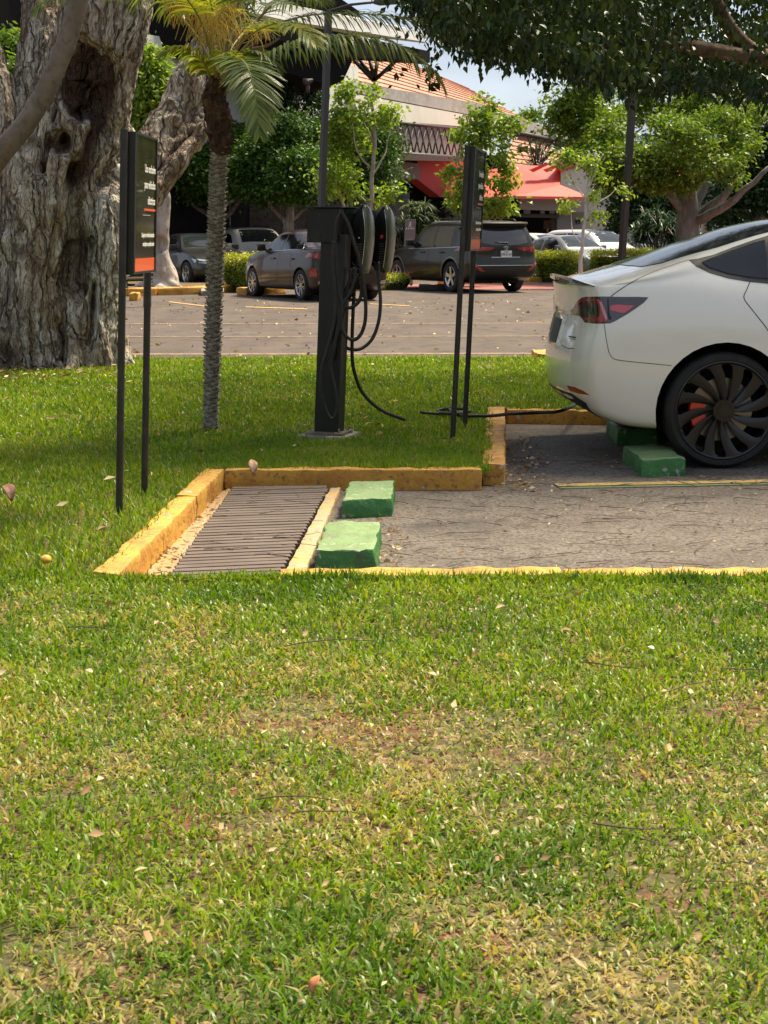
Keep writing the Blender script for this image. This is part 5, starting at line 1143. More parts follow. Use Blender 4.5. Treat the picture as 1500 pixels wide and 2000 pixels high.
def bark_mat():
    """furrowed bark: stretched, warped cells with dark cracks between pale flaking plates"""
    m = bpy.data.materials.new('old_bark'); m.use_nodes = True; t = m.node_tree; N = t.nodes; L = t.links; b = N['Principled BSDF']; b.inputs['Roughness'].default_value = .9
    g = N.new('ShaderNodeNewGeometry')
    def noi(scale, st, det=6, src=None):
        mp = N.new('ShaderNodeMapping'); mp.inputs['Scale'].default_value = st; L.new(src or g.outputs['Position'], mp.inputs[0]); n = N.new('ShaderNodeTexNoise'); n.inputs['Scale'].default_value = scale; n.inputs['Detail'].default_value = det; n.inputs['Roughness'].default_value = .62; L.new(mp.outputs[0], n.inputs[0]); return n
    wp = noi(2.2, (1, 1, .6), 4); vm = N.new('ShaderNodeVectorMath'); vm.operation = 'MULTIPLY_ADD'; vm.inputs[1].default_value = (.42, .42, .42); L.new(wp.outputs['Color'], vm.inputs[0]); L.new(g.outputs['Position'], vm.inputs[2])
    def mr(src, a, c, lo=0, hi=1):
        r = N.new('ShaderNodeMapRange'); r.inputs[1].default_value = a; r.inputs[2].default_value = c; r.inputs[3].default_value = lo; r.inputs[4].default_value = hi; L.new(src, r.inputs[0]); return r.outputs[0]
    def vor(scale, st):
        mp = N.new('ShaderNodeMapping'); mp.inputs['Scale'].default_value = st; L.new(vm.outputs[0], mp.inputs[0]); v = N.new('ShaderNodeTexVoronoi'); v.feature = 'DISTANCE_TO_EDGE'; v.inputs['Scale'].default_value = scale; L.new(mp.outputs[0], v.inputs['Vector']); return v.outputs['Distance']
    v1 = mr(vor(8, (1, 1, .10)), 0, .13); v2 = mr(vor(24, (1, 1, .15)), 0, .16); n1 = noi(40, (1, 1, .35)).outputs['Fac']; n2 = noi(1.7, (1, 1, .6)); n3 = noi(7, (1, 1, .4))
    def mix(f, c1, c2):
        x = N.new('ShaderNodeMixRGB'); L.new(f, x.inputs[0])
        for k, c in ((1, c1), (2, c2)):
            if isinstance(c, tuple): x.inputs[k].default_value = rgba(c)
            else: L.new(c, x.inputs[k])
        return x.outputs[0]
    plate = mix(mr(n2.outputs['Fac'], .44, .60), (.40, .30, .215), (.62, .55, .45))
    plate = mix(mr(n3.outputs['Fac'], .50, .68), plate, (.68, .65, .59))
    plate = mix(mr(n1, .36, .56), mix(v2, (.20, .15, .11), plate), plate)
    col = mix(v1, (.15, .108, .075), plate)
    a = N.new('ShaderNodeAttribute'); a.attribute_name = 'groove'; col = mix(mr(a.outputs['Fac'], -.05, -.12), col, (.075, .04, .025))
    L.new(col, b.inputs['Base Color'])
    pn = None
    for src, d in ((v1, .028), (v2, .014), (n1, .014)):
        bn = N.new('ShaderNodeBump'); bn.inputs['Distance'].default_value = d; bn.inputs['Strength'].default_value = 1; L.new(src, bn.inputs['Height'])
        if pn: L.new(pn, bn.inputs['Normal'])
        pn = bn.outputs[0]
    L.new(pn, b.inputs['Normal']); return m
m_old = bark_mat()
TD = 15.0
def Q(x, y, d=TD): return P(x, y, d)
tb_tubes = [
    ([Q(45, 735), Q(60, 610), Q(75, 480), Q(105, 350), Q(150, 230), Q(190, 110), Q(212, 0), Q(235, -140), Q(250, -420), Q(300, -760)], [.66, .50, .44, .46, .44, .40, .37, .34, .28, .2]),
    ([Q(182, 735), Q(186, 560), Q(196, 430), Q(215, 320, 15.3), Q(222, 250, 15.4)], [.30, .25, .23, .22, .16]),
    ([Q(20, 420, 15.3), Q(62, 260, 15.3), Q(85, 110, 15.4), Q(78, -60, 15.6), Q(60, -400, 16)], [.50, .30, .24, .23, .18]),
    ([Q(-20, 460, 15.2), Q(-5, 300, 15.1), Q(-32, 130, 15.1), Q(-90, -60, 15.3)], [.50, .30, .22, .2]),
    ([Q(-60, 740), Q(-40, 600), Q(-10, 450)], [.55, .45, .45]),
    ([Q(225, 445, 15.6), Q(272, 362, 15.8), Q(322, 275, 16), Q(372, 180, 16.2), Q(425, 80, 16.4), Q(470, -40, 16.6), Q(540, -300, 17)], [.28, .26, .25, .21, .19, .17, .12]),
    ([Q(228, 440, 15.5), Q(296, 352, 15.6), Q(356, 285, 15.8), Q(402, 232, 16.0)], [.18, .16, .14, .09]),
    ([Q(115, 735, 14.6), Q(125, 690, 14.7), Q(110, 560, 14.8)], [.20, .16, .10]),
    ([Q(240, 730, 15.1), Q(222, 640, 15.2), Q(214, 520, 15.2)], [.14, .12, .10]),
]
hol = [(Q(178, 160, 14.62), .30), (Q(150, 110, 14.65), .18), (Q(222, 215, 14.65), .20), (Q(118, 278, 14.55), .10), (Q(160, 195, 14.6), .18)]
crev = [(Q(148, 345, 14.5), Q(140, 560, 14.5), .10), (Q(140, 560, 14.5), Q(113, 705, 14.5), .07), (Q(180, 560, 14.65), Q(168, 700, 14.6), .05), (Q(205, 255, 14.6), Q(150, 350, 14.5), .10), (Q(300, 330, 15.5), Q(385, 215, 15.7), .09), (Q(120, 130, 14.7), Q(80, 330, 14.6), .04)]
def disp_tree(c, n):
    wv_ = noise.noise_vector(c*1.1)*.25; q = Vector((c.x+wv_.x, c.y+wv_.y, c.z*.25)); a = 1-abs(noise.noise(q*5.2))*2; b = 1-abs(noise.noise(q*13+Vector((5, 0, 0))))*2
    lump = noise.noise(Vector((c.x*1.3, c.y*1.3, c.z*.7))); d = .11*lump+.040*(a-.6)+.016*(b-.6)+.012*noise.noise(c*20)
    for h, r in hol:
        k = (c-h).length/(r*1.25)
        if k < 1: d -= .30*(1-k*k)*(.75+.5*noise.noise(c*9))
    for p0, p1, w_ in crev:
        ab = p1-p0; t = max(0, min(1, (c-p0).dot(ab)/ab.length_squared)); x = (c-(p0+ab*t)); x.y *= .35; k = (x.length+.03*noise.noise(c*5))/(w_*1.5)
        if k < 1: d -= .16*(1-k)
    return d
bt = thing('old_tree', 'huge gnarled old tree with hollows and peeling grey bark at the left edge', 'tree', gz(80, 600, TD))
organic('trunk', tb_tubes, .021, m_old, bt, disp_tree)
bl = [((-6.5, 15.5, 6.8), (2.6, 2.6, 1.4)), ((-4.0, 16.5, 7.4), (2.2, 2.6, 1.3)), ((-2.0, 17, 7.8), (1.8, 2.2, 1.1)), ((-4.5, 13.5, 7.8), (2.4, 2.0, 1.2))]
crown('crown', bl, 900, 16, .22, .12, .5, f_mid, bt, 41)
# slender brown trunk crossing in front of it
m_smooth = M('smooth_brown_bark', (.14, .108, .078), .75, var=[((.21, .17, .13), 6, .4, .65), ((.10, .07, .05), 30, .5, .7)], bump=[(40, .004)])
sd0 = 7.2
p0 = G(-330, 1080, LZ); st_ = thing('slender_tree', 'slender smooth brown trunk slanting across the top left corner', 'tree', p0)
bm = bmesh.new(); limb(bm, [p0, P(-230, 760, 7.3), P(-110, 470, 7.3), P(-8, 310, sd0), P(52, 235, sd0), P(98, 160, sd0), P(132, 80, sd0), P(158, -10, sd0), P(200, -160, sd0), P(260, -380, sd0)], [.075, .062, .055, .050, .048, .046, .044, .042, .036, .02], 14, 6, .012, 3); link('trunk', bm, m_smooth, st_)
crown('crown', [(P(300, -520, 7.4), (.9, .9, .6)), (P(80, -600, 7.6), (.7, .7, .5))], 200, 12, .14, .08, .5, f_mid, st_, 43)
# ---------------------------------------------------------------- near canopy, upper right
ct = thing('shade_tree', 'dark dense tree crown hanging over the white car from the top right', 'tree', gz(1780, 700, 12.2))
bm = bmesh.new()
limb(bm, [gz(1790, 700, 12.2, 0), P(1760, 500, 12.2), P(1700, 300, 12.2), P(1600, 180, 12.1)], [.24, .20, .18, .12], 14)
limb(bm, [P(1640, 225, 12.1), P(1560, 160, 11.9), P(1490, 115, 11.7), P(1420, 103, 11.5), P(1350, 92, 11.3), P(1285, 66, 11.2), P(1220, 20, 11), P(1100, -60, 10.8)], [.12, .085, .07, .055, .05, .045, .035, .02], 12, 6, .03)
limb(bm, [P(1490, 115, 11.7), P(1450, 80, 11.6), P(1410, 20, 11.5), P(1370, -80, 11.4)], [.06, .055, .05, .03], 10, 5, .03)
limb(bm, [P(1700, 300, 12.2), P(1700, 0, 12.4), P(1640, -300, 12.5)], [.16, .12, .06], 10)
m_cb = M('canopy_bark', (.17, .11, .07), .85, var=[((.24, .175, .12), 5, .4, .65), ((.10, .06, .04), 16, .5, .7)], bump=[(24, .012)])
link('trunk', bm, m_cb, ct, smooth=180)
def canopy():
    rg = np.random.default_rng(51)
    bx = [(700, -60), (745, -10), (800, 28), (850, 85), (880, 108), (920, 122), (1000, 140), (1060, 150), (1110, 160), (1180, 172), (1250, 182), (1330, 176), (1400, 186), (1500, 198), (1700, 240), (2300, 300)]
    n = 9500; px = 700+1700*rg.random(n)**1.15; D = rg.uniform(9.2, 15.5, n)
    bot = np.array([interp(bx, a) for a in px]); z_ = rg.random(n)
    py = bot-34-np.clip((1180-px)/330, 0, 1)*24-(z_**1.7)*np.clip(900, 0, 900)-np.abs(rg.normal(0, 10, n))
    pts = np.array([list(P(a, b, c_)) for a, b, c_ in zip(px, py, D)])
    ok = (pts[:, 2] < 4.9) & ~((px > 1270) & (D < 11.6) & (np.abs(py-np.interp(px, [1270, 1350, 1420, 1500, 1560], [60, 90, 100, 122, 150])) < 42)) & ~((px > 1390) & (px < 1470) & (py > -20) & (py < 100) & (D < 11.6))
    pts = pts[ok]; nc = len(pts); per = 17
    C = np.repeat(pts, per, 0)+rg.normal(0, 1, (nc*per, 3))*np.array([.13, .16, .075])
    # hanging sprays along the lower edge
    sp = []
    for _ in range(420):
        a = 745+rg.random()*800; yb = interp(bx, a)-12-max(0, min(1, (1180-a)/330))*20+rg.normal(0, 9)+rg.random()**3*18; dd_ = rg.uniform(9.4, 12.5)
        if rg.random() < .05 and a < 900: yb += 35
        for k in range(9):
            q = P(a+rg.normal(0, 5), yb-k*5.5+rg.normal(0, 2), dd_); sp.append(list(q))
    for cx_, cy_, nn_ in ((840, 150, 26), (852, 125, 16), (775, 130, 10)):
        for k in range(nn_): sp.append(list(P(cx_+rg.normal(0, 9), cy_+rg.normal(0, 14), 10.5)))
    C = np.concatenate([C, np.array(sp)])
    V, F, k, rnd = leaf_mesh('crown', C, .058, .50, rg, .75, True)
    rr_ = np.clip(rnd*.35+np.concatenate([np.repeat(rg.normal(.33, .26, nc), per), np.full(len(sp), .1)]), 0, 1)
    return np_mesh('crown', V, F, 3, {'rnd': np.repeat(rr_, k)})
link('crown', canopy(), f_canopy, ct)
# ---------------------------------------------------------------- date palm
m_ptrunk = M('palm_trunk', (.25, .215, .17), .9, var=[((.40, .365, .31), 14, .45, .62), ((.08, .06, .045), 40, .5, .7)], bump=[(60, .005)])
m_pfib = M('palm_fibre', (.065, .035, .022), .95, var=[((.15, .08, .045), 18, .5, .68, (1, 1, .4)), ((.03, .018, .012), 30, .5, .7)], bump=[(50, .01)])
m_rach = M('palm_stalk', (.22, .22, .06), .5, var=[((.30, .20, .08), 5, .45, .7)])
m_rachb = M('palm_stalk_brown', (.28, .17, .10), .7, var=[((.18, .10, .06), 8, .45, .7)])
f_palm = foliage_mat('palm_leaflet', (.075, .13, .03), (.14, .20, .055), (.26, .30, .10), rough=.35, trans=.3)
f_palmy = foliage_mat('palm_leaflet_yellow', (.12, .18, .02), (.24, .27, .03), (.42, .37, .05), rough=.4, trans=.4)
f_palmd = foliage_mat('palm_leaflet_dark', (.05, .085, .025), (.09, .14, .04), (.16, .21, .08), rough=.4, trans=.25)
pD = G(411, 838, LZ).y
pb = G(411, 838, LZ)
palm = thing('date_palm', 'slim date palm with a knobbly grey trunk between the left sign and charging post', 'palm tree', pb)
tk = spline([P(411, 842, pD), P(413, 760, pD), P(416, 650, pD), P(421, 500, pD), P(424, 400, pD), P(427, 320, pD), P(429, 290, pD)], 8)
bm = bmesh.new(); tube(bm, tk, [.040]*len(tk), 14); link('trunk', bm, m_ptrunk, palm, smooth=180)
bm = bmesh.new(); L_ = 0; seglen = [(tk[i+1]-tk[i]).length for i in range(len(tk)-1)]; tot = sum(seglen)
def along(pts, t):
    d = t*sum((pts[i+1]-pts[i]).length for i in range(len(pts)-1))
    for i in range(len(pts)-1):
        l = (pts[i+1]-pts[i]).length
        if d <= l: return pts[i].lerp(pts[i+1], d/l), (pts[i+1]-pts[i]).normalized()
        d -= l
    return pts[-1], (pts[-1]-pts[-2]).normalized()
ga = 2.39996; NK = 430
for i in range(NK):
    t = (i+.5)/NK; p, tg = along(tk, t); a = i*ga*1.0+random.uniform(-.08, .08); e1 = Vector((1, 0, 0)); e1 = (e1-tg*e1.dot(tg)).normalized(); e2 = tg.cross(e1)
    o = e1*math.cos(a)+e2*math.sin(a); s = tg.cross(o); r0 = .040; hh = random.uniform(.016, .024); wd = random.uniform(.020, .027); ou = random.uniform(.018, .028)*(.55+.55*min(1, t*3))
    v = [bm.verts.new(p+o*(r0-.006)-s*wd-tg*.004), bm.verts.new(p+o*(r0-.006)+s*wd-tg*.004), bm.verts.new(p+o*(r0+ou*.6)-s*wd*.8+tg*.004), bm.verts.new(p+o*(r0+ou*.6)+s*wd*.8+tg*.004),
         bm.verts.new(p+o*(r0+ou)-s*wd*.3+tg*(hh*.8)), bm.verts.new(p+o*(r0+ou)+s*wd*.3+tg*(hh*.8)), bm.verts.new(p+o*(r0-.004)+tg*hh*.6-s*wd*.5), bm.verts.new(p+o*(r0-.004)+tg*hh*.6+s*wd*.5), bm.verts.new(p+o*(r0-.010)-tg*.018)]
    for q in ((0, 1, 3, 2), (2, 3, 5, 4), (4, 5, 7, 6), (0, 2, 4, 6), (1, 7, 5, 3), (8, 1, 0)): bm.faces.new([v[k] for k in q])
o = link('leaf_base', bm, m_ptrunk, palm); o['kind'] = 'stuff'
ck = spline([P(429, 300, pD), P(430, 270, pD), P(427, 235, pD), P(420, 205, pD), P(418, 180, pD), P(428, 150, pD)], 7)
bm = bmesh.new(); tube(bm, ck, [.055+.028*math.sin(math.pi*min(1, i/len(ck)*1.1)) for i in range(len(ck))], 18)
bmesh.ops.subdivide_edges(bm, edges=bm.edges, cuts=2)
for v in bm.verts: v.co += noise.noise_vector(v.co*40)*.018+noise.noise_vector(v.co*14)*.02
link('fibre_collar', bm, m_pfib, palm)
bm = bmesh.new()
for i in range(240):       # shaggy cut leaf stalks round the collar
    t = random.random(); p, tg = along(ck, t); a = random.uniform(0, 6.28); o = Vector((math.cos(a), math.sin(a), 0)); s = tg.cross(o)
    l = random.uniform(.03, .075); r0 = .062; q = p+o*r0; tip = q+o*l*.55+tg*l*random.uniform(-.1, 1.0); wv = random.uniform(.004, .010)
    vs = [bm.verts.new(x) for x in (q-s*wv, q+s*wv, tip+s*wv*.7, tip-s*wv*.7, q-o*.01+tg*.006)]
    bm.faces.new(vs[:4]); bm.faces.new((vs[3], vs[2], vs[4]))
o = link('stalk_stub', bm, m_pfib, palm); o['kind'] = 'stuff'
def frond(pts, lmax, npair=46, sag=.9, mat=f_palm, start=.18, wid=.009, D=pD, spread=1.0, rmat=m_rach, seed=0, base_r=.009, plane=None):
    """pts: list of (px, py, depth); leaflets in two ranks along the rachis"""
    rg = random.Random(seed); w_ = [P(a, b, c_) for a, b, c_ in pts]; sp = spline(w_, 8); n = len(sp)
    bm = bmesh.new(); tube(bm, sp, [max(.0016, base_r*(1-i/n)) for i in range(n)], 6); fr = link('frond', bm, rmat, palm, smooth=180)
    V = []; F = []; rn = []
    for side in (-1, 1):
        for i in range(npair):
            t = start+(1-start)*(i+rg.random()*.5)/npair; p, tg = along(sp, t); up = Vector((0, 0, 1)) if plane is None else plane
            s = tg.cross(up); s = s.normalized() if s.length > .05 else Vector((1, 0, 0)); upn = s.cross(tg)
            u = (t-start)/(1-start); l = lmax*(math.sin(math.pi*min(1, .12+u*.86))**.55)*rg.uniform(.85, 1.1)
            ang = lerp(1.25, .45, u)+rg.uniform(-.12, .12)
            d = (tg*math.cos(ang)+s*side*math.sin(ang)*spread+upn*rg.uniform(.0, .30)).normalized(); q = p.copy(); m_ = 5; wv = wid*rg.uniform(.8, 1.2); nn_ = d.cross(tg).normalized(); b_ = len(V); r_ = rg.random()
            wdir = d.cross(upn).normalized() if rg.random() < .5 else (d.cross(upn)+upn*.5*rg.uniform(-1, 1)).normalized()
            for k in range(m_+1):
                f_ = k/m_; ww = wv*(.5+1.0*math.sin(math.pi*min(1, f_*.8+.15)))*.5*(1 if k < m_ else .1); V.append(q-wdir*ww); V.append(q+wdir*ww); rn += [r_, r_]
                dd_ = (d+Vector((0, 0, -1))*sag*(f_**1.2)*1.1).normalized(); q = q+dd_*(l/m_)
            for k in range(m_): F.append((b_+2*k, b_+2*k+1, b_+2*k+3, b_+2*k+2))
    me = np_mesh('leaflets', np.array([list(v) for v in V]), np.array(F), 4, {'rnd': np.array(rn)}); o = link('leaflets', me, mat, fr); o['kind'] = 'stuff'
    return fr
d_ = pD
frond([(432, 195, d_), (470, 145, d_+.0), (510, 112, d_-.05), (583, 82, d_-.1), (640, 72, d_-.15), (717, 72, d_-.2), (777, 88, d_-.25), (843, 135, d_-.3), (866, 170, d_-.3)], .34, 64, 2.4, f_palm, .22, .010, seed=1)
frond([(436, 150, d_+.05), (480, 90, d_+.1), (540, 48, d_+.2), (620, 28, d_+.3), (727, 28, d_+.3), (800, 38, d_+.3), (860, 60, d_+.3), (905, 85, d_+.3)], .30, 64, 1.6, f_palmd, .2, .008, seed=2)
frond([(434, 160, d_-.05), (452, 122, d_-.2), (470, 116, d_-.35), (486, 138, d_-.5), (497, 180, d_-.6), (504, 228, d_-.65), (506, 262, d_-.66)], .25, 60, .55, f_palm, .16, .011, seed=3, spread=1.1)
frond([(420, 200, d_), (411, 155, d_-.05), (395, 118, d_-.1), (372, 98, d_-.15), (345, 94, d_-.2), (318, 103, d_-.25)], .19, 50, 1.5, f_palmy, .30, .012, seed=4)
frond([(436, 160, d_-.1), (448, 125, d_-.2), (440, 104, d_-.3), (428, 118, d_-.4)], .13, 26, .8, f_palmy, .3, .010, seed=5)
frond([(440, 150, d_), (470, 112, d_-.1), (500, 100, d_-.15), (530, 120, d_-.2), (545, 142, d_-.2)], .15, 30, .8, f_palm, .3, .011, seed=6)
frond([(430, 160, d_), (425, 80, d_), (410, 0, d_-.1), (380, -90, d_-.2), (320, -170, d_-.3)], .34, 50, .5, f_palmy, .35, .011, seed=7)
frond([(434, 150, d_+.1), (460, 60, d_+.15), (500, -10, d_+.2), (580, -70, d_+.3), (700, -90, d_+.4)], .34, 50, 1.6, f_palm, .3, .010, seed=8)
frond([(430, 150, d_+.2), (440, 50, d_+.3), (445, -60, d_+.35), (430, -170, d_+.4)], .3, 46, .4, f_palm, .3, .010, seed=9)
frond([(424, 160, d_+.1), (390, 80, d_+.1), (330, 10, d_+.0), (260, -40, d_-.2), (190, -45, d_-.4), (120, -20, d_-.5), (70, 15, d_-.5)], .32, 60, 2.2, f_palm, .3, .010, seed=10)
frond([(422, 150, d_-.1), (400, 60, d_-.3), (370, 5, d_-.5), (330, -30, d_-.8), (280, -35, d_-1.0), (240, -10, d_-1.1)], .24, 44, .85, f_palmy, .35, .010, seed=11)
frond([(434, 150, d_+.1), (455, 90, d_+.3), (510, 30, d_+.7), (560, 0, d_+1.1), (640, 0, d_+1.5)], .30, 50, 1.4, f_palmd, .3, .010, seed=12)
frond([(438, 150, d_-.1), (475, 80, d_-.3), (540, 45, d_-.6), (590, 60, d_-.8), (620, 90, d_-.9)], .22, 40, .7, f_palmy, .4, .009, seed=13)
frond([(436, 150, d_), (450, 60, d_), (470, -30, d_), (520, -120, d_)], .28, 40, .5, f_palm, .3, .010, rmat=m_rachb, seed=14)
# dry stalks and yellow flower strings in the heart of the crown
for k, pts in enumerate([[(432, 165), (440, 110), (452, 50), (475, -20)], [(436, 165), (455, 110), (485, 60), (530, 10)], [(438, 165), (465, 118), (510, 75), (560, 50)], [(428, 165), (418, 110), (412, 50), (415, -20)], [(430, 160), (432, 100), (436, 30), (440, -40)], [(440, 160), (475, 105), (520, 90), (545, 75)]]):
    bm = bmesh.new(); sp = spline([P(a, b, d_-.05+.03*k) for a, b in pts], 6); tube(bm, sp, [.016*(1-.6*i/len(sp)) for i in range(len(sp))], 6); link('dry_stalk', bm, m_rachb if k in (1, 2, 5) else m_rach, palm, smooth=180)
m_fl = M('palm_flower', (.62, .38, .04), .6, var=[((.50, .42, .08), 30, .45, .6)])
rg = random.Random(9)
for cx_, cy_, n_, dr in ((400, 20, 90, 60), (345, -5, 60, 45), (445, 15, 60, 40), (500, 55, 40, 30), (425, 45, 50, 40)):
    bm = bmesh.new()
    for _ in range(n_):
        x0, y0 = cx_+rg.gauss(0, 12), cy_+rg.gauss(0, 10); dx = rg.gauss(0, 22); dd_ = d_-.15+rg.gauss(0, .08); ln = dr*rg.uniform(.5, 1.3)
        tube(bm, [P(x0, y0, dd_), P(x0+dx*.5, y0+ln*.35, dd_), P(x0+dx*.8, y0+ln, dd_)], [.0028, .0024, .0016], 4, cap=False)
    o = link('flower_strings', bm, m_fl, palm); o['kind'] = 'stuff'
big = P(393, 97, d_-.3)
# ---------------------------------------------------------------- dead trunk with roots on the far verge
m_dead = M('dead_wood', (.42, .36, .31), .85, var=[((.28, .23, .19), 3, .45, .6, (1, 1, .4)), ((.10, .07, .05), 9, .58, .68, (1, 1, .5))], bump=[(14, .03, (1, 1, .4))])
dt = thing('dead_trunk', 'bleached dead trunk with spreading roots behind the left sign', 'tree stump', gz(318, 570, 37))
dq = lambda x, y, d=37.2: P(x, y, d)
def disp_dead(c, n): return .05*noise.noise(c*3)+.03*noise.noise(Vector((c.x*8, c.y*8, c.z*2.5)))-(.14 if (c-dq(309, 478, 36.95)).length < .22 else 0)
organic('trunk', [([dq(326, 572), dq(320, 530), dq(314, 490), dq(317, 430), dq(320, 385), dq(318, 368)], [.42, .28, .20, .18, .15, .06]), ([dq(325, 550, 37), dq(345, 560, 36.9), dq(365, 571, 36.8)], [.14, .10, .04]),
    ([dq(320, 556, 37), dq(280, 558, 36.9), dq(255, 572, 36.8)], [.16, .12, .06]), ([dq(318, 560, 36.8), dq(300, 572, 36.6)], [.14, .06]), ([dq(335, 566, 37), dq(375, 572, 37), dq(392, 574, 37)], [.12, .07, .03]), ([dq(317, 440), dq(306, 455), dq(303, 500)], [.07, .06, .05])], .045, m_dead, dt, disp_dead)
# ---------------------------------------------------------------- far verge: kerbs, hedges
hk = tag(empty('far_kerb'), kind='structure')
def far_kerb(pts, wid=.35, h=.17):
    for (x0, y0), (x1, y1) in zip(pts, pts[1:]):
        a, b = G(x0, y0), G(x1, y1); n = max(1, round((b-a).length/2.2)); d = (b-a)/n; s = Vector((-d.y, d.x, 0)).normalized()*wid
        if s.y < 0: s = -s
        for i in range(n):
            p, q = a+d*i+d.normalized()*.02, a+d*(i+1)-d.normalized()*.02; ki[0] += 1
            rough_block('kerb_stone', [(v.x, v.y) for v in (p, q, q+s, p+s)], -.02, h+random.uniform(-.02, .02), m_yel, hk, cuts=2, amp=.012, bev=.03, seed=ki[0])
far_kerb([(250, 579), (308, 577)]); far_kerb([(250, 588), (272, 588)]); far_kerb([(308, 577), (395, 575), (480, 568)]); far_kerb([(480, 577), (560, 574)]); far_kerb([(700, 569), (775, 566)])
far_kerb([(1032, 552), (1090, 550), (1290, 547)]); far_kerb([(860, 556), (960, 555), (1035, 552)], .3, .12)
o = rough_block('wheel_stop', [G(392, 578), G(437, 577), G(437, 573), G(392, 574)], 0, .13, M('stop_grey', (.32, .29, .26), .9, var=[((.2, .18, .15), 6, .4, .6)]), None, cuts=2, amp=.01, bev=.03); tag(o, 'grey concrete wheel stop behind the palm trunk', 'wheel stop')
p = G(820, 569); o = rough_block('wheel_stop', [p, p+Vector((.75, 0, 0)), p+Vector((.75, 1, 0)), p+Vector((0, 1, 0))], 0, .15, M('stop_dark', (.03, .026, .022), .9), None, cuts=2, amp=.01, bev=.03); tag(o, 'dark concrete wheel stop under the dark SUV', 'wheel stop')
marking([G(640, 565), G(1500, 565), G(1500, 553), G(640, 556)], .004, m_red, 'red_walkway')
def verge(nm, pts, z=.10): sheet(nm, [G(a, b, 0) for a, b in pts], z, m_soil)
verge('verge_soil', [(250, 576), (392, 573), (478, 566), (478, 548), (250, 552)])
def hedge(px0, px1, pyb, pyt, D0, D1, deep, label, seed):
    """clipped hedge: box of leaf clusters between two plan points"""
    a, b = gz(px0, pyb, D0), gz(px1, pyb, D1); h = P((px0+px1)/2, pyt, (D0+D1)/2).z; t = thing('hedge', label, 'hedge', (a+b)/2, 'low clipped yellow-green hedges')
    d = b-a; L_ = d.length; dn = d.normalized(); s = Vector((-dn.y, dn.x, 0)); rg = np.random.default_rng(seed); n = int((L_*h*2+L_*deep+deep*h*2)*90)
    U = rg.random((n, 3)); f = rg.integers(0, 6, n); U[f == 0, 1] = rg.random((f == 0).sum())*.06; U[f == 1, 1] = rg.random((f == 1).sum())*.06; U[(f == 2) | (f == 3), 2] = 1-rg.random(((f == 2) | (f == 3)).sum())*.06; U[f == 4, 0] = rg.random((f == 4).sum())*.04; U[f == 5, 0] = 1-rg.random((f == 5).sum())*.04
    C = np.array(a[:])+U[:, :1]*np.array(d[:])+U[:, 1:2]*np.array(s[:])*deep+np.stack([0*U[:, 0], 0*U[:, 0], .12+U[:, 2]*(h-.14)+vnoise(U[:, 0]*L_*1.4, U[:, 1]*3, 1, seed)*.09], 1)
    per = 9; C2 = np.repeat(C, per, 0)+rg.normal(0, .05, (n*per, 3)); V, F, k, rnd = leaf_mesh('foliage', C2, .065, .6, rg, -.6)
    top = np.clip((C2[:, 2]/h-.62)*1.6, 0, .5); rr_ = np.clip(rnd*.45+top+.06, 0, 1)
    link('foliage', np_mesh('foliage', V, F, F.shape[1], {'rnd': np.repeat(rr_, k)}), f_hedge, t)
    bm = bmesh.new(); poly_prism(bm, [a+dn*.12+s*.12, b-dn*.12+s*.12, b-dn*.12+s*(deep-.1), a+dn*.12+s*(deep-.1)], (0, 0, h-.12)); link('twig_core', bm, M('hedge_core', (.03, .03, .012), .95), t)
hedge(428, 486, 566, 503, 38.5, 37.5, 1.2, 'low clipped yellow-green hedge between the palm trunk and the brown sedan', 61)
hedge(1042, 1110, 547, 497, 46.5, 46, 1.2, 'low clipped yellow-green hedge right of the dark SUV', 62)
hedge(1162, 1310, 545, 494, 46, 46, 1.2, 'low clipped yellow-green hedge around the right-hand lamp post', 63)
hedge(738, 756, 566, 543, 39.5, 39.2, .8, 'small clipped bush between the brown sedan and the dark SUV', 64)
# ---------------------------------------------------------------- background trees
def px_blobs(lst, D): return [(P(x, y, D+dz), (rx/FPX*D, rx/FPX*D*.9, ry/FPX*D)) for x, y, rx, ry, dz in lst]
def tree(name, label, D, trunkpx, blobs, mat, ncl, per, cr, size, seed, limbs=(), rad=.12, bark=m_bark, group=None, asp=.55, **kw):
    b = gz(trunkpx[0][0], trunkpx[0][1], D); t = thing(name, label, 'tree', b, group); bm = bmesh.new()
    pts = [b]+[P(x, y, D) for x, y in trunkpx[1:]]; limb(bm, pts, [rad*1.25]+[rad*(1-.55*i/len(pts)) for i in range(1, len(pts))], 10, 5, .05, seed)
    for lp in limbs: q = [P(x, y, D+(l[0] if (l := tuple(r_)) else 0)) for x, y, *r_ in lp]; limb(bm, q, [rad*.42, rad*.28, rad*.13], 8, 5, .08, seed)
    link('trunk', bm, bark, t, smooth=180); crown('crown', px_blobs(blobs, D), ncl, per, cr, size, asp, mat, t, seed, **kw); return t
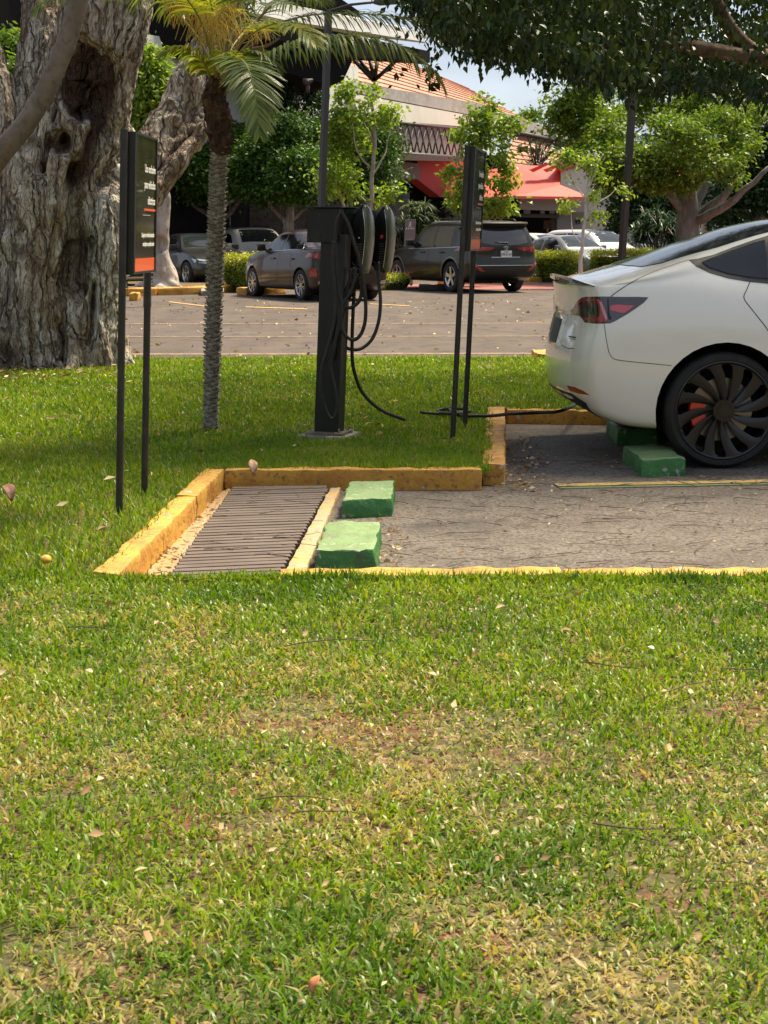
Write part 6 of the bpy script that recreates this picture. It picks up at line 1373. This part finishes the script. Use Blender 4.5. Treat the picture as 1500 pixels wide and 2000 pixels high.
# dense clipped ficus mass, left centre: three trees
GF = 'dense clipped dark trees behind the parked cars'
tree('ficus_tree', 'dense dark clipped tree right behind the palm trunk, above the cream SUV', 49, [(415, 520), (418, 440), (430, 360)], [(400, 340, 62, 50, 0), (455, 320, 55, 62, 1), (500, 345, 50, 45, -1), (470, 275, 50, 40, 2)], f_dark, 2600, 14, .20, .13, 71, [[(418, 430, 0), (380, 400, .3), (350, 385, .5)], [(425, 440, 0), (470, 395, -.3), (500, 375, -.6)], [(420, 440, 0), (440, 400, -.5), (485, 380, -.8)]], .22, group=GF, gap=1.1, gapt=-.12, tone=.06)
tree('ficus_tree', 'dense dark clipped tree just left of the lamp post, wide flat top', 48, [(560, 520), (565, 430), (560, 350)], [(545, 305, 62, 62, 0), (590, 345, 55, 48, -1), (600, 290, 50, 50, 1), (520, 350, 40, 42, 0), (560, 258, 50, 26, 0)], f_dark, 3000, 14, .20, .13, 72, [[(565, 440, 0), (600, 400, .3), (630, 370, .5)], [(560, 440, 0), (530, 400, -.3), (510, 370, -.6)]], .2, group=GF, gap=1.1, gapt=-.12, tone=.06)
tree('ficus_tree', 'dense dark clipped tree behind the yellow-green young tree', 52, [(700, 520), (705, 430), (700, 350)], [(690, 300, 60, 65, 0), (735, 320, 50, 60, -1), (650, 340, 45, 48, 0), (740, 265, 38, 35, 0)], f_dark, 2600, 14, .22, .13, 73, [[(705, 430, 0), (740, 400, .3), (760, 370, .5)]], .2, group=GF, gap=1.1, gapt=-.12, tone=.06)
# bright climber between the trunks, left
cl_ = thing('bright_shrub', 'sunlit bright green foliage showing between the old trunk and its right limb', 'shrub', gz(285, 500, 30)); bm = bmesh.new(); limb(bm, [gz(285, 500, 30), P(288, 300, 30), P(292, 180, 30)], [.08, .06, .04], 8); link('stem', bm, m_bark, cl_); crown('foliage', px_blobs([(285, 130, 34, 34, 0), (295, 190, 34, 40, 0), (270, 235, 34, 30, 0), (300, 150, 20, 20, 0)], 30), 620, 14, .14, .12, .45, f_young, cl_, 74)
cl_ = thing('bright_shrub', 'green foliage patch between the two left-hand trunks of the old tree', 'shrub', gz(35, 500, 30)); bm = bmesh.new(); limb(bm, [gz(35, 500, 30), P(35, 300, 30), P(38, 150, 30)], [.08, .06, .04], 8); link('stem', bm, m_bark, cl_); crown('foliage', px_blobs([(35, 160, 26, 34, 0), (25, 100, 26, 30, 1)], 30), 330, 14, .14, .12, .45, f_mid, cl_, 75)
# young yellow-green trees
GY = 'young yellow-green trees along the car park'
tree('young_tree', 'young airy yellow-green tree with a pale slim trunk behind the wall chargers', 44, [(722, 520), (724, 430), (727, 340), (731, 250), (722, 200)],
     [(680, 180, 26, 28, 0), (715, 185, 35, 20, 0), (665, 250, 28, 25, 0), (735, 215, 45, 26, 0), (690, 235, 45, 30, 0), (660, 300, 34, 36, 0), (700, 290, 30, 40, 0), (640, 340, 28, 32, 0), (670, 355, 40, 36, 0), (745, 375, 34, 26, 0), (782, 235, 26, 14, 0), (660, 205, 20, 20, 0)], f_young, 390, 14, .11, .15, 76,
     [[(727, 345, 0), (755, 290, .3), (762, 235, .5)], [(727, 330, 0), (700, 300, -.3), (690, 240, -.6)], [(724, 400, 0), (700, 380, .2), (680, 370, .3)], [(730, 290, 0), (712, 240, 0), (690, 200, 0)]], .075, m_barkp, GY, shell=.2, fold=True, gap=1.6)
tree('young_tree', 'second thin pale stem with sparse yellow-green leaves left of the chargers', 45, [(690, 520), (676, 420), (660, 370), (655, 330)], [(645, 350, 36, 26, 0), (665, 330, 28, 24, 0)], f_young, 90, 14, .14, .13, 77, [], .045, m_barkp, GY, shell=.2, fold=True, gap=1.6)
tree('young_tree', 'bushy bright green young tree behind the right sign', 43, [(893, 520), (905, 430), (925, 350), (940, 260)],
     [(945, 205, 26, 26, 0), (915, 225, 32, 24, 0), (965, 240, 38, 24, 0), (920, 265, 45, 24, 0), (1000, 245, 26, 18, 0), (955, 290, 48, 30, 0), (900, 330, 36, 34, 0), (965, 325, 36, 28, 0), (945, 345, 50, 34, 0), (900, 385, 36, 30, 0), (980, 395, 42, 22, 0), (945, 410, 40, 22, 0), (990, 355, 24, 14, 0), (880, 350, 22, 24, 0)], f_young, 520, 14, .11, .15, 78,
     [[(915, 400, 0), (950, 350, .3), (975, 300, .5)], [(925, 350, 0), (900, 320, -.3), (890, 290, -.6)], [(910, 420, 0), (950, 400, .2), (990, 395, .3)], [(930, 320, 0), (945, 250, 0), (942, 205, 0)]], .07, m_barkp, GY, shell=.2, fold=True, gap=1.6)
tree('young_tree', 'thin bare young tree with a white trunk and few leaves before the beige wall', 41, [(1131, 542), (1138, 470), (1143, 410), (1150, 350), (1165, 300)],
     [(1105, 310, 18, 26, 0), (1115, 345, 14, 14, 0), (1110, 400, 16, 12, 0), (1130, 425, 22, 10, 0), (1185, 345, 16, 22, 0), (1200, 375, 28, 16, 0), (1172, 420, 16, 12, 0), (1160, 385, 14, 8, 0), (1145, 320, 16, 14, 0)], f_young, 125, 13, .12, .12, 79,
     [[(1138, 480, 0), (1120, 450, .1), (1112, 405, .2)], [(1138, 470, 0), (1165, 440, .1), (1176, 415, .2)], [(1143, 410, 0), (1185, 385, .1), (1200, 370, .2)], [(1146, 380, 0), (1165, 330, .1), (1180, 300, .2)], [(1146, 390, 0), (1112, 350, 0), (1100, 300, 0)]], .05, M('white_bark', (.55, .52, .46), .8, var=[((.35, .3, .25), 8, .5, .7)]), GY, shell=.1, fold=True, gap=1.6)
# the broad ficus at right
tree('broad_tree', 'broad rounded green tree with a many-limbed grey trunk, right of the lamp post', 46, [(1345, 520), (1345, 450), (1342, 400), (1345, 350)],
     [(1110, 175, 40, 35, 0), (1140, 215, 50, 40, 0), (1200, 200, 70, 45, 1), (1290, 195, 70, 45, 2), (1370, 215, 70, 40, 1), (1170, 265, 55, 40, 0), (1240, 265, 75, 50, -1), (1320, 280, 75, 50, -2), (1400, 265, 55, 50, -1), (1190, 310, 50, 26, -2), (1290, 325, 75, 32, -2), (1390, 310, 50, 30, -2), (1230, 340, 45, 18, -2), (1100, 240, 26, 20, 0), (1085, 210, 22, 24, 0), (1130, 310, 24, 18, -1), (1190, 345, 22, 22, -2), (1265, 362, 26, 14, -2), (1330, 358, 24, 16, -2), (1420, 345, 26, 18, -1), (1460, 215, 28, 30, 1), (1465, 290, 22, 26, 0), (1150, 165, 24, 16, 0), (1250, 150, 30, 18, 1), (1390, 165, 30, 18, 0)], f_mid, 6400, 14, .16, .13, 80,
     [[(1345, 420, 0), (1300, 370, -.3), (1270, 330, -.6)], [(1345, 420, 0), (1320, 360, .3), (1310, 310, .6)], [(1350, 420, 0), (1375, 370, .3), (1400, 320, .5)], [(1345, 400, 0), (1355, 350, -.6), (1360, 300, -1)], [(1350, 430, 0), (1410, 385, -.3), (1450, 340, -.6)], [(1350, 435, 0), (1420, 400, -1), (1500, 330, -1.5)], [(1348, 410, 0), (1338, 370, .2), (1335, 330, .4)]], .42, M('ficus_bark', (.155, .155, .135), .85, var=[((.25, .255, .23), 3, .45, .62, (1, 1, .4)), ((.12, .09, .07), 9, .5, .68, (1, 1, .3))], bump=[(12, .03, (1, 1, .3))]), tone=.12, gap=1.15, gapt=.10)
GB = 'dark trees filling the background'
tree('background_tree', 'dark green tree at the far right edge, above the white car roof', 58, [(1480, 500), (1480, 400), (1485, 300)], [(1480, 250, 60, 70, 0), (1450, 350, 50, 60, 0), (1520, 340, 70, 80, 0), (1580, 260, 70, 80, 0), (1420, 410, 40, 45, 0)], f_shade, 1500, 14, .3, .2, 81, [], .3, group=GB)
tree('background_tree', 'shaded leafy mass between the lamp post and the broad tree trunk', 64, [(1275, 500), (1275, 430), (1280, 380)], [(1240, 400, 45, 50, 0), (1290, 390, 45, 55, 0), (1230, 360, 40, 36, 0), (1320, 420, 40, 50, 0), (1260, 440, 60, 30, 0)], f_shade, 1300, 14, .25, .18, 82, [], .2, group=GB, tone=.15)
tree('background_tree', 'pale hazy treetop peeping over the tiled roof', 130, [(1030, 470), (1030, 300)], [(1035, 228, 14, 12, 0), (1022, 240, 12, 12, 0)], f_mid, 90, 14, .4, .3, 83, [], .2, group=GB)
for k, (x, y, rx, ry) in enumerate(((395, 400, 60, 60), (500, 420, 60, 50), (610, 420, 60, 50), (700, 415, 60, 50))):
    pass
# spiky shrubs
def spiky(px, pyb, pyt, D, wpx, label, n, seed, mat=f_grey, ln=.55):
    b = gz(px, pyb, D); t = thing('spiky_shrub', label, 'shrub', b); rg = np.random.default_rng(seed); bm = bmesh.new(); V = []; F = []; rn = []
    for i in range(n):
        a = rg.uniform(0, 6.28); rr_ = rg.random()**.6*wpx/FPX*D; h = P(px, pyt, D).z*rg.uniform(.55, 1)*(1-.35*(rr_/(wpx/FPX*D))**2); top = b+Vector((math.cos(a)*rr_, math.sin(a)*rr_*.7, h))
        limb(bm, [b+Vector((math.cos(a)*.1, math.sin(a)*.1, 0)), b+Vector((math.cos(a)*rr_*.5, math.sin(a)*rr_*.4, h*.5)), top], [.03, .022, .012], 5, 3)
        for k in range(34):
            u = rg.normal(0, 1, 3); u[2] = abs(u[2])*.6; u /= np.linalg.norm(u); s = np.cross(u, [0, 0, 1.]); s /= np.linalg.norm(s)+1e-6; l = ln*rg.uniform(.6, 1.1); w_ = .018; c = np.array(top[:]); m_ = c+u*l*.5; e = c+u*l-np.array([0, 0, l*.35]); j = len(V); r_ = rg.random()
            V += [c-s*w_, c+s*w_, m_+s*w_*1.2, m_-s*w_*1.2, e]; F.append((j, j+1, j+2)); F.append((j, j+2, j+3)); F.append((j+3, j+2, j+4)); rn += [r_]*5
    link('stems', bm, m_bark, t); link('foliage', np_mesh('foliage', np.array(V), np.array(F), 3, {'rnd': np.array(rn)}), mat, t)
spiky(812, 510, 395, 50, 55, 'spiky grey-green shrub with curved leaves left of the dark SUV roof', 46, 91)
spiky(1285, 510, 405, 56, 52, 'spiky palm-like shrub behind the cars, right of the lamp post', 40, 92, f_shade, .9)
spiky(893, 510, 330, 52, 20, 'tall yucca with a pale stem in front of the red wall', 10, 93, f_grey, .6)
# ================================================================ building
BA, BB = gz(440, 463, 50), gz(1105, 463, 96)
bdir = (BB-BA).normalized(); bn = Vector((bdir.y, -bdir.x, 0))      # bn faces the camera
if bn.y > 0: bn = -bn
def onb(px, py, off=0.0):
    """point of the facade plane seen at that pixel; off metres in front of the plane"""
    d = ray(px, py); c = Vector((0, 0, CAMZ)); t = ((BA+bn*off)-c).dot(bn)/d.dot(bn); return c+d*t
m_band = M('render_grey', (.36, .33, .30), .9, var=[((.27, .25, .22), .6, .4, .65), ((.42, .40, .37), 3, .5, .7)])
m_cream = M('render_cream', (.70, .66, .57), .85, var=[((.60, .55, .47), .5, .4, .7)])
m_wwall = M('render_white', (.60, .59, .56), .9, var=[((.45, .44, .42), .7, .45, .7, (1, 1, .4)), ((.22, .21, .19), 2.2, .62, .72, (1, 1, .3))])
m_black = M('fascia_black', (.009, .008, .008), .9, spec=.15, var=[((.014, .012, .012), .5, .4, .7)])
m_tile = M('roof_tile', (.42, .205, .135), .8, var=[((.38, .15, .085), 1.2, .4, .65), ((.52, .31, .22), 5, .5, .7)])
m_redw = M('red_wall', (.36, .022, .014), .75, var=[((.33, .03, .02), .6, .4, .7)])
m_awn = M('red_awning', (.66, .065, .038), .55, var=[((.58, .05, .03), .5, .4, .7)])
m_steel = M('truss_steel', (.045, .025, .020), .6)
m_beige = M('wall_beige', (.56, .51, .44), .85, var=[((.50, .46, .40), .5, .4, .7)])
m_gwall = M('wall_grey', (.30, .29, .29), .85)
m_white2 = M('sheet_white', (.75, .74, .72), .6)
bld = thing('mall_building', 'shopping building with black fascia, pale bands, steel trusses, tiled roof and red awnings', 'building', gz(900, 463, 75))
def slab(nm, pts, mat, off=0.0, th=.5, par=None):
    bm = bmesh.new(); poly_prism(bm, [onb(x, y, off) for x, y in pts], -bn*th); return link(nm, bm, mat, par or bld)
slab('upper_wall', [(240, 60), (700, 130), (700, 262), (560, 240), (240, 330)], m_wwall, -.3, 1.0)
slab('grey_band', [(700, 160), (735, 168), (930, 201), (1110, 262), (1110, 284), (930, 226), (690, 180)], m_band, .35, 1.2)
slab('cream_band', [(690, 183), (930, 228), (1010, 247), (1010, 262), (930, 249), (780, 237), (700, 226)], m_cream, .40, 1.0)
slab('upper_wall', [(560, 150), (720, 175), (720, 250), (560, 250)], m_wwall, .1, .5)
# black projecting fascia with its soffit
fasc = thing('black_canopy', 'large black overhanging canopy edge above the white wall, top left', 'canopy', gz(560, 463, 47))
def slabF(nm, pts, D0, D1, x0, x1, mat, th):
    bm = bmesh.new(); q = [P(x, y, D0+(D1-D0)*(x-x0)/(x1-x0)) for x, y in pts]; poly_prism(bm, q, (-.35*th, th, 0)); return link(nm, bm, mat, fasc)
slabF('fascia', [(-60, -60), (0, -60), (500, -90), (640, -20), (702, 22), (690, 115), (668, 163), (640, 166), (560, 142), (440, 130), (250, 92), (30, 60), (-60, 50)], 42, 52, -60, 700, m_black, 5)
slabF('roof_edge', [(420, -30), (560, 8), (700, 35), (830, 62), (832, 82), (700, 66), (560, 40), (430, 10)], 40, 56, 420, 830, m_white2, .3)
slabF('roof_soffit', [(690, 70), (840, 100), (840, 122), (775, 118), (690, 112)], 52, 57, 690, 840, m_black, .6)
for a, b in (((686, 112), (730, 158)), ((730, 158), (772, 120)), ((722, 116), (732, 158)), ((737, 120), (731, 158)), ((700, 112), (733, 160))):
    bm = bmesh.new(); tube(bm, [P(*a, 55), P(*b, 55)], .07, 6); link('strut', bm, m_steel, fasc)
# wall lamp
wl = thing('wall_lamp', 'small black trumpet-shaped lamp on the white wall under the canopy', 'lamp', P(601, 182, 47)); bm = bmesh.new(); D_ = 47
tube(bm, [P(601, 182, D_), P(601, 165, D_)], .06, 8); tube(bm, [P(601, 168, D_), P(598, 157, D_)], [.05, .12], 8); tube(bm, [P(601, 166, D_), P(606, 157, D_)], [.04, .08], 8); tube(bm, [P(592, 157, D_), P(611, 157, D_)], .05, 8)
link('lantern', bm, m_steel, wl)
# climbing plant on the white wall
vn = thing('wall_creeper', 'thin dark creeper hanging down the white wall under the canopy', 'creeper', onb(585, 230, .6)); rg = np.random.default_rng(5); pts = []
for x0, y0, y1, w_ in ((560, 150, 250, 9), (575, 155, 260, 12), (600, 165, 250, 12), (620, 185, 250, 9), (612, 160, 200, 5), (555, 190, 240, 6), (398, 165, 205, 5)):
    for _ in range(150): pts.append(list(onb(x0+rg.normal(0, w_*.5), rg.uniform(y0, y1), .75+rg.random()*.3)))
V, F, k, rnd = leaf_mesh('foliage', np.repeat(np.array(pts), 3, 0)+rg.normal(0, .1, (len(pts)*3, 3)), .16, .5, rg, .5); link('foliage', np_mesh('foliage', V, F, F.shape[1], {'rnd': np.repeat(rnd, k)}), f_shade, vn)
# tiled roof built course by course: stepped strips running along the facade
def roof(nm, pl, pr, tl_, tr_, n, par, d0=-1.0, d1=-9.0):
    """quad given by bottom-left, bottom-right, top-left, top-right pixels; courses are real steps"""
    a, b = onb(*pl, d0), onb(*pr, d0); c, d = onb(*tl_, d1), onb(*tr_, d1); bm = bmesh.new(); nrm = ((b-a).cross(c-a)).normalized()
    if nrm.z < 0: nrm = -nrm
    for i in range(n):
        t0, t1 = i/n, (i+1)/n; p0, p1, q0, q1 = a.lerp(c, t0), b.lerp(d, t0), a.lerp(c, t1), b.lerp(d, t1); h = nrm*.055
        v = [bm.verts.new(x) for x in (p0-h*.3, p1-h*.3, p1+h, p0+h, q1-h*.0, q0-h*.0)]
        bm.faces.new((v[0], v[1], v[2], v[3])); bm.faces.new((v[3], v[2], v[4], v[5]))
    o = link(nm, bm, m_tile, par or bld); o['kind'] = 'stuff'; return o
roof('tile_courses', (640, 175), (1090, 268), (660, 60), (905, 168), 15, None)
roof('tile_courses', (640, 170), (1105, 282), (850, 142), (1020, 232), 17, None, -.8, -8.8)
slab('roof_deck', [(640, 180), (700, 112), (850, 148), (930, 190), (1020, 240), (1106, 276), (1100, 285), (930, 225)], m_tile, -9.5, .3)
roof('tile_courses', (985, 325), (1170, 345), (1005, 255), (1108, 280), 9, None, 1.8, -.4)
slab('coping', [(1095, 268), (1107, 273), (1107, 280), (1090, 276)], m_steel, .6, .3)
# truss under the band, and the second truss at its right end
def truss(nm, ptsT, ptsB, n, off, r=.06, cross=True):
    tr = link(nm, (lambda bm: (tube(bm, [onb(*ptsT[0], off), onb(*ptsT[1], off)], r*1.3, 6), bm)[1])(bmesh.new()), m_steel, bld)
    bm = bmesh.new(); tube(bm, [onb(*ptsB[0], off), onb(*ptsB[1], off)], r*1.6, 6); link('lower_chord', bm, m_steel, tr)
    L2 = lambda p, q, t: (p[0]+(q[0]-p[0])*t, p[1]+(q[1]-p[1])*t)
    for i in range(n):
        for s in ((0, 1), (1, 0)) if cross else ((i % 2, 1-i % 2),):
            bm = bmesh.new(); a = L2(*ptsT, (i+s[0])/n); b = L2(*ptsB, (i+s[1])/n); tube(bm, [onb(*a, off), onb(*b, off)], r*.6, 5); link('brace', bm, m_steel, tr)
    return tr
truss('truss', ((772, 240), (905, 252)), ((772, 300), (905, 308)), 11, .9)
truss('truss', ((1030, 265), (1100, 276)), ((1045, 322), (1056, 325)), 4, 2.2, .07)
bm = bmesh.new(); tube(bm, [onb(1000, 258, 2.2), onb(1103, 277, 2.2)], .12, 6); link('truss_top', bm, m_steel, bld)
slab('panel_wall', [(770, 236), (906, 250), (906, 312), (770, 304)], M('panel_grey', (.26, .22, .21), .8), .2, .3)
slab('ledge', [(765, 300), (905, 307), (905, 316), (765, 312)], m_steel, 1.1, 1.2)
slab('red_wall', [(815, 314), (905, 314), (905, 385), (860, 385), (815, 350)], m_redw, .5, .5)
slab('grey_panel', [(772, 313), (820, 320), (820, 350), (772, 350)], M('panel_dim', (.14, .09, .08), .8), .6, .4)
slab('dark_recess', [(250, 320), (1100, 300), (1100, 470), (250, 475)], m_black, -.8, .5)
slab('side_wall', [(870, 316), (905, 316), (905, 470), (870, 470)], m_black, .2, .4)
# entrance block
eb = thing('entrance_block', 'beige and grey entrance block with red awning roof and dark doorway', 'building', gz(1120, 463, 70))
def slabE(nm, pts, mat, D, th=.5, dx=0): bm = bmesh.new(); poly_prism(bm, [P(x, y, D) for x, y in pts], (dx, th, 0)); return link(nm, bm, mat, eb)
slabE('side_wall', [(1095, 330), (1205, 334), (1196, 470), (1140, 470), (1140, 390), (1095, 372)], m_beige, 71, 6, 1.5)
slabE('wall', [(1088, 410), (1142, 414), (1142, 470), (1088, 470)], m_gwall, 70.4, .4)
slabE('lintel', [(1015, 388), (1150, 389), (1150, 414), (1015, 409)], M('lintel_grey', (.40, .385, .37), .85), 69.5, .8)
for a, b in ((1030, 1042), (1062, 1070), (1080, 1090)): slabE('lintel_bracket', [(a-6, 409), (b-6, 409), (b-6, 417), (a-6, 417)], m_gwall, 69.9, .3)
slabE('beam', [(1010, 417), (1092, 419), (1092, 426), (1010, 424)], M('beam_grey', (.12, .11, .10), .8), 70.2, .4)
slabE('pillar', [(1078, 426), (1089, 426), (1089, 470), (1078, 470)], M('pillar_grey', (.10, .095, .09), .8), 70.6, .4)
slabE('doorway', [(995, 405), (1092, 412), (1092, 470), (995, 470)], m_dark, 73, .3)
slabE('door_poster', [(1062, 430), (1076, 430), (1076, 448), (1062, 448)], M('poster_brown', (.14, .06, .03), .6), 71.6, .06)
slabE('door_post', [(1068, 446), (1072, 446), (1072, 468), (1068, 468)], m_gwall, 71.3, .12)
slabE('parapet', [(1080, 312), (1140, 313), (1204, 320), (1206, 336), (1095, 331), (1075, 326)], m_beige, 71.2, 5, 1.2)
bm = bmesh.new(); pts3 = [P(915, 345, 74), P(1000, 328, 74), P(1094, 329, 74), P(1094, 366, 70), P(1152, 390, 68.6), P(1010, 388, 68.6), P(915, 390, 69.2)]
poly_prism(bm, pts3, (0, .05, .12)); link('awning', bm, m_awn, eb)
bm = bmesh.new()
for a in (1035, 1062, 1090): poly_prism(bm, [P(a, 331, 70.8), P(a+32, 318, 70.8), P(a+38, 321, 70.8), P(a+8, 336, 70.8)], (0, .5, 0))
link('awning_ribs', bm, m_awn, eb)
slabE('wall_sign', [(1124, 430), (1133, 430), (1133, 437), (1124, 437)], m_dark, 70.3, .05)
bm = bmesh.new(); me = text_mesh('P', .10, 'CENTER', .002); me.transform(Matrix.Translation(P(1128.5, 436, 70.28)) @ Matrix(((1, 0, 0, 0), (0, 0, 1, 0), (0, 1, 0, 0), (0, 0, 0, 1)))); bm.free(); link('wall_letter', me, m_white, eb)
rs = thing('red_roof_shop', 'strip of red awning showing through the broad tree', 'awning', gz(1250, 463, 74)); bm = bmesh.new(); poly_prism(bm, [P(1205, 335, 74), P(1330, 332, 74), P(1335, 346, 72), P(1250, 358, 71), P(1205, 350, 72)], (0, .1, .15)); link('awning', bm, m_awn, rs)
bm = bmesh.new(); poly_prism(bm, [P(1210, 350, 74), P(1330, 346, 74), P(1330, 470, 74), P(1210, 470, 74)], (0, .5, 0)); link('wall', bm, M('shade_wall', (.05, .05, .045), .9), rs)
wp = thing('white_pillar', 'pale pillar right of the broad tree trunk', 'pillar', gz(1378, 463, 60)); bm = bmesh.new(); b0 = gz(1379, 463, 60); box(bm, b0+Vector((0, 0, 1.5)), (.35, .35, 3.0), bevel=.02); box(bm, b0+Vector((.5, .3, .45)), (1.2, .3, .9), bevel=.02); link('shaft', bm, m_beige, wp)
# stone wall behind the parked cars at left
sw = thing('garden_wall', 'dark mossy stone wall behind the parked cars at left', 'wall', gz(350, 463, 53)); m_sw = M('stone_dark', (.075, .065, .055), .95, var=[((.13, .115, .10), 2, .4, .65, (1, 1, .5)), ((.03, .035, .02), 5, .5, .7)], bump=[(5, .1)])
bm = bmesh.new(); a, b = gz(230, 463, 52), gz(800, 463, 56)
poly_prism(bm, [a, b, b+Vector((0, 0, 2.9)), a+Vector((0, 0, 3.4))], (0, .5, 0)); link('face', bm, m_sw, sw)
# low backdrop of trees and a wall behind everything at the right
far = thing('tree_belt', 'dark belt of trees closing the view behind the car park', 'trees', gz(1500, 463, 78)); far['kind'] = 'stuff'
crown('foliage', [((x, 84+random.uniform(-3, 3), 3.2), (5.5, 2.5, 3.6)) for x in (10, 14, 18, 22, 26, 30, 36, 42, 50, -30, -24, -38, -46)], 3200, 12, .6, .42, .6, f_shade, far, 99)

# unseen tree belts added behind and beside the camera to darken reflections
for nm, lab, cs_ in (('tree_belt', 'unseen belt of trees added behind the viewer to darken reflections', [(x, -26+3*math.sin(x), 4.0) for x in range(-40, 44, 8)]), ('tree_belt', 'unseen belt of trees added beyond the right edge to darken reflections', [(34, y, 4.2) for y in range(-16, 44, 8)]), ('tree_belt', 'unseen belt of trees added beyond the left edge to darken reflections', [(-30, y, 4.2) for y in range(-16, 44, 8)])):
    f_ = thing(nm, lab, 'trees', (cs_[0][0], cs_[0][1], 0)); f_['kind'] = 'stuff'; crown('foliage', [(c_, (5.0, 2.6, 4.4)) for c_ in cs_], 1500, 10, .8, .7, .6, f_mid, f_, 120)
